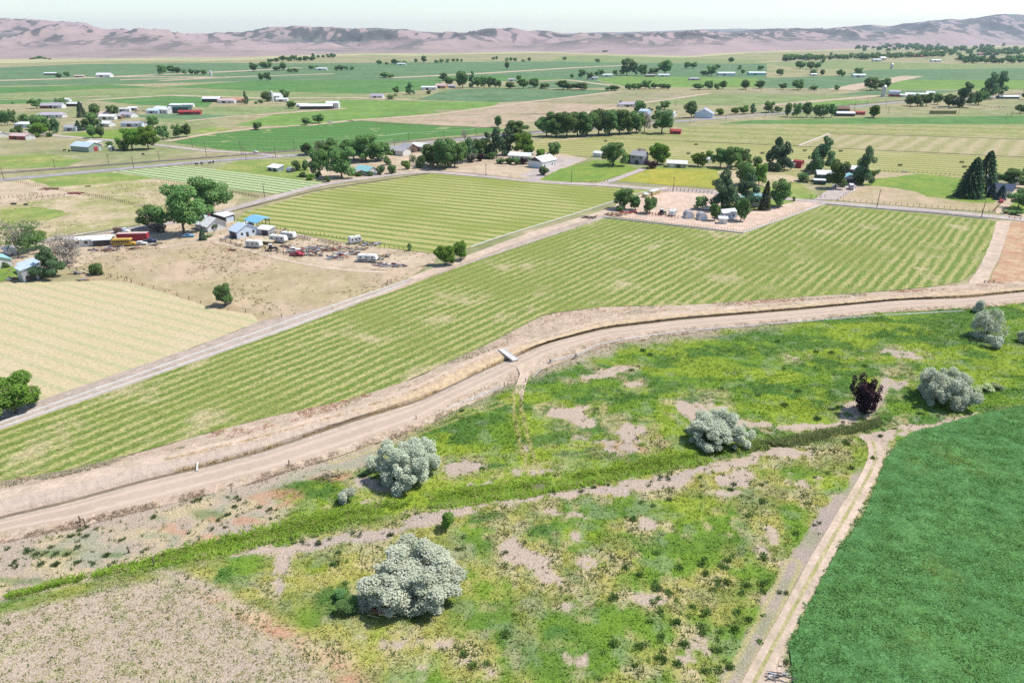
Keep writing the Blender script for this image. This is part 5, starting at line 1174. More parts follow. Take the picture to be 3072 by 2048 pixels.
# weeds dotted over the dry pastures, the paddock and the farm yards
n = 9000; u = g.uniform(-20, 1330, n); v = g.uniform(548, 948, n)
Wp = GA(np.stack([u, v], 1)); okp = np.zeros(n, bool)
for pl_ in ([(0, 560), (240, 590), (480, 545), (620, 562), (700, 590), (560, 650), (300, 690), (0, 730)], [(0, 735), (320, 690), (700, 665), (1000, 726), (1310, 764), (1290, 800), (1180, 855), (900, 945), (640, 900), (310, 834), (240, 800), (0, 830)]):
    okp |= sdist(Wp[:, 0], Wp[:, 1], GA(pl_)) > 0
dn = fbm(Wp[:, 0], Wp[:, 1], 26, 3); okp &= g.random(n) < np.clip((dn - .36) * 3.2, .04, 1); Wp = Wp[okp]
cw = np.where((g.random(len(Wp)) < .5)[:, None], np.array([.20, .21, .08]), np.array([.33, .25, .14])) * g.uniform(.7, 1.25, (len(Wp), 1))
tufts('pasture_weeds', 'small weeds dotted over the dry pastures and the paddock', 'weeds', np.c_[Wp, np.full(len(Wp), .15)], .3, .55, 5, cw, 1.0, .9, 14)
# ================================================================== BUILDINGS, VEHICLES, FENCES, POLES
P_ = dict(white=paint('white_paint', (0.70, 0.69, 0.66), .6, .08), wmetal=paint('white_metal_roof', (0.76, 0.77, 0.77), .4, .08, .6), blueroof=paint('pale_blue_roof', (0.52, 0.62, 0.72), .4, .06), sky=paint('blue_roof', (0.20, 0.46, 0.68), .4, .08),
 teal=paint('turquoise_roof', (0.30, 0.56, 0.56), .5, .08), grey=paint('grey_shingle', (0.38, 0.37, 0.39), .9, .1), lav=paint('lavender_shingle', (0.42, 0.38, 0.44), .9, .08), dark=paint('dark_boards', (0.09, 0.08, 0.08), .9, .15), wood=paint('weathered_boards', (0.26, 0.19, 0.14), .9, .18),
 brown=paint('brown_boards', (0.22, 0.14, 0.10), .9, .15), red=paint('red_boards', (0.38, 0.06, 0.06), .7, .12), pink=paint('pink_shingle', (0.58, 0.42, 0.40), .9, .08), tan=paint('tan_siding', (0.46, 0.40, 0.30), .8, .08), pale=paint('pale_blue_siding', (0.58, 0.66, 0.76), .7, .06),
 gwall=paint('grey_green_siding', (0.32, 0.36, 0.30), .7, .1), tin=paint('grey_tin', (0.46, 0.48, 0.52), .45, .12, metal=.3), dgreen=paint('dark_green_siding', (0.05, 0.11, 0.10), .7, .1), navy=paint('dark_blue_shingle', (0.05, 0.07, 0.13), .8, .1), glass=paint('window_glass', (0.03, 0.04, 0.05), .1, .05, spec=.6),
 orange=paint('orange_shingle', (0.52, 0.28, 0.16), .8, .1), yellow=paint('bus_yellow', (0.60, 0.38, 0.07), .5, .12), cream=paint('cream_paint', (0.70, 0.62, 0.42), .6, .08), rubber=paint('rubber', (0.03, 0.03, 0.03), .9, .1), steel=paint('steel', (0.45, 0.46, 0.47), .4, .1, metal=.6), rust=paint('rusty_pipe', (0.34, 0.11, 0.07), .8, .15),
 pole=paint('pole_wood', (0.17, 0.125, 0.10), .9, .15), post=paint('post_wood', (0.20, 0.15, 0.12), .9, .2), conc=M_conc, hay=paint('hay_bale', (0.30, 0.30, 0.13), .95, .15), haytan=paint('old_hay', (0.50, 0.42, 0.22), .95, .15), pipe=paint('pvc_pipe', (0.62, 0.61, 0.58), .4, .05), silo=paint('silo_concrete', (0.60, 0.58, 0.55), .8, .08), bred=paint('red_paint', (0.42, 0.05, 0.07), .5, .1), cow=paint('black_hide', (0.02, 0.018, 0.016), .8, .2))

def box_me(name, sx, sy, sz, mat, z0=0.0, bev=0.0, off=(0, 0)):
    bm = bmesh.new(); bmesh.ops.create_cube(bm, size=1)
    for v in bm.verts: v.co = (v.co.x * sx + off[0], v.co.y * sy + off[1], (v.co.z + .5) * sz + z0)
    if bev: bmesh.ops.bevel(bm, geom=bm.edges[:], offset=bev, segments=2, affect='EDGES')
    me = bpy.data.meshes.new(name); bm.to_mesh(me); bm.free(); me.materials.append(mat); return me
def prism_me(name, prof, depth, mat, axis='x'):
    """profile polygon [(a, z)] swept +-depth/2 along axis"""
    n = len(prof); V = []; 
    for s in (-.5, .5):
        for a, z in prof: V.append((s * depth, a, z) if axis == 'x' else (a, s * depth, z))
    F = [tuple(range(n))[::-1], tuple(range(n, 2 * n))] + [(i, (i + 1) % n, n + (i + 1) % n, n + i) for i in range(n)]
    me = bpy.data.meshes.new(name); me.from_pydata(V, [], F); me.update()
    bm = bmesh.new(); bm.from_mesh(me); bmesh.ops.recalc_face_normals(bm, faces=bm.faces[:]); bm.to_mesh(me); bm.free(); me.materials.append(mat); return me
def cyl_me(name, r, h, mat, seg=12, z0=0.0, r2=None):
    bm = bmesh.new(); bmesh.ops.create_cone(bm, cap_ends=True, segments=seg, radius1=r, radius2=r if r2 is None else r2, depth=h)
    for v in bm.verts: v.co.z += h / 2 + z0
    me = bpy.data.meshes.new(name); bm.to_mesh(me); bm.free(); me.materials.append(mat); return me

GRID = 51.3
def thing(name, label, cat, u, v, rot=0.0, group=None, z=0.05):
    x, y, _ = G(u, v); e = empty(name, (x, y, z), R(rot)); return tag(e, label, cat, group)
def opening(name, e, side, L, W, pos, z, w, h, mat, proud=.06, frame=None):
    me = box_me(name, w if side[0] == 'y' else .12, .12 if side[0] == 'y' else w, h, mat, z0=0)
    o = ob(name, me, e)
    o.location = ((pos, math.copysign(W / 2 + proud - .06, 1 if side[1] == '+' else -1), z) if side[0] == 'y' else (math.copysign(L / 2 + proud - .06, 1 if side[1] == '+' else -1), pos, z))
    if frame:
        m2 = box_me('frame', w + .24 if side[0] == 'y' else .1, .1 if side[0] == 'y' else w + .24, h + .24, frame, z0=-.12); f = ob('frame', m2, o)
        f.location = (0, (-.03 if side[1] == '+' else .03), 0) if side[0] == 'y' else ((-.03 if side[1] == '+' else .03), 0, 0)
    return o
def house(name, label, cat, u, v, L, W, H, rh, rot, wall, roof, wins='', doors='', ov=.4, style='gable', group=None, chim=False, gable=None):
    """gabled building, ridge along local x. wins/doors: 'y-:pos,z,w,h y-:...' """
    e = thing(name, label, cat, u, v, rot, group)
    wl, rf = P_[wall], P_[roof]
    if style == 'gable':
        ob('wall', prism_me('wall', [(-W / 2, 0), (W / 2, 0), (W / 2, H), (0, H + rh), (-W / 2, H)], L, wl), e)
        k = rh / (W / 2); o_ = ov; t = .16
        rm = prism_me('roof', [(-W / 2 - o_, H - k * o_ + .03), (0, H + rh + .03), (W / 2 + o_, H - k * o_ + .03), (W / 2 + o_, H - k * o_ + .03 + t), (0, H + rh + .03 + t), (-W / 2 - o_, H - k * o_ + .03 + t)], L + 2 * o_, rf)
        ro = ob('roof', rm, e)
        if gable: 
            for s in (-1, 1):
                g_ = prism_me('gable_board', [(-W / 2 + .3, H + .05), (W / 2 - .3, H + .05), (0, H + rh - .18)], .08, P_[gable]); ob('gable_board', g_, e).location = (s * (L / 2 + .03), 0, 0)
    elif style == 'hip':
        ob('wall', box_me('wall', L, W, H, wl), e); o_ = ov
        V = [(-L / 2 - o_, -W / 2 - o_, H), (L / 2 + o_, -W / 2 - o_, H), (L / 2 + o_, W / 2 + o_, H), (-L / 2 - o_, W / 2 + o_, H), (-L / 2 + W * .42, 0, H + rh), (L / 2 - W * .42, 0, H + rh)]
        me = bpy.data.meshes.new('roof'); me.from_pydata(V, [], [(0, 1, 5, 4), (1, 2, 5), (2, 3, 4, 5), (3, 0, 4), (3, 2, 1, 0)]); me.materials.append(rf); ro = ob('roof', me, e)
    elif style == 'shed':
        ob('wall', prism_me('wall', [(-W / 2, 0), (W / 2, 0), (W / 2, H + rh), (-W / 2, H)], L, wl), e); k = rh / W
        ro = ob('roof', prism_me('roof', [(-W / 2 - ov, H - k * ov + .03), (W / 2 + ov, H + rh + k * ov + .03), (W / 2 + ov, H + rh + k * ov + .17), (-W / 2 - ov, H - k * ov + .17)], L + 2 * ov, rf), e)
    elif style == 'gambrel':
        pr = [(-W / 2, H), (-W * .36, H + rh * .62), (0, H + rh), (W * .36, H + rh * .62), (W / 2, H)]
        ob('wall', prism_me('wall', [(-W / 2, 0), (W / 2, 0)] + pr[::-1], L, wl), e)
        ro = ob('roof', prism_me('roof', [(a * 1.04, z + .04 - (.25 if abs(a) > W * .4 else 0)) for a, z in pr] + [(a * 1.06, z + .22 - (.25 if abs(a) > W * .4 else 0)) for a, z in pr[::-1]], L + .6, rf), e)
    elif style == 'arch':
        an = np.linspace(0, np.pi, 11); pr = [(-W / 2 * math.cos(a), H * .35 + (H * .65 + rh) * math.sin(a)) for a in an]
        ob('wall', prism_me('wall', [(-W / 2, 0)] + [(a * .985, z * .985) for a, z in pr] + [(W / 2, 0)], L, wl), e)
        ro = ob('roof', prism_me('roof', pr + [(a * 1.03, z * 1.03) for a, z in pr[::-1]], L + .12, rf), e)
    for spec, nm, mt in ((wins, 'window', 'glass'), (doors, 'door', 'white')):
        for it in spec.split():
            side, val = it.split(':'); f = val.split(','); mat = P_[f[4]] if len(f) > 4 else P_[mt]
            opening(nm, e, side, L, W, float(f[0]), float(f[1]), float(f[2]), float(f[3]), mat, .06, P_['white'] if nm == 'window' else None)
    if chim:
        ob('chimney', box_me('chimney', .6, .6, 1.2, P_['red'], z0=H + rh - .6), ro)
    return e
NW, NE = GRID - 90, GRID
house('machine_shed', 'long white metal shed on the gravel yard with dark gable', 'shed', 1627, 499, 15, 11, 4.0, 2.6, NE, 'white', 'wmetal', 'y-:-5,1.2,1.2,1 y-:3,1.2,1.2,1', 'x-:0,0,4,3.2,pale y-:6,0,1.1,2.1,tin', gable='dark')
house('farmhouse', 'low white-roofed house behind the clipped hedge', 'house', 1562, 478, 15, 8, 2.8, 1.6, -18, 'white', 'wmetal', 'y-:-4,1,1.4,1.1 y-:2,1,1.4,1.1', 'y-:-1,0,1,2.1,brown')
house('barn', 'grey-roofed open-sided barn beside the dark shade tree', 'barn', 1186, 463, 20, 9, 3.2, 1.8, -28, 'white', 'grey', '', 'y-:-4,0,3,2.8,dark y-:2,0,3,2.8,dark')  # dark panels painted as the shade of the open side, not doors
house('barn', 'brown barn with pale roof near the highway', 'barn', 1226, 457, 9, 9, 3.6, 2.4, NW, 'brown', 'grey', '', 'x+:0,0,3,3,dark')
house('barn', 'white-roofed barn right of the brown barn', 'barn', 1264, 452, 13, 9, 3.4, 2.0, -30, 'tan', 'wmetal', '', 'y-:0,0,3,2.8,dark')
house('farmhouse', 'small house with turquoise roof beside the gravel road', 'house', 1100, 522, 12, 8, 2.7, 2.0, NW, 'white', 'teal', 'y-:-3,1,1.2,1.1 x+:-2,1,1.1,1.1', 'y-:0,0,1,2.1,brown x+:1.5,0,1,2,pale')
house('shed', 'little red shed against the turquoise-roofed house', 'shed', 1070, 526, 4, 4, 2.2, .6, NW, 'red', 'grey', '', 'y-:0,0,1,1.8,dark', style='shed')
house('shelter', 'open grey livestock shelter in the pasture above the striped field', 'shed', 828, 512, 9, 5, 2.1, 1.1, NW + 10, 'tin', 'wmetal', '', 'y-:-2.5,0,2.4,1.8,dark y-:1.5,0,2.4,1.8,dark', style='shed')  # both dark panels stand in for the shaded inside of the open bays
house('shed', 'small dark arched shed beside the pasture trees', 'shed', 873, 516, 4, 4, 2.2, .5, NW, 'dark', 'tin', '', 'x+:0,0,1.6,1.8,dark', style='arch')
house('farmhouse', 'white farmhouse with bright metal roof under the huge cottonwoods', 'house', 634, 686, 10, 8.5, 2.7, 2.6, NW, 'white', 'wmetal', 'y-:-3,1,1.1,1.2 y-:2.5,1,1.1,1.2 x+:-2,1,1,1.2', 'y-:0,0,1,2.1,brown', ov=.7, chim=True)
house('shed', 'dark open-fronted shed with flat white roof behind the farmhouse', 'shed', 675, 660, 9, 4.5, 2.4, .5, NW, 'dark', 'wmetal', '', 'x+:0,0,3.6,2.1,pale y-:1,0,5,2.1,dark', style='shed')  # wide dark panel paints the shade inside the open front, no real door
house('outbuilding', 'pale blue gabled outbuilding in the junk yard corner', 'shed', 733, 707, 6, 9.5, 3.0, 2.2, NW, 'pale', 'blueroof', 'x+:-2.6,1.2,1,1 x+:2.6,1.2,1,1.2', 'x+:-.2,0,1.1,2.1,dark y-:0,0,4.4,2.4,dark')
house('shed', 'tiny grey lean-to left of the blue pole barn', 'shed', 748, 684, 3, 3, 2.2, .4, NW, 'tin', 'wmetal', '', 'x+:0,0,1,1.9,navy', style='shed')
house('shed', 'dark livestock shed with white roof below the blue pole barn', 'shed', 799, 702, 6, 4, 2.4, .5, NW + 18, 'tin', 'wmetal', '', 'y-:1,0,3,2,dark', style='shed')
house('mobile_home', 'long white mobile home with porch at the left farm', 'mobile home', 262, 735, 14, 4.6, 2.7, .7, 12, 'white', 'wmetal', 'y-:-5,1,1.2,1.1 y-:-2.6,1,1.2,1.1 y-:.6,1,1.2,1.1', 'y-:3,0,2.2,2.2,tin')
house('carport', 'white-roofed carport at the right end of the mobile home', 'carport', 314, 733, 6, 5.5, 2.4, .4, 12, 'dark', 'wmetal', '', 'y-:0,0,4.5,2,dark', style='shed')
house('tin_shed', 'tall grey tin shed with pale blue roof at the left', 'shed', 88, 838, 5, 4.6, 4.2, .8, NW, 'tin', 'blueroof', '', 'x+:0,0,3,2,dark', style='shed')
house('tin_shed', 'lower tin shed roof behind the tall tin shed', 'shed', 92, 816, 6.5, 5, 2.8, .8, NW, 'tin', 'blueroof', '', 'x+:0,0,2,2,dark', style='shed')
house('cottage', 'cottage with turquoise roof cut by the left edge', 'house', -8, 798, 9, 7, 2.6, 1.6, NW, 'white', 'teal', 'x+:1,1,1,1', 'x+:-1.5,0,1,2,red')
house('shed', 'small white shed behind the turquoise cottage', 'shed', 33, 764, 3.5, 3, 2.2, .6, NW, 'white', 'wmetal', '', 'x+:0,0,1,1.9,tin')
house('barn', 'long barn with pale blue roof and red door beside the spreading trees', 'barn', 262, 452, 18, 11, 3.6, 2.4, -22, 'gwall', 'blueroof', '', 'x+:0,0,3,3,red x+:3.4,0,1.2,2.2,white')
house('shed', 'white lean-to behind the pale blue barn', 'shed', 283, 440, 12, 6, 3, .8, -22, 'cream', 'wmetal', '', '', style='shed')
house('shed', 'little white shed right of the pale blue barn', 'shed', 336, 450, 3.6, 3, 2.2, .7, NW, 'white', 'wmetal', '', 'x+:0,0,1,1.8,dark')
house('house', 'two-storey grey house with steep front gable', 'house', 1917, 490, 9, 8, 5.4, 2.4, NW + 6, 'lav', 'grey', 'y-:-2.4,3.4,1.2,1.3 y-:2.4,3.4,1.2,1.3 x+:0,3.4,1.2,1.3', 'y-:0,0,2.6,2.4,dark', chim=True)
house('garage', 'low garage with brilliant white roof and pale doors', 'garage', 2030, 501, 12, 7, 2.6, 1.4, -14, 'tan', 'wmetal', 'y-:4.5,1,1,1', 'y-:-3,0,2.6,2.1,white y-:1,0,2.6,2.1,dark')
house('shed', 'small white shed left of the big round tree', 'shed', 1796, 470, 6, 5, 2.6, 1.0, NW, 'white', 'wmetal', '', 'x+:0,0,2,2,dark')
house('shed', 'little white shed beside the ball-shaped tree', 'shed', 2121, 488, 4, 4, 2.4, 1, NW, 'white', 'wmetal', '', 'x+:0,0,1.2,2,dark')
house('metal_barn', 'white metal barn among the corral trees', 'barn', 2178, 654, 7.5, 5.2, 3.1, .9, NW + 60, 'pale', 'wmetal', 'y-:2,1,1,1', 'y-:-1.5,0,2,2.2,tin')
house('arched_shed', 'left of two grey-roofed arched sheds in the corral', 'shed', 2065, 653, 4.6, 4.0, 2.2, .9, NE + 40, 'white', 'grey', '', 'x-:0,0,1.6,1.9,pale', style='arch', group='arched sheds in the corral')
house('arched_shed', 'right of two grey-roofed arched sheds in the corral', 'shed', 2104, 658, 4.6, 4.0, 2.2, .9, NE + 40, 'white', 'grey', '', 'x-:0,0,1.6,1.9,pale', style='arch', group='arched sheds in the corral')
house('shed', 'small white boxy shed in front of the white metal barn', 'shed', 2168, 670, 3.4, 2.8, 2.3, .3, -10, 'white', 'wmetal', '', 'y-:-.6,0,1,1.9,tin', style='shed')
house('house', 'pale house with turquoise-grey roof hidden in the corral trees', 'house', 2262, 614, 11, 9, 3, 2.6, NW, 'white', 'teal', 'x+:-2,1,1.1,1.1 x+:2,1,1.1,1.1', 'x+:0,0,1,2.1,brown')
house('farmhouse', 'dark green two-storey farmhouse with white roof at the driveway head', 'house', 2470, 544, 9, 8, 4.4, 1.6, -12, 'dgreen', 'wmetal', 'y-:-2.5,3,1.1,1.2 y-:2,3,1.1,1.2', 'y-:0,0,1,2.1,white')
house('porch', 'low white-roofed porch in front of the dark green farmhouse', 'porch', 2458, 553, 6, 2.5, 2.3, .3, -12, 'dgreen', 'wmetal', '', 'y-:0,0,2,1.9,dark', style='shed')
house('shed', 'white-roofed shed behind the slender poplar', 'shed', 2550, 518, 11, 7, 2.6, 1.4, -16, 'grey', 'wmetal', '', 'y-:-1,0,4,2,dark')
house('carport', 'grey gabled carport below the slender poplar', 'carport', 2546, 547, 7, 8, 2.8, 1.8, NE + 25, 'grey', 'teal', '', 'x-:0,0,4.6,2.3,dark')
house('shed', 'white shed between the pines and the red shed', 'shed', 2374, 501, 6, 5, 2.8, 1.2, NW, 'white', 'wmetal', '', 'x+:0,0,2,2.2,tin')
house('red_shed', 'red shed with white lean-to behind the pines', 'shed', 2393, 503, 5, 5, 3.0, 1.6, NW, 'red', 'red', '', 'x+:0,0,1.6,2,white', style='gambrel')
house('red_shed', 'small red shed at the end of the long grove', 'shed', 2026, 402, 9, 5, 2.6, 1.2, NW + 20, 'red', 'bred', '', 'y-:0,0,2.2,2,dark')
house('house', 'house with dark blue roof behind the blue spruces', 'house', 2998, 582, 11, 9, 3, 2.4, NW, 'white', 'navy', 'y-:-3,1,1.2,1.1 x+:2,1,1.2,1.1', 'y-:1,0,1,2.1,red')
house('shed', 'bright white shed behind the great spruces', 'shed', 2974, 545, 6, 5, 2.6, 1.0, NW, 'white', 'wmetal', '', 'x+:0,0,1.4,2,dark')
house('garage', 'white garage at the right edge beyond the spreading tree', 'garage', 3060, 553, 8, 6, 2.6, 1, -10, 'white', 'wmetal', '', 'y-:0,0,3,2.1,dark')
FARH = [  # label, u, v, L, W, H, rh, rot, wall, roof, style
 ('long house with lavender-grey roof among the left groves', 157, 353, 25, 10, 3, 2.2, 4, 'white', 'lav', 'hip'), ('pink-roofed house with white garage end at the far left', 66, 417, 15, 9, 2.8, 1.6, -14, 'red', 'pink', 'gable'), ('white garage joined to the pink-roofed house', 89, 418, 6, 7, 2.8, 1.6, NW, 'white', 'pink', 'gable'),
 ('pale blue house with white roof above the lime green tree', 77, 381, 14, 9, 3, 1.6, -12, 'pale', 'wmetal', 'hip'), ('white farmhouse with grey roof at the far left farm', 146, 325, 14, 9, 3.2, 2.2, 0, 'brown', 'lav', 'gable'), ('white gabled house joined to the far left farmhouse', 176, 325, 13, 9, 3.4, 2.6, 0, 'white', 'lav', 'gable'),
 ('small white shed behind the far left farm', 201, 305, 9, 6, 2.8, 1, 0, 'white', 'wmetal', 'gable'), ('dark open shed right of the far left farm', 223, 319, 14, 8, 3, 1, 0, 'dark', 'wmetal', 'shed'), ('white cottage cut by the left edge beside the bushes', 4, 411, 10, 7, 2.6, 1.4, NW, 'white', 'wmetal', 'gable'),
 ('large white barn far left in the green plain', 315, 232, 38, 16, 6, 4, -6, 'white', 'wmetal', 'gable'), ('long low white barn far left beyond the lane', 154, 225, 34, 10, 4, 2, 2, 'dark', 'wmetal', 'gable'), ('pinkish low farmhouse left of the large white barn', 240, 232, 26, 10, 3, 2, 0, 'tan', 'pink', 'gable'),
 ('white-roofed barn in the middle of the cluttered farm', 496, 339, 24, 12, 4, 2.6, NW + 10, 'white', 'wmetal', 'gable'), ('dark green barn in the cluttered farm', 541, 339, 22, 10, 6, 1.5, 2, 'dgreen', 'dgreen', 'gable'), ('low red shed in front of the dark green barn', 571, 344, 22, 6, 3, 1.4, 6, 'red', 'red', 'gable'), ('blue-roofed shed at the left of the cluttered farm', 465, 340, 14, 8, 3, 1.6, -10, 'pale', 'blueroof', 'gable'),
 ('white shed behind the dark green barn', 528, 326, 12, 7, 4, 1, 0, 'white', 'wmetal', 'shed'), ('white trailer row at the back of the cluttered farm', 556, 322, 20, 6, 3, 1, 4, 'white', 'wmetal', 'gable'), ('white truck box at the left of the cluttered farm', 372, 335, 14, 5, 3, .5, 6, 'white', 'wmetal', 'gable'), ('white shed among the scrap of the cluttered farm', 402, 332, 10, 6, 3, 1, 0, 'tan', 'wmetal', 'gable'),
 ('pinkish house under the paired trees', 313, 350, 16, 9, 3, 2, -8, 'tan', 'pink', 'gable'), ('white house in front of the pinkish house', 328, 358, 18, 8, 3, 1.6, -10, 'white', 'wmetal', 'gable'), ('dark shed right of the white house', 355, 357, 9, 7, 3, 1.4, 0, 'brown', 'grey', 'gable'), ('white L-shaped house by the small lawn', 386, 352, 16, 9, 3, 2, -20, 'white', 'lav', 'gable'),
 ('white cottage beside the lane trees', 319, 379, 14, 8, 2.8, 1.8, -14, 'white', 'wmetal', 'gable'), ('grey-roofed ranch house on the small green lawn', 404, 379, 20, 9, 2.8, 1.6, -6, 'pale', 'grey', 'gable'), ('white garage end of the grey-roofed ranch house', 424, 379, 8, 8, 2.8, 1.6, NW, 'white', 'grey', 'gable'), ('blue-grey house hidden by the dark trio of trees', 222, 392, 12, 9, 3, 1.8, -8, 'pale', 'grey', 'gable'),
 ('dark barn with white roof at the pink-roofed farm', 638, 306, 22, 10, 4, 2, 0, 'dark', 'wmetal', 'gable'), ('white-roofed farmhouse at the pink-roofed farm', 684, 309, 22, 10, 3, 2, -8, 'white', 'pink', 'gable'), ('orange-roofed house at the pink-roofed farm', 718, 308, 18, 10, 3, 2.6, -14, 'tan', 'orange', 'gable'), ('white two-storey house between two round trees', 828, 302, 16, 10, 6, 3, -10, 'white', 'wmetal', 'gable'), ('low white shed right of the white two-storey house', 848, 305, 14, 8, 3, 1.2, 0, 'white', 'wmetal', 'gable'),
 ('long white-roofed barn with dark open side in the green crop', 952, 327, 36, 12, 3.4, 2, 4, 'dark', 'wmetal', 'gable'), ('tall white end block of the long barn', 1000, 325, 14, 12, 6, 1.6, 4, 'white', 'wmetal', 'gable'), ('white trailer left of the long barn', 908, 322, 12, 6, 3, 1, 0, 'white', 'wmetal', 'gable'),
 ('grey-roofed house with white gable in the bright crop', 1133, 294, 22, 11, 3.4, 3, -12, 'white', 'lav', 'gable'), ('white machine shed left of the red-roofed farmhouse', 1288, 270, 30, 12, 5, 1.6, 0, 'white', 'wmetal', 'gable'), ('red-roofed farmhouse before the dense grove', 1324, 265, 22, 12, 5, 3.4, -14, 'orange', 'pink', 'gable'), ('small grey house inside the dense grove', 1355, 263, 14, 10, 3, 2, 0, 'lav', 'lav', 'gable'),
 ('low lavender-roofed house at the corner of the fallow field', 1889, 320, 28, 11, 3, 2.2, 2, 'white', 'lav', 'hip'), ('blue shed beside the trees by the highway', 1935, 348, 10, 9, 5, 1.6, NW, 'pale', 'blueroof', 'gable'), ('row of white sheds by the highway', 2000, 349, 18, 10, 3.4, 1.6, -30, 'white', 'wmetal', 'gable'), ('pale grey gabled barn by the highway', 2112, 352, 18, 18, 4, 4.5, NE + 20, 'pale', 'tin', 'gable'), ('small white shed left of the blue shed', 1914, 352, 7, 6, 3, 1, 0, 'white', 'wmetal', 'gable'),
 ('long green-white barn far right of centre', 2177, 227, 46, 16, 6, 2.5, 0, 'pale', 'wmetal', 'gable'), ('second long white barn right of the green-white barn', 2269, 226, 46, 16, 6, 2.5, 0, 'teal', 'wmetal', 'gable'), ('white low shed under the big dark stand', 1990, 230, 30, 12, 4, 2, 0, 'white', 'wmetal', 'gable'), ('dark shed left of the white low shed', 1950, 231, 24, 10, 4, 2, 0, 'brown', 'grey', 'gable'), ('white house left of the big dark stand', 1780, 239, 22, 11, 4, 2, 0, 'white', 'lav', 'gable'), ('low white barn between far groves', 1822, 230, 24, 10, 4, 2, 0, 'white', 'wmetal', 'gable'), ('lavender-roofed house alone in the far crop', 2082, 241, 26, 12, 3.5, 2.5, 0, 'lav', 'lav', 'hip'), ('white house with round tree in the far crop', 1536, 244, 18, 10, 4, 2, 0, 'white', 'lav', 'gable'),
 ('big gambrel barn with silvery roof beside the silo', 2681, 290, 17, 14, 4, 6, NW + 12, 'red', 'tin', 'gambrel'), ('long white lean-to of the gambrel barn', 2703, 291, 18, 7, 3, 1, NW + 12, 'white', 'wmetal', 'shed'), ('white-roofed shed right of the gambrel barn', 2729, 289, 16, 9, 3.4, 2.2, -20, 'white', 'wmetal', 'gable'), ('low white shed above the crowded yard', 2766, 288, 22, 8, 3, 1.4, 0, 'white', 'wmetal', 'gable'), ('tall white-roofed shed above the crowded yard', 2790, 286, 13, 9, 4, 2.4, -30, 'white', 'wmetal', 'gable'),
 ('brown barn right of the thick tree row', 2521, 337, 16, 9, 4, 2, -10, 'brown', 'brown', 'gable'), ('white-roofed cattle shed in front of the brown barn', 2533, 348, 18, 8, 2.8, 1.4, -6, 'dark', 'wmetal', 'gable'), ('low red shed right of the cattle shed', 2571, 344, 14, 6, 2.4, 1, -8, 'red', 'red', 'gable'), ('long white-roofed house at the right behind the poplars', 3022, 296, 34, 9, 3, 1.6, 0, 'dgreen', 'wmetal', 'gable'), ('white barn in the far right crop', 2575, 232, 32, 13, 5, 2.4, 0, 'white', 'wmetal', 'gable'), ('small white barn in the far right crop edge', 2440, 228, 16, 9, 4, 2, 0, 'white', 'wmetal', 'gable'),
 ('white shed before the far town', 2629, 185, 34, 16, 7, 3, 0, 'white', 'wmetal', 'gable'), ('white barn beside the white shed before the far town', 2646, 182, 30, 16, 10, 5, 20, 'cream', 'wmetal', 'gable'), ('left of the red-roofed school blocks in the far town', 2672, 172, 60, 24, 8, 4, 0, 'lav', 'bred', 'gable'), ('middle of the red-roofed school blocks in the far town', 2712, 171, 50, 24, 8, 4, 0, 'lav', 'bred', 'gable'), ('right of the red-roofed school blocks in the far town', 2750, 172, 50, 22, 7, 4, 0, 'red', 'bred', 'gable'), ('long red-roofed building at the right of the far town', 2962, 166, 110, 24, 7, 4, 0, 'lav', 'bred', 'gable'), ('white shed at the right of the far town', 2806, 186, 40, 16, 6, 3, 0, 'white', 'wmetal', 'gable'),
 ('white house on the bare slope under the left hills', 294, 162, 20, 12, 5, 2, 0, 'white', 'wmetal', 'gable'), ('white farm shed below the middle hills', 1205, 196, 30, 12, 5, 2, 0, 'white', 'wmetal', 'gable'), ('white sheds row left of centre below the hills', 965, 211, 34, 12, 5, 2, 0, 'white', 'wmetal', 'gable')]
for lab, u, v, L, W, H, rh, rot, wl, rf, st in FARH:
    if v < 300: L, W, H, rh = L * .78, W * .8, H * .8, rh * .8
    nw = max(1, int(L / 8)); ws = ' '.join(f'y-:{(-.5 + (i + .6) / nw) * L * .8:.1f},1.1,1.6,1.3' for i in range(nw)) if u and L < 30 and wl not in ('dark', 'brown', 'dgreen') else ''
    house('barn' if 'barn' in lab or 'shed' in lab else 'house', lab, 'barn' if 'barn' in lab else 'shed' if 'shed' in lab else 'house', u, v, L, W, H, rh, rot, wl, rf, ws, f'y-:{-L * .12:.1f},0,{min(4, L * .2):.1f},{H * .75:.1f},dark', style=st)
def silo(label, u, v, r, h, mat):
    e = thing('silo', label, 'silo', u, v); ob('tower', cyl_me('tower', r, h, P_[mat], 18), e); d = ob('dome', cyl_me('dome', r * 1.02, r * .7, P_['steel'], 18, z0=h, r2=r * .2), e)
    for k in range(5): ob('hoop', cyl_me('hoop', r * 1.03, .3, P_['steel'], 18, z0=h * (k + .6) / 5.5), e)
silo('grey concrete silo left of the gambrel barn', 2648, 291, 3.0, 13, 'silo'); silo('small white silo far left at the tree-lined farm', 633, 229, 3, 9, 'white'); silo('slim grey silo before the far town', 2674, 207, 3.5, 11, 'silo'); silo('white silo by the white two-storey house', 817, 304, 2.2, 11, 'white')
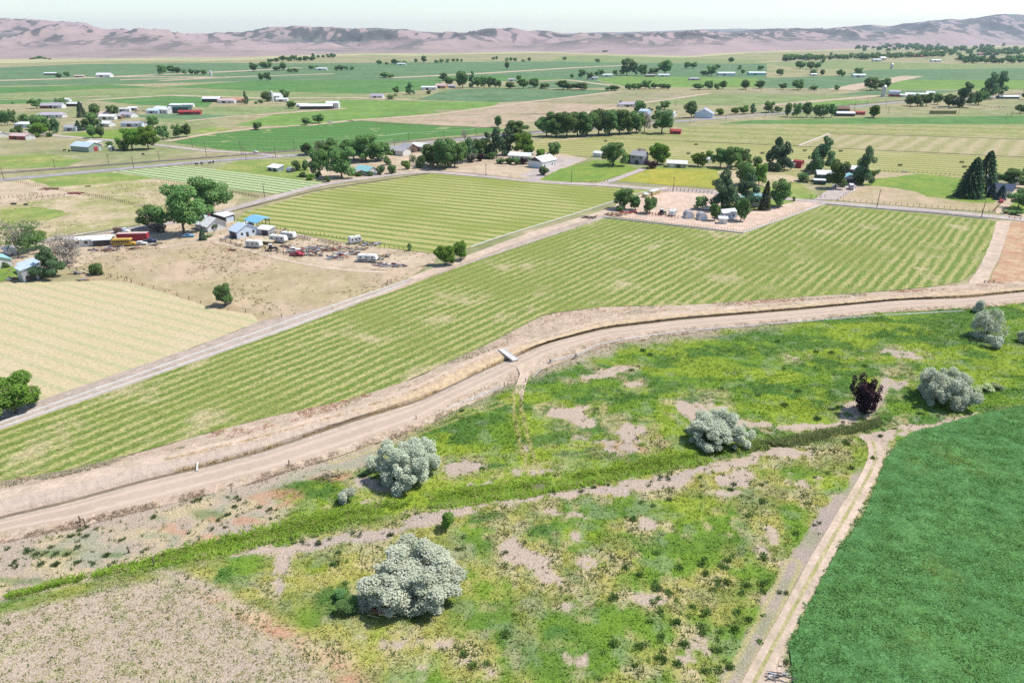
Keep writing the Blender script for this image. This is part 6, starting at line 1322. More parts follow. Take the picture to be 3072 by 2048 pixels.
# open pole barn with blue roof
def pole_barn():
    e = thing('pole_barn', 'tall open pole barn with bright blue roof', 'barn', 776, 690, NW)
    for i in range(4):
        for s in (-1, 1): ob('post', box_me('post', .22, .22, 4.3 + .9 * (s > 0), P_['wood']), e).location = (-4.2 + 2.8 * i, s * 3.0, 0)
    ob('roof', prism_me('roof', [(-3.6, 4.2), (.8, 5.5), (3.6, 5.0), (3.6, 5.14), (.8, 5.66), (-3.6, 4.36)], 9.6, P_['sky']), e)
    for s in (-1, 1):
        ob('beam', box_me('beam', 9, .16, .3, P_['wood'], z0=3.9), e).location = (0, s * 3.0, 0)
        b = ob('brace', box_me('brace', .12, 5.4, .2, P_['wood'], z0=-.1), e); b.location = (s * 4.2, 0, 3.0); b.rotation_euler = (R(28), 0, 0)
    ob('hay_rack', box_me('hay_rack', 7, 2, .8, P_['dark']), e).location = (0, 1.4, 0)
pole_barn()

# ------------------------------------------------------------------ vehicles
def wheels(e, xs, half, r=.42, w=.26):
    for x in xs:
        for s in (-1, 1):
            bm = bmesh.new(); bmesh.ops.create_cone(bm, cap_ends=True, segments=14, radius1=r, radius2=r, depth=w, matrix=Matrix.Rotation(R(90), 4, 'X'))
            me = bpy.data.meshes.new('wheel'); bm.to_mesh(me); bm.free(); me.materials.append(P_['rubber']); o = ob('wheel', me, e); o.location = (x, s * half, r)
            bm = bmesh.new(); bmesh.ops.create_cone(bm, cap_ends=True, segments=10, radius1=r * .5, radius2=r * .5, depth=w + .04, matrix=Matrix.Rotation(R(90), 4, 'X'))
            me = bpy.data.meshes.new('rim'); bm.to_mesh(me); bm.free(); me.materials.append(P_['steel']); ob('rim', me, o)
def body(name, e, prof, width, mat):
    me = prism_me(name, prof, width, P_[mat], axis='y'); o = ob(name, me, e); m = o.modifiers.new('bevel', 'BEVEL'); m.width = .08; m.segments = 2; return o
def school_bus():
    e = thing('school_bus', 'old yellow school bus parked before the red container', 'bus', 374, 738, 6)
    body('body', e, [(-4.2, .55), (3.0, .55), (3.0, 2.75), (2.7, 2.95), (-4.0, 2.95), (-4.2, 2.75)], 2.4, 'yellow'); body('hood', e, [(3.0, .55), (4.4, .55), (4.4, 1.35), (3.0, 1.6)], 1.9, 'yellow')
    for i in range(8):
        for s in (-1, 1): ob('window', box_me('window', .62, .06, .6, P_['glass'], z0=1.75), e).location = (-3.6 + .82 * i, s * 1.2, 0)
    for s in (-1, 1): ob('stripe', box_me('stripe', 7.0, .05, .12, P_['dark'], z0=1.2), e).location = (-.6, s * 1.2, 0)
    ob('windscreen', box_me('windscreen', .06, 2.0, .8, P_['glass'], z0=1.7), e).location = (3.0, 0, 0); wheels(e, (-2.6, 3.4), 1.05, .48)
school_bus()
def container():
    e = thing('shipping_container', 'long red container trailer behind the yellow bus', 'container', 402, 722, 6)
    ob('box', box_me('box', 11.5, 2.6, 2.8, P_['bred'], z0=.35), e)
    for i in range(18):
        for s in (-1, 1): ob('rib', box_me('rib', .12, .08, 2.7, P_['red'], z0=.4), e).location = (-5.5 + .65 * i, s * 1.32, 0)
    ob('roof', box_me('roof', 11.6, 2.7, .1, P_['pink'], z0=3.15), e); wheels(e, (-4.4, -3.4), 1.0, .45)
container()
def dump_truck():
    e = thing('dump_truck', 'old truck with dark wooden stake bed by the farm road', 'truck', 368, 700, -8)
    ob('bed', box_me('bed', 3.6, 2.3, 1.5, P_['wood'], z0=1.0), e).location = (-1.4, 0, 0); body('cab', e, [(.6, .6), (2.1, .6), (2.1, 1.5), (1.7, 2.3), (.6, 2.3)], 1.9, 'pale'); body('hood', e, [(2.1, .6), (3.4, .6), (3.4, 1.3), (2.1, 1.45)], 1.5, 'white')
    ob('windscreen', box_me('windscreen', .06, 1.5, .55, P_['glass'], z0=1.55), e).location = (1.95, 0, 0); ob('chassis', box_me('chassis', 6.4, 1.0, .3, P_['dark'], z0=.55), e); wheels(e, (-2.4, 2.6), .95, .48)
dump_truck()
def travel_trailer(label, u, v, L, rot, wall='white', stripe='grey', H=2.5):
    e = thing('travel_trailer', label, 'trailer', u, v, rot)
    body('body', e, [(-L / 2, .5), (L / 2 - .5, .5), (L / 2, 1.1), (L / 2 - .35, .4 + H), (-L / 2 + .3, .4 + H), (-L / 2, H - .1)], 2.4, wall)
    for s in (-1, 1):
        ob('stripe', box_me('stripe', L * .9, .05, .5, P_[stripe], z0=.75), e).location = (0, s * 1.2, 0)
        for k in range(3): ob('window', box_me('window', .8, .06, .6, P_['glass'], z0=1.6), e).location = (-L * .3 + k * L * .3, s * 1.2, 0)
    ob('door', box_me('door', .7, .07, 1.8, P_['tin'], z0=.6), e).location = (L * .12, -1.2, 0); ob('roof_vent', box_me('roof_vent', .7, .7, .25, P_['cream'], z0=.4 + H), e); ob('hitch', box_me('hitch', 1.4, .2, .15, P_['dark'], z0=.5), e).location = (L / 2 + .4, 0, 0); wheels(e, (-.4, .4), 1.05, .36)
travel_trailer('white travel trailer in the middle of the junk yard', 837, 727, 7.4, -18); travel_trailer('second white trailer behind the middle trailer', 868, 717, 6.0, -18); travel_trailer('white travel trailer by the wooden gate', 764, 743, 6.4, -14); travel_trailer('old silver-white camper on the edge of the paddock', 1103, 785, 7.4, -6, 'wmetal', 'dark', 2.3); travel_trailer('small white trailer against the junk yard fence', 1066, 730, 5, 35); travel_trailer('white horse trailer beside the red corral posts', 2018, 647, 5, 60, 'white', 'tin', 2.2)
def boat():
    e = thing('covered_boat', 'tan covered boat between the white trailers', 'boat', 802, 733, -16)
    body('hull', e, [(-3, .5), (2.0, .4), (3.4, 1.4), (-3, 1.4)], 2.0, 'brown'); ob('cover', prism_me('cover', [(-1.05, 1.4), (0, 2.0), (1.05, 1.4)], 6.0, P_['cream']), e); wheels(e, (-1,), 1.05, .34)
boat()
def car(name, label, cat, u, v, rot, mat, kind='car', s=1.0, z=.1):
    e = thing(name, label, cat, u, v, rot, z=z)
    if kind == 'pickup': body('body', e, [(-2.6, .45), (2.6, .45), (2.6, 1.0), (1.2, 1.1), (.7, 1.75), (-.6, 1.75), (-.7, 1.1), (-2.6, 1.1)], 1.9, mat); ob('bed_floor', box_me('bed_floor', 1.7, 1.6, .08, P_['dark'], z0=1.08), e).location = (-1.6, 0, 0)
    elif kind == 'van': body('body', e, [(-2.6, .4), (2.6, .4), (2.6, 1.2), (2.1, 2.6), (-2.6, 2.6)], 2.1, mat); ob('roof', box_me('roof', 4.8, 2.15, .12, P_['wmetal'], z0=2.6), e).location = (-.2, 0, 0); ob('rear_door', box_me('rear_door', .06, 1.8, 1.8, P_['lav'], z0=.6), e).location = (-2.62, 0, 0)
    else: body('body', e, [(-2.2, .4), (2.2, .4), (2.2, .85), (1.1, .95), (.5, 1.45), (-1.3, 1.45), (-1.9, .95), (-2.2, .9)], 1.75, mat)
    for s_ in (-1, 1): ob('window', box_me('window', 1.2, .05, .42, P_['glass'], z0=1.0 if kind == 'car' else 1.2), e).location = (-.3 if kind == 'car' else .05, s_ * (.875 if kind == 'car' else .96 if kind == 'pickup' else 1.06), 0)
    ob('windscreen', box_me('windscreen', .1, 1.4, .45, P_['glass'], z0=1.0 if kind == 'car' else 1.2), e).location = (.85 if kind != 'van' else 2.3, 0, 0)
    for s_ in (-1, 1): ob('headlight', box_me('headlight', .06, .3, .16, P_['white'], z0=.65), e).location = (2.2 if kind == 'car' else 2.6, s_ * .6, 0)
    wheels(e, (-1.4, 1.4), .82, .33)
car('parked_car', 'white car driving on the lane beside the railway', 'car', 768, 459, -30, 'white'); car('pickup_truck', 'dark pickup parked under the huge cottonwood', 'pickup', 451, 728, 10, 'navy', 'pickup'); car('parked_car', 'white car in front of the red container', 'car', 424, 735, 5, 'white'); car('pickup_truck', 'white pickup on the field road by the green crop', 'pickup', 991, 369, 20, 'white', 'pickup')
car('camper_van', 'grey camper van with white top parked on the driveway', 'van', 2552, 568, 70, 'lav', 'van'); car('pickup_truck', 'white pickup beside the round shade tree in the corral', 'pickup', 2120, 630, -20, 'white', 'pickup'); car('parked_car', 'red car parked along the fence of the right driveway', 'car', 3003, 607, 52, 'bred'); car('pickup_truck', 'red and white old truck at the end of the wooden fence', 'pickup', 893, 768, -8, 'bred', 'pickup'); car('pickup_truck', 'white flatbed wreck in the junk yard', 'pickup', 880, 756, 20, 'white', 'pickup'); car('parked_car', 'blue car in the shade of the huge cottonwood', 'car', 566, 712, 12, 'sky'); car('parked_car', 'white car in the yard below the dark green farmhouse', 'car', 2510, 562, -10, 'white')
def tractor(label, u, v, rot, mat):
    e = thing('tractor', label, 'tractor', u, v, rot); body('hood', e, [(.2, .8), (2.0, .8), (2.0, 1.5), (.2, 1.6)], .8, mat); body('cab', e, [(-1.0, .9), (.2, .9), (.1, 2.6), (-.9, 2.6)], 1.3, 'glass'); ob('cab_roof', box_me('cab_roof', 1.5, 1.5, .12, P_['white'], z0=2.6), e).location = (-.4, 0, 0); wheels(e, (-.8,), .85, .75, .4); wheels(e, (1.6,), .7, .42)
tractor('white-topped tractor inside the red corral posts', 1986, 645, 30, 'dgreen'); tractor('dark tractor behind the low wooden fence of the junk yard', 817, 753, 10, 'dark')

# ------------------------------------------------------------------ junk, bales, small yard things
def junk(label, u, v, n, r, seed, name='scrap_pile', mats=('tin', 'white', 'wood', 'steel', 'rust', 'dark')):
    th = .25 if name == 'branch_pile' else 1.0
    rg = random.Random(seed); e = thing(name, label, 'scrap pile', u, v)
    for k, m in enumerate(mats):
        bm = bmesh.new()
        for i in range(max(2, n // len(mats))):
            a = rg.uniform(0, 6.28); q = rg.random() ** .6 * r; l = rg.uniform(.6, 2.8); M = Matrix.Translation((math.cos(a) * q * 1.5, math.sin(a) * q, rg.uniform(.1, .7))) @ Matrix.Rotation(rg.uniform(-.6, .6), 4, 'Z') @ Matrix.Rotation(rg.uniform(-.25, .25), 4, 'Y') @ Matrix.Diagonal((l, rg.uniform(.12, .7) * th, rg.uniform(.08, .4) * th, 1))
            bmesh.ops.create_cube(bm, size=1, matrix=M)
        me = bpy.data.meshes.new('scrap'); bm.to_mesh(me); bm.free(); me.materials.append(P_[m]); o = ob('scrap', me, e); o['kind'] = 'stuff'
junk('grey scrap heap left of the silver-white camper, upper row', 933, 751, 44, 3.4, 1); junk('grey scrap heap in the middle of the junk yard', 1043, 762, 44, 3.0, 2); junk('pale scrap heap below the middle heap', 1008, 775, 30, 2.4, 3); junk('scrap heap right of the silver-white camper', 1145, 797, 36, 2.4, 4); junk('small pale scrap heap at the paddock corner', 1194, 799, 26, 1.8, 5); junk('lumber and scrap heap right of the small white trailer', 1110, 735, 36, 2.8, 6); junk('scattered scrap before the wooden fence of the junk yard', 965, 745, 24, 2.6, 7); junk('boards and scrap beside the dark livestock shed', 783, 697, 26, 1.8, 8); junk('scrap around the yellow bus', 345, 742, 24, 2.2, 9); junk('pallets and lumber at the left tip of the corral', 1845, 645, 40, 3.2, 10, mats=('haytan', 'wood', 'rust')); junk('red pipe rails heaped under the left corral trees', 1885, 640, 26, 2.6, 11, mats=('rust', 'red')); junk('driftwood and scrap where the dirt track meets the corral', 1768, 655, 20, 2.2, 12, mats=('wood', 'dark')); junk('scrap beside the mobile home porch', 283, 752, 14, 1.5, 13); junk('clutter in the crowded yard under the willow', 2830, 326, 60, 9, 14); junk('scrap strewn right of the wind-swept willow', 2985, 322, 40, 9, 15); junk('machinery and scrap in the cluttered farm', 436, 335, 60, 9, 16); junk('rusty machinery in the left corrals', 150, 569, 30, 3.2, 17, mats=('rust', 'wood')); junk('rusty gates at the fence crossing of the left corrals', 230, 582, 26, 2.6, 18, mats=('rust', 'red', 'wood')); junk('fallen dead branches on the bare bank left of the silver tree', 985, 1437, 26, 1.7, 19, name='branch_pile', mats=('dark', 'wood')); junk('driftwood beside the farm track at the bottom edge', 2330, 2032, 12, 1.0, 20, name='branch_pile', mats=('dark', 'tin')); junk('rusty brush under the largest silver tree', 1150, 1838, 20, 1.3, 21, name='branch_pile', mats=('rust', 'haytan'))
for i_, (u_, v_, n_, r_) in enumerate([(905, 757, 26, 2.0), (925, 764, 24, 2.0), (985, 752, 30, 2.6), (950, 768, 18, 1.6), (1025, 748, 26, 2.2), (1080, 748, 20, 1.8), (1130, 780, 22, 1.6), (1160, 770, 14, 1.6), (860, 742, 16, 1.6), (760, 700, 20, 1.5), (700, 752, 8, 1.2), (330, 752, 20, 2.0), (400, 748, 16, 1.6), (470, 735, 16, 1.8), (20, 770, 20, 2.0), (40, 838, 14, 1.4), (230, 822, 18, 1.6), (245, 842, 14, 1.4)]):
    junk('low scatter of junk and boards on the farm yard, ' + ['below the wooden fence', 'beside the red and white truck', 'between the two grey heaps', 'at the yard track', 'above the middle heap', 'left of the lumber heap', 'right of the silver-white camper', 'at the yard corner', 'before the tan boat', 'behind the pale blue outbuilding', 'at the red gate', 'before the yellow bus', 'before the white car', 'under the bushy tree', 'behind the turquoise cottage', 'left of the tall tin shed', 'below the grey bare tree', 'beside the low green bush'][i_], u_, v_, n_, r_, 40 + i_, mats=('tin', 'wood', 'rust', 'dark', 'cream'))
def bale(label, u, v, rot):
    e = thing('hay_bale', label, 'hay bale', u, v, rot, 'hay bales on the pale hay field', z=.3); ob('bale', box_me('bale', 2.5, 1.25, 1.0, P_['hay'], bev=.06), e)
    for k in (-.7, 0, .7): ob('twine', box_me('twine', .05, 1.28, 1.03, P_['haytan'], z0=-.01), e).location = (k, 0, 0)
BL = [(1817, 425), (2065, 463), (2088, 436), (2107, 462), (2223, 449), (2225, 456), (2287, 462), (2414, 454), (2522, 455), (2700, 498), (2885, 489), (2893, 503), (2976, 489)]
for i, (u, v) in enumerate(BL): bale(f'dark hay bale on the pale hay field, {["first","second","third","fourth","fifth","sixth","seventh","eighth","ninth","tenth","eleventh","twelfth","thirteenth"][i]} from the left', u, v, -8)
def stack(label, u, v, L, W, H, rot, mat='hay', top='haytan'):
    e = thing('hay_stack', label, 'hay stack', u, v, rot); nx = max(2, int(L / 2.4)); nz = max(1, int(H / 1.1)); me = box_me('bale', L / nx - .06, W, H / nz - .04, P_[mat], bev=.05)
    for i in range(nx):
        for k in range(nz): ob('bale', me, e).location = (-L / 2 + (i + .5) * L / nx, 0, k * H / nz)
    ob('cover', box_me('cover', L * .8, W * .9, .12, P_[top], z0=H), e)
stack('long green hay stack on the tan strip at the right', 2828, 342, 26, 4, 3.4, -2); stack('covered hay stack behind the corral ring', 1962, 584, 9, 3, 2.2, NE, 'haytan', 'wmetal'); stack('second short hay stack by the corral entrance', 1938, 592, 4, 3, 1.8, NE, 'haytan', 'wmetal')
def trough(label, u, v, L, rot, mat='steel'):
    e = thing('feed_trough', label, 'trough', u, v, rot); ob('base', box_me('base', L, .9, .1, P_[mat], z0=.15), e)
    for s in (-1, 1): ob('side', box_me('side', L, .08, .6, P_[mat], z0=.15), e).location = (0, s * .45, 0)
    for s in (-1, 1): ob('end', box_me('end', .08, .82, .6, P_[mat], z0=.15), e).location = (s * L / 2, 0, 0)
trough('dark feed trough in the left pasture', 42, 614, 2.6, -5, 'dark'); trough('round-cornered trough right of the dark feed trough', 78, 616, 1.6, 20, 'dark'); trough('pale trough in the bare pasture by the left corrals', 265, 561, 2.6, 18, 'haytan'); trough('white trough at the fence of the right paddock', 2714, 517, 2.8, -8, 'white')

# ------------------------------------------------------------------ cattle
def cow_mesh():
    V = [(0, 0, 1.15), (.55, 0, 1.18), (.95, 0, 1.3), (1.25, 0, 1.2), (-.6, 0, 1.15), (-.85, 0, 1.2), (-.95, 0, .7)]; E = [(0, 1), (1, 2), (2, 3), (0, 4), (4, 5), (5, 6)]; rd = [.42, .4, .22, .13, .42, .2, .04]
    for bx in (.6, -.7):
        b = 1 if bx > 0 else 4
        for s in (-.2, .2):
            i = len(V); V += [(bx, s, .75), (bx + .02, s, .4), (bx, s, 0.02)]; E += [(b, i), (i, i + 1), (i + 1, i + 2)]; rd += [.14, .08, .07]
    me = bpy.data.meshes.new('cow'); me.from_pydata(V, E, []); o = ob('cow', me); m = o.modifiers.new('skin', 'SKIN'); bpy.context.view_layer.update()
    for i, sv in enumerate(me.skin_vertices[0].data): sv.radius = (rd[i], rd[i]); sv.use_root = i == 0
    o.modifiers.new('sub', 'SUBSURF').levels = 1; dg = bpy.context.evaluated_depsgraph_get(); ev = o.evaluated_get(dg); me2 = bpy.data.meshes.new_from_object(ev); bpy.data.objects.remove(o); me2.materials.append(P_['cow']); return me2
cm_ = cow_mesh()
for i, (u, v, r_, lb) in enumerate([(590, 497, 10, 'black cow grazing left of the group by the highway'), (606, 495, 160, 'black cow in the middle of the group by the highway'), (630, 493, 20, 'black cow at the right front of the group by the highway'), (640, 491, 75, 'black cow at the right back of the group by the highway'), (194, 455, 30, 'dark cow near the pale blue barn, left'), (208, 456, 140, 'dark cow near the pale blue barn, right'), (430, 467, 0, 'dark cow alone below the spreading trees')]):
    x, y, _ = G(u, v); o = ob('cow', cm_, None, (x, y, .06), R(r_)); tag(o, lb, 'cow', 'cattle in the left pastures')

# ------------------------------------------------------------------ fences
def fence(label, line, n, h=1.35, w=.16, mat='post', rails=0, rmat=None, cat='fence', name='fence', z=.05, gate=None):
    W = GA(line); L = np.r_[0, np.cumsum(np.hypot(*np.diff(W, axis=0).T))]; x0, y0 = W.mean(0)
    e = empty(name, (x0, y0, z)); tag(e, label, cat); pm = box_me('post', w, w, h, P_[mat], z0=-.05); rg = random.Random(n)
    t = np.linspace(0, L[-1], n); X = np.interp(t, L, W[:, 0]) - x0; Y = np.interp(t, L, W[:, 1]) - y0
    for i in range(n):
        p = ob('post', pm, e); p.location = (X[i], Y[i], 0); p.scale = (1, 1, rg.uniform(.85, 1.12)); p.rotation_euler = (rg.gauss(0, .03), rg.gauss(0, .03), rg.uniform(0, 1))
    if rails:
        for i in range(n - 1):
            d = math.hypot(X[i + 1] - X[i], Y[i + 1] - Y[i]); a = math.atan2(Y[i + 1] - Y[i], X[i + 1] - X[i]); rm = box_me('rail', d, .06, .14, P_[rmat or mat])
            for k in range(rails): r_ = ob('rail', rm, e); r_.location = ((X[i] + X[i + 1]) / 2, (Y[i] + Y[i + 1]) / 2, h * (k + .8) / (rails + .6)); r_.rotation_euler = (0, 0, a)
    return e
fence('post fence between the junk yard and the middle hay field', [(830, 688), (1000, 713), (1130, 740), (1240, 755)], 34)
fence('close-set post fence from the highway pole to the left corrals', [(13, 541), (127, 562), (225, 582)], 34)
fence('dark close-set post fence running from the corrals to the cottonwoods', [(254, 585), (340, 602), (445, 626)], 34, 1.5, .2)
fence('plank fence along the front of the left corrals', [(60, 602), (130, 594), (195, 587)], 9, 1.4, .2, 'post', 2, 'haytan')
fence('rust-coloured post row in the left corral', [(-10, 598), (60, 592), (125, 585)], 12, 1.4, .2, 'rust')
fence('leaning post fence below the striped field, left half', [(350, 566), (420, 557), (484, 548)], 10)
fence('brown post fence below the striped field, middle', [(484, 548), (545, 553), (605, 563)], 18, 1.4, .18, 'brown')
fence('brown plank fence below the striped field, right end', [(690, 578), (735, 586), (775, 593)], 10, 1.3, .18, 'brown', 2, 'wood')
fence('wooden post fence along the paved road before the right paddock', [(2513, 603), (2700, 616), (2850, 627), (2985, 639)], 27)
fence('short post fence along the driveway of the right paddock', [(2513, 601), (2545, 580), (2572, 562)], 9)
fence('post fence along the top of the right paddock', [(2640, 514), (2760, 519), (2890, 530)], 20, 1.3)
fence('red pipe posts along the near side of the corral', [(1920, 642), (1975, 649), (2034, 656)], 13, 1.7, .18, 'rust', 1)
fence('red pipe posts climbing the left side of the corral ring', [(1940, 594), (1975, 582), (2010, 572)], 11, 1.7, .18, 'rust', 1)
fence('dark posts along the far side of the corral ring', [(2018, 573), (2075, 577), (2135, 583)], 11, 1.7, .2, 'brown', 1)
fence('thin wire fence inside the corral ditch', [(1890, 656), (2050, 676), (2228, 696)], 40, 1.2, .08, 'rust')
fence('thin wire fence along the bare strip right of the corral', [(2232, 695), (2350, 652), (2460, 613)], 34, 1.2, .08, 'rust')
fence('white rail fence between the gravel road and the yellow-green paddock', [(1822, 550), (1960, 559), (2140, 575)], 34, 1.2, .14, 'white', 2, 'white')
fence('brown plank fence with red gate at the junk yard entrance', [(662, 725), (692, 732), (722, 742)], 5, 1.5, .2, 'wood', 3, 'wood')
fence('grey plank fence beside the pale blue outbuilding', [(664, 723), (688, 716), (712, 710)], 5, 1.4, .16, 'tin', 3, 'tin')
fence('old plank fence below the trailers in the junk yard', [(796, 752), (840, 761), (888, 771)], 6, 1.3, .2, 'post', 2, 'wood')
fence('plank pen right of the dark livestock shed', [(812, 706), (850, 702), (858, 690)], 7, 1.4, .18, 'wood', 3, 'wood')
fence('grey plank pen behind the middle trailer', [(880, 712), (905, 716), (930, 722)], 7, 1.4, .18, 'wood', 3, 'tin')
fence('broken pen fence near the small white trailer', [(955, 724), (990, 730), (1022, 738)], 7, 1.3, .16, 'wood', 2, 'wood')
fence('old wire fence below the grey bare tree', [(210, 810), (250, 816), (330, 832), (395, 846)], 10, 1.3, .18)
fence('sparse posts along the edge between stubble field and paddock', [(395, 848), (520, 884), (660, 928), (845, 951)], 12, 1.2, .16)
fence('posts around the pasture shelter', [(762, 502), (800, 508), (870, 516)], 12, 1.4)
fence('posts behind the striped field along the highway', [(556, 495), (600, 491), (660, 486)], 12, 1.4)
fence('dark close post fence along the driveway at the right edge', [(2978, 637), (2990, 625), (3004, 610)], 9, 1.4, .16, 'rust', 1)
fence('short dark rail by the crossroads at the right edge', [(3026, 656), (3042, 658), (3060, 660)], 3, 1.3, .2, 'rust', 1)
fence('fence along the top of the bare yard behind the farmhouse bushes', [(2380, 548), (2420, 552), (2460, 550)], 7, 1.2, .12)
fence('entrance posts on the lawn left of the driveway', [(2432, 596), (2452, 595), (2474, 592)], 4, 1.8, .2)
def hbrace(label, u, v, rot, w=1.6, h=1.5, z=0.0):
    x, y, _ = G(u, v, z); e = empty('brace_post', (x, y, z - .1), R(rot)); tag(e, label, 'fence brace'); pm = box_me('post', .17, .17, h + .1, P_['post'])
    for s in (-1, 1): ob('post', pm, e).location = (s * w / 2, 0, 0)
    ob('rail', box_me('rail', w, .1, .1, P_['post'], z0=h * .75), e)
hbrace('wooden brace posts in the grass below the medium silver tree', 2919, 1032, -12, 1.6); hbrace('wooden brace posts at the corner of the dirt lane', 2966, 851, 5, 3.4, 1.3); hbrace('dark brace posts beside the canal pipe at the lower left', 249, 1572, -30, 1.3); hbrace('brace posts beside the dirt track near the concrete ditches', 1168, 850, 30, 1.3); hbrace('gate posts by the highway below the railway crossing', 826, 476, -10, 3.2); hbrace('gate posts at the lower right corner of the gravel yard', 1598, 533, 0, 1.8); hbrace('gate posts left of the paved driveway', 1818, 548, 20, 2); hbrace('gate posts at the field corner below the lawn', 1780, 549, 0, 3)
def post(label, u, v, h=1.5, z=0.0, mat='post', w=.18):
    x, y, _ = G(u, v, z); o = ob('fence_post', box_me('fence_post', w, w, h, P_[mat], z0=-.1, bev=.02), None, (x, y, z)); o.rotation_euler = (random.gauss(0, .04), random.gauss(0, .04), random.random()); tag(o, label, 'post')
for a in [('leaning post right of the brace posts in the grass', 2891, 1048), ('lone post above the reed ditch at the lower left', 389, 1657), ('lone post beside the small ford at the lower left', 463, 1694), ('post left of the meadow track below the bridge', 1513, 1161), ('post right of the meadow track below the bridge', 1577, 1149), ('post beside the canal pipe above the large silver tree', 1249, 1262), ('post beside the canal pipe left of the large silver tree', 868, 1398), ('post at the left end of the paddock track', 382, 842)]: post(*a)

# ------------------------------------------------------------------ utility poles and wires
POLES = {}
def upole(u, v, hp, label, arm=True, line=None, group='utility poles'):
    mp = mpp(u, v); x, y, _ = G(u, v); h = max(6, hp * mp); e = empty('utility_pole', (x, y, 0), R(NW)); tag(e, label, 'utility pole', group)
    ob('shaft', cyl_me('shaft', .19, h, P_['pole'], 8, r2=.12), e)
    if arm:
        ob('crossarm', box_me('crossarm', .12, 2.4, .16, P_['pole'], z0=h - .6), e)
        for k in (-1.05, -.4, .4, 1.05): ob('insulator', cyl_me('insulator', .06, .2, P_['white'], 6, z0=h - .44), e).location = (0, k, 0)
    if line: POLES.setdefault(line, []).append((x, y, h - .3))
PL = [(13, 541, 38, 'by the close-set fence at the left edge', 'A'), (166, 507, 24, 'along the railway left of the pale blue barn', 'B'), (327, 491, 22, 'along the railway below the pale blue barn', 'B'), (402, 506, 35, 'between highway and railway above the striped field', 'A'), (479, 482, 27, 'along the railway right of the spreading trees', 'B'), (620, 471, 46, 'tallest on the railway by the lane', 'B'), (578, 443, 24, 'in the streaked crop beside the lane', None), (724, 463, 40, 'beside the white car, left of two', 'B'), (730, 464, 36, 'beside the white car, right of two', None), (739, 480, 34, 'on the highway below the railway crossing', 'A'), (827, 473, 33, 'at the highway gate posts', 'A'), (884, 453, 32, 'on the railway before the dark grove', 'B'), (794, 592, 42, 'at the right tip of the striped field', None),
 (1184, 444, 26, 'behind the grey-roofed open barn', 'A'), (1227, 421, 20, 'in the streaked crop above the barns', 'B'), (1331, 414, 18, 'on the railway behind the clump', 'B'), (1429, 408, 14, 'on the railway above the three pines', 'B'), (1458, 528, 36, 'at the edge of the gravel yard', None), (1714, 548, 34, 'on the corner of the green lawn', None), (2019, 576, 44, 'at the far side of the corral ring', None), (2068, 372, 16, 'on the highway below the round tree', 'A'), (2177, 362, 18, 'on the highway right of the pale grey barn', 'A'), (2025, 319, 20, 'in the pale crop above the highway', None), (2630, 624, 55, 'on the paved road before the right paddock', None), (2944, 651, 50, 'on the paved road near the crossroads', None), (2368, 578, 22, 'on the lawn right of the leafy tree', None), (2296, 350, 18, 'on the highway left of the thick tree row', 'A'), (2545, 331, 20, 'behind the brown barn', None), (2562, 335, 30, 'tallest behind the brown barn', 'A'), (2601, 313, 18, 'on the railway behind the olive green round tree', 'B'), (2657, 321, 18, 'beside the bare lot under the silo', 'A'), (2664, 341, 22, 'right of the olive green round tree', None), (2875, 346, 20, 'beside the long green hay stack', None), (3018, 357, 16, 'at the irrigation gear on the right edge', None), (3034, 351, 16, 'behind the irrigation gear on the right edge', None), (3058, 600, 30, 'at the right edge beyond the driveway', None)]
for u, v, hp, lb, ln in PL: upole(u, v, hp, 'brown utility pole ' + lb, True, ln)
for ln, pts in POLES.items():
    pts.sort(); ns_ = 0
    for (x0, y0, z0), (x1, y1, z1) in zip(pts[:-1], pts[1:]):
        d = math.hypot(x1 - x0, y1 - y0)
        if d > 260: continue
        tt = np.linspace(0, 1, 14); k = np.stack([x0 + (x1 - x0) * tt, y0 + (y1 - y0) * tt, z0 + (z1 - z0) * tt - 4 * tt * (1 - tt) * d * .014], 1)
        V, F = tubes([(k, np.full(14, .035))], 4); u_, v_ = UV((x0 + x1) / 2, (y0 + y1) / 2, (z0 + z1) / 2)
        o = ob('power_wire', mesh_np('power_wire', V, F, P_['steel'])); ns_ += 1; tag(o, 'thin power wire between utility poles along the ' + ('highway' if ln == 'A' else 'railway') + ', ' + ORD[ns_ - 1].replace('leftmost', 'first') .replace('from left', 'span from left') .replace('first', 'first span from left'), 'wire', 'power wires along the ' + ('highway' if ln == 'A' else 'railway'))

# ------------------------------------------------------------------ canal works and pipes
def bridge():
    a = Vector(G(1506, 1050, .8)); b = Vector(G(1545, 1079, .8)); d = b - a; L = d.length + .8; e = empty('slab_bridge', ((a + b) / 2)[:], math.atan2(d.y, d.x)); tag(e, 'small pale concrete slab bridge over the canal', 'bridge')
    e.location.z = 0
    ob('deck', box_me('deck', L, 1.9, .26, P_['silo'], z0=.70, bev=.03), e)
    for s in (-1, 1): ob('abutment', box_me('abutment', .5, 1.8, 1.6, P_['silo'], z0=-.92), e).location = (s * (L / 2 - .7), 0, 0)
    for s in (-1, 1): ob('kerb', box_me('kerb', L, .14, .1, P_['conc'], z0=.982), e).location = (0, s * .82, 0)
bridge()
def weir():
    x, y, _ = G(593, 1404, 0); e = empty('weir', (x, y, -.8), R(110)); tag(e, 'narrow white concrete weir plank across the canal', 'weir'); ob('plank', box_me('plank', 3.0, .3, .16, P_['conc'], z0=1.15), e); ob('gate', box_me('gate', 2.0, .1, 1.0, P_['tin'], z0=.1), e)
    for s in (-1, 1): ob('pier', box_me('pier', .3, .5, 1.2, P_['conc']), e).location = (s * 1.2, 0, 0)
weir()
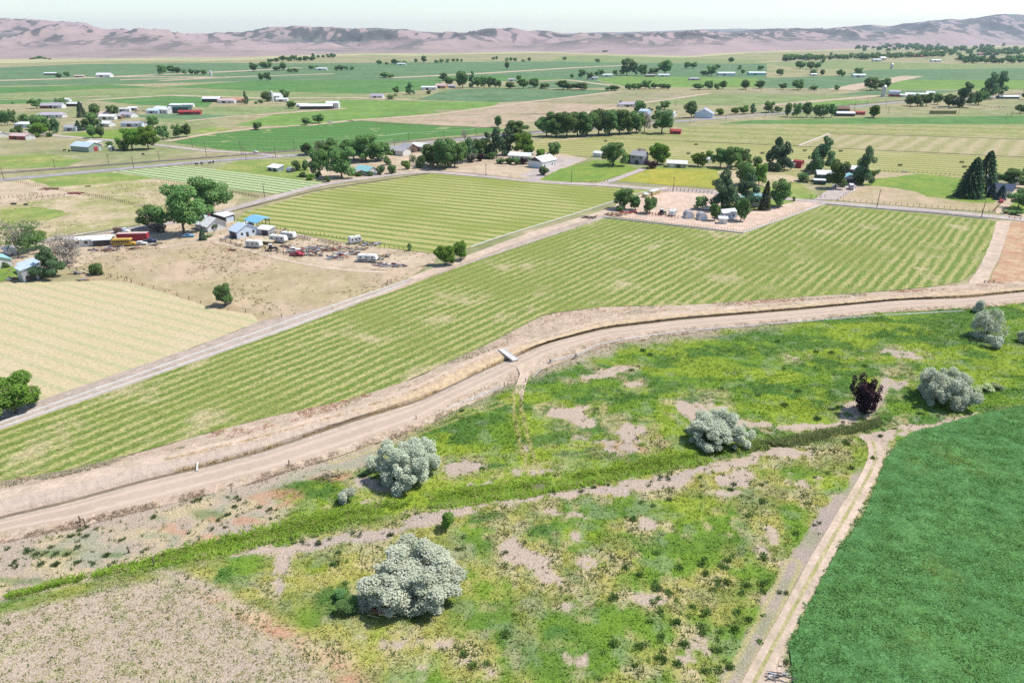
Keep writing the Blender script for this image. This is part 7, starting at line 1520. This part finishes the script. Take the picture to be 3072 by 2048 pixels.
def pipe(label, line, gap=0.0, r=.075, sec=9.0, z=.12):
    W = GA(line); L = np.r_[0, np.cumsum(np.hypot(*np.diff(W, axis=0).T))]; n = max(2, int(round(L[-1] / sec))); t = np.linspace(0, L[-1], n + 1); X = np.interp(t, L, W[:, 0]); Y = np.interp(t, L, W[:, 1]); dx, dy = np.gradient(X), np.gradient(Y); h = np.hypot(dx, dy); X = X - dy / h * gap; Y = Y + dx / h * gap
    e = empty('irrigation_pipe', (X[0], Y[0], 0)); tag(e, label, 'pipe')
    for i in range(n):
        a = np.array([X[i] - X[0], Y[i] - Y[0], z + r]); b = np.array([X[i + 1] - X[0], Y[i + 1] - Y[0], z + r]); V, F = tubes([(np.linspace(a, b, 3), np.full(3, r))], 8); p = ob('section', mesh_np('section', V, F, P_['pipe'], smooth=True), e)
        V, F = tubes([(np.linspace(a + (b - a) * .0, a + (b - a) * .012, 2), np.full(2, r * 1.3))], 8); ob('coupling', mesh_np('coupling', V, F, P_['steel']), p)
L1 = [(253, 1563), (429, 1516), (620, 1466), (800, 1414), (1029, 1350), (1248, 1262), (1350, 1223), (1406, 1202), (1509, 1161)]; L2 = [(1647, 1086), (1723, 1071), (1796, 1034), (1850, 1022), (2050, 994), (2300, 974), (2600, 950), (2890, 934)]
pipe('white irrigation pipe below the canal road, left run, upper of two', L1, .35); pipe('white irrigation pipe below the canal road, left run, lower of two', L1[3:], -.25); pipe('white irrigation pipe below the canal road, right run, upper of two', L2, .35); pipe('white irrigation pipe below the canal road, right run, lower of two', L2, -.25); pipe('short white pipe leading down from the canal bend to the meadow', [(1597, 1134), (1622, 1110), (1645, 1088)], 0)
def riser(label, u, v):
    x, y, _ = G(u, v); e = empty('pipe_valve', (x, y, 0)); tag(e, label, 'valve'); ob('riser', cyl_me('riser', .16, 1.0, P_['steel'], 8), e); ob('hand_wheel', cyl_me('hand_wheel', .3, .06, P_['dark'], 10, z0=1.0), e); ob('outlet', box_me('outlet', .8, .2, .2, P_['steel'], z0=.5), e)
riser('dark valve where the white pipes bend toward the meadow', 1728, 1074); riser('dark valve at the left end of the right pipe run', 1650, 1090)
x, y, _ = G(1616, 1465); bm = bmesh.new(); bmesh.ops.create_circle(bm, cap_ends=True, segments=18, radius=1)
for v_ in bm.verts: k = 1 + .25 * math.sin(3 * math.atan2(v_.co.y, v_.co.x)); v_.co = (x + v_.co.x * 1.1 * k, y + v_.co.y * 1.9 * k, -.02)
me = bpy.data.meshes.new('pool'); bm.to_mesh(me); bm.free(); me.materials.append(M_water); struct(ob('pool', me))
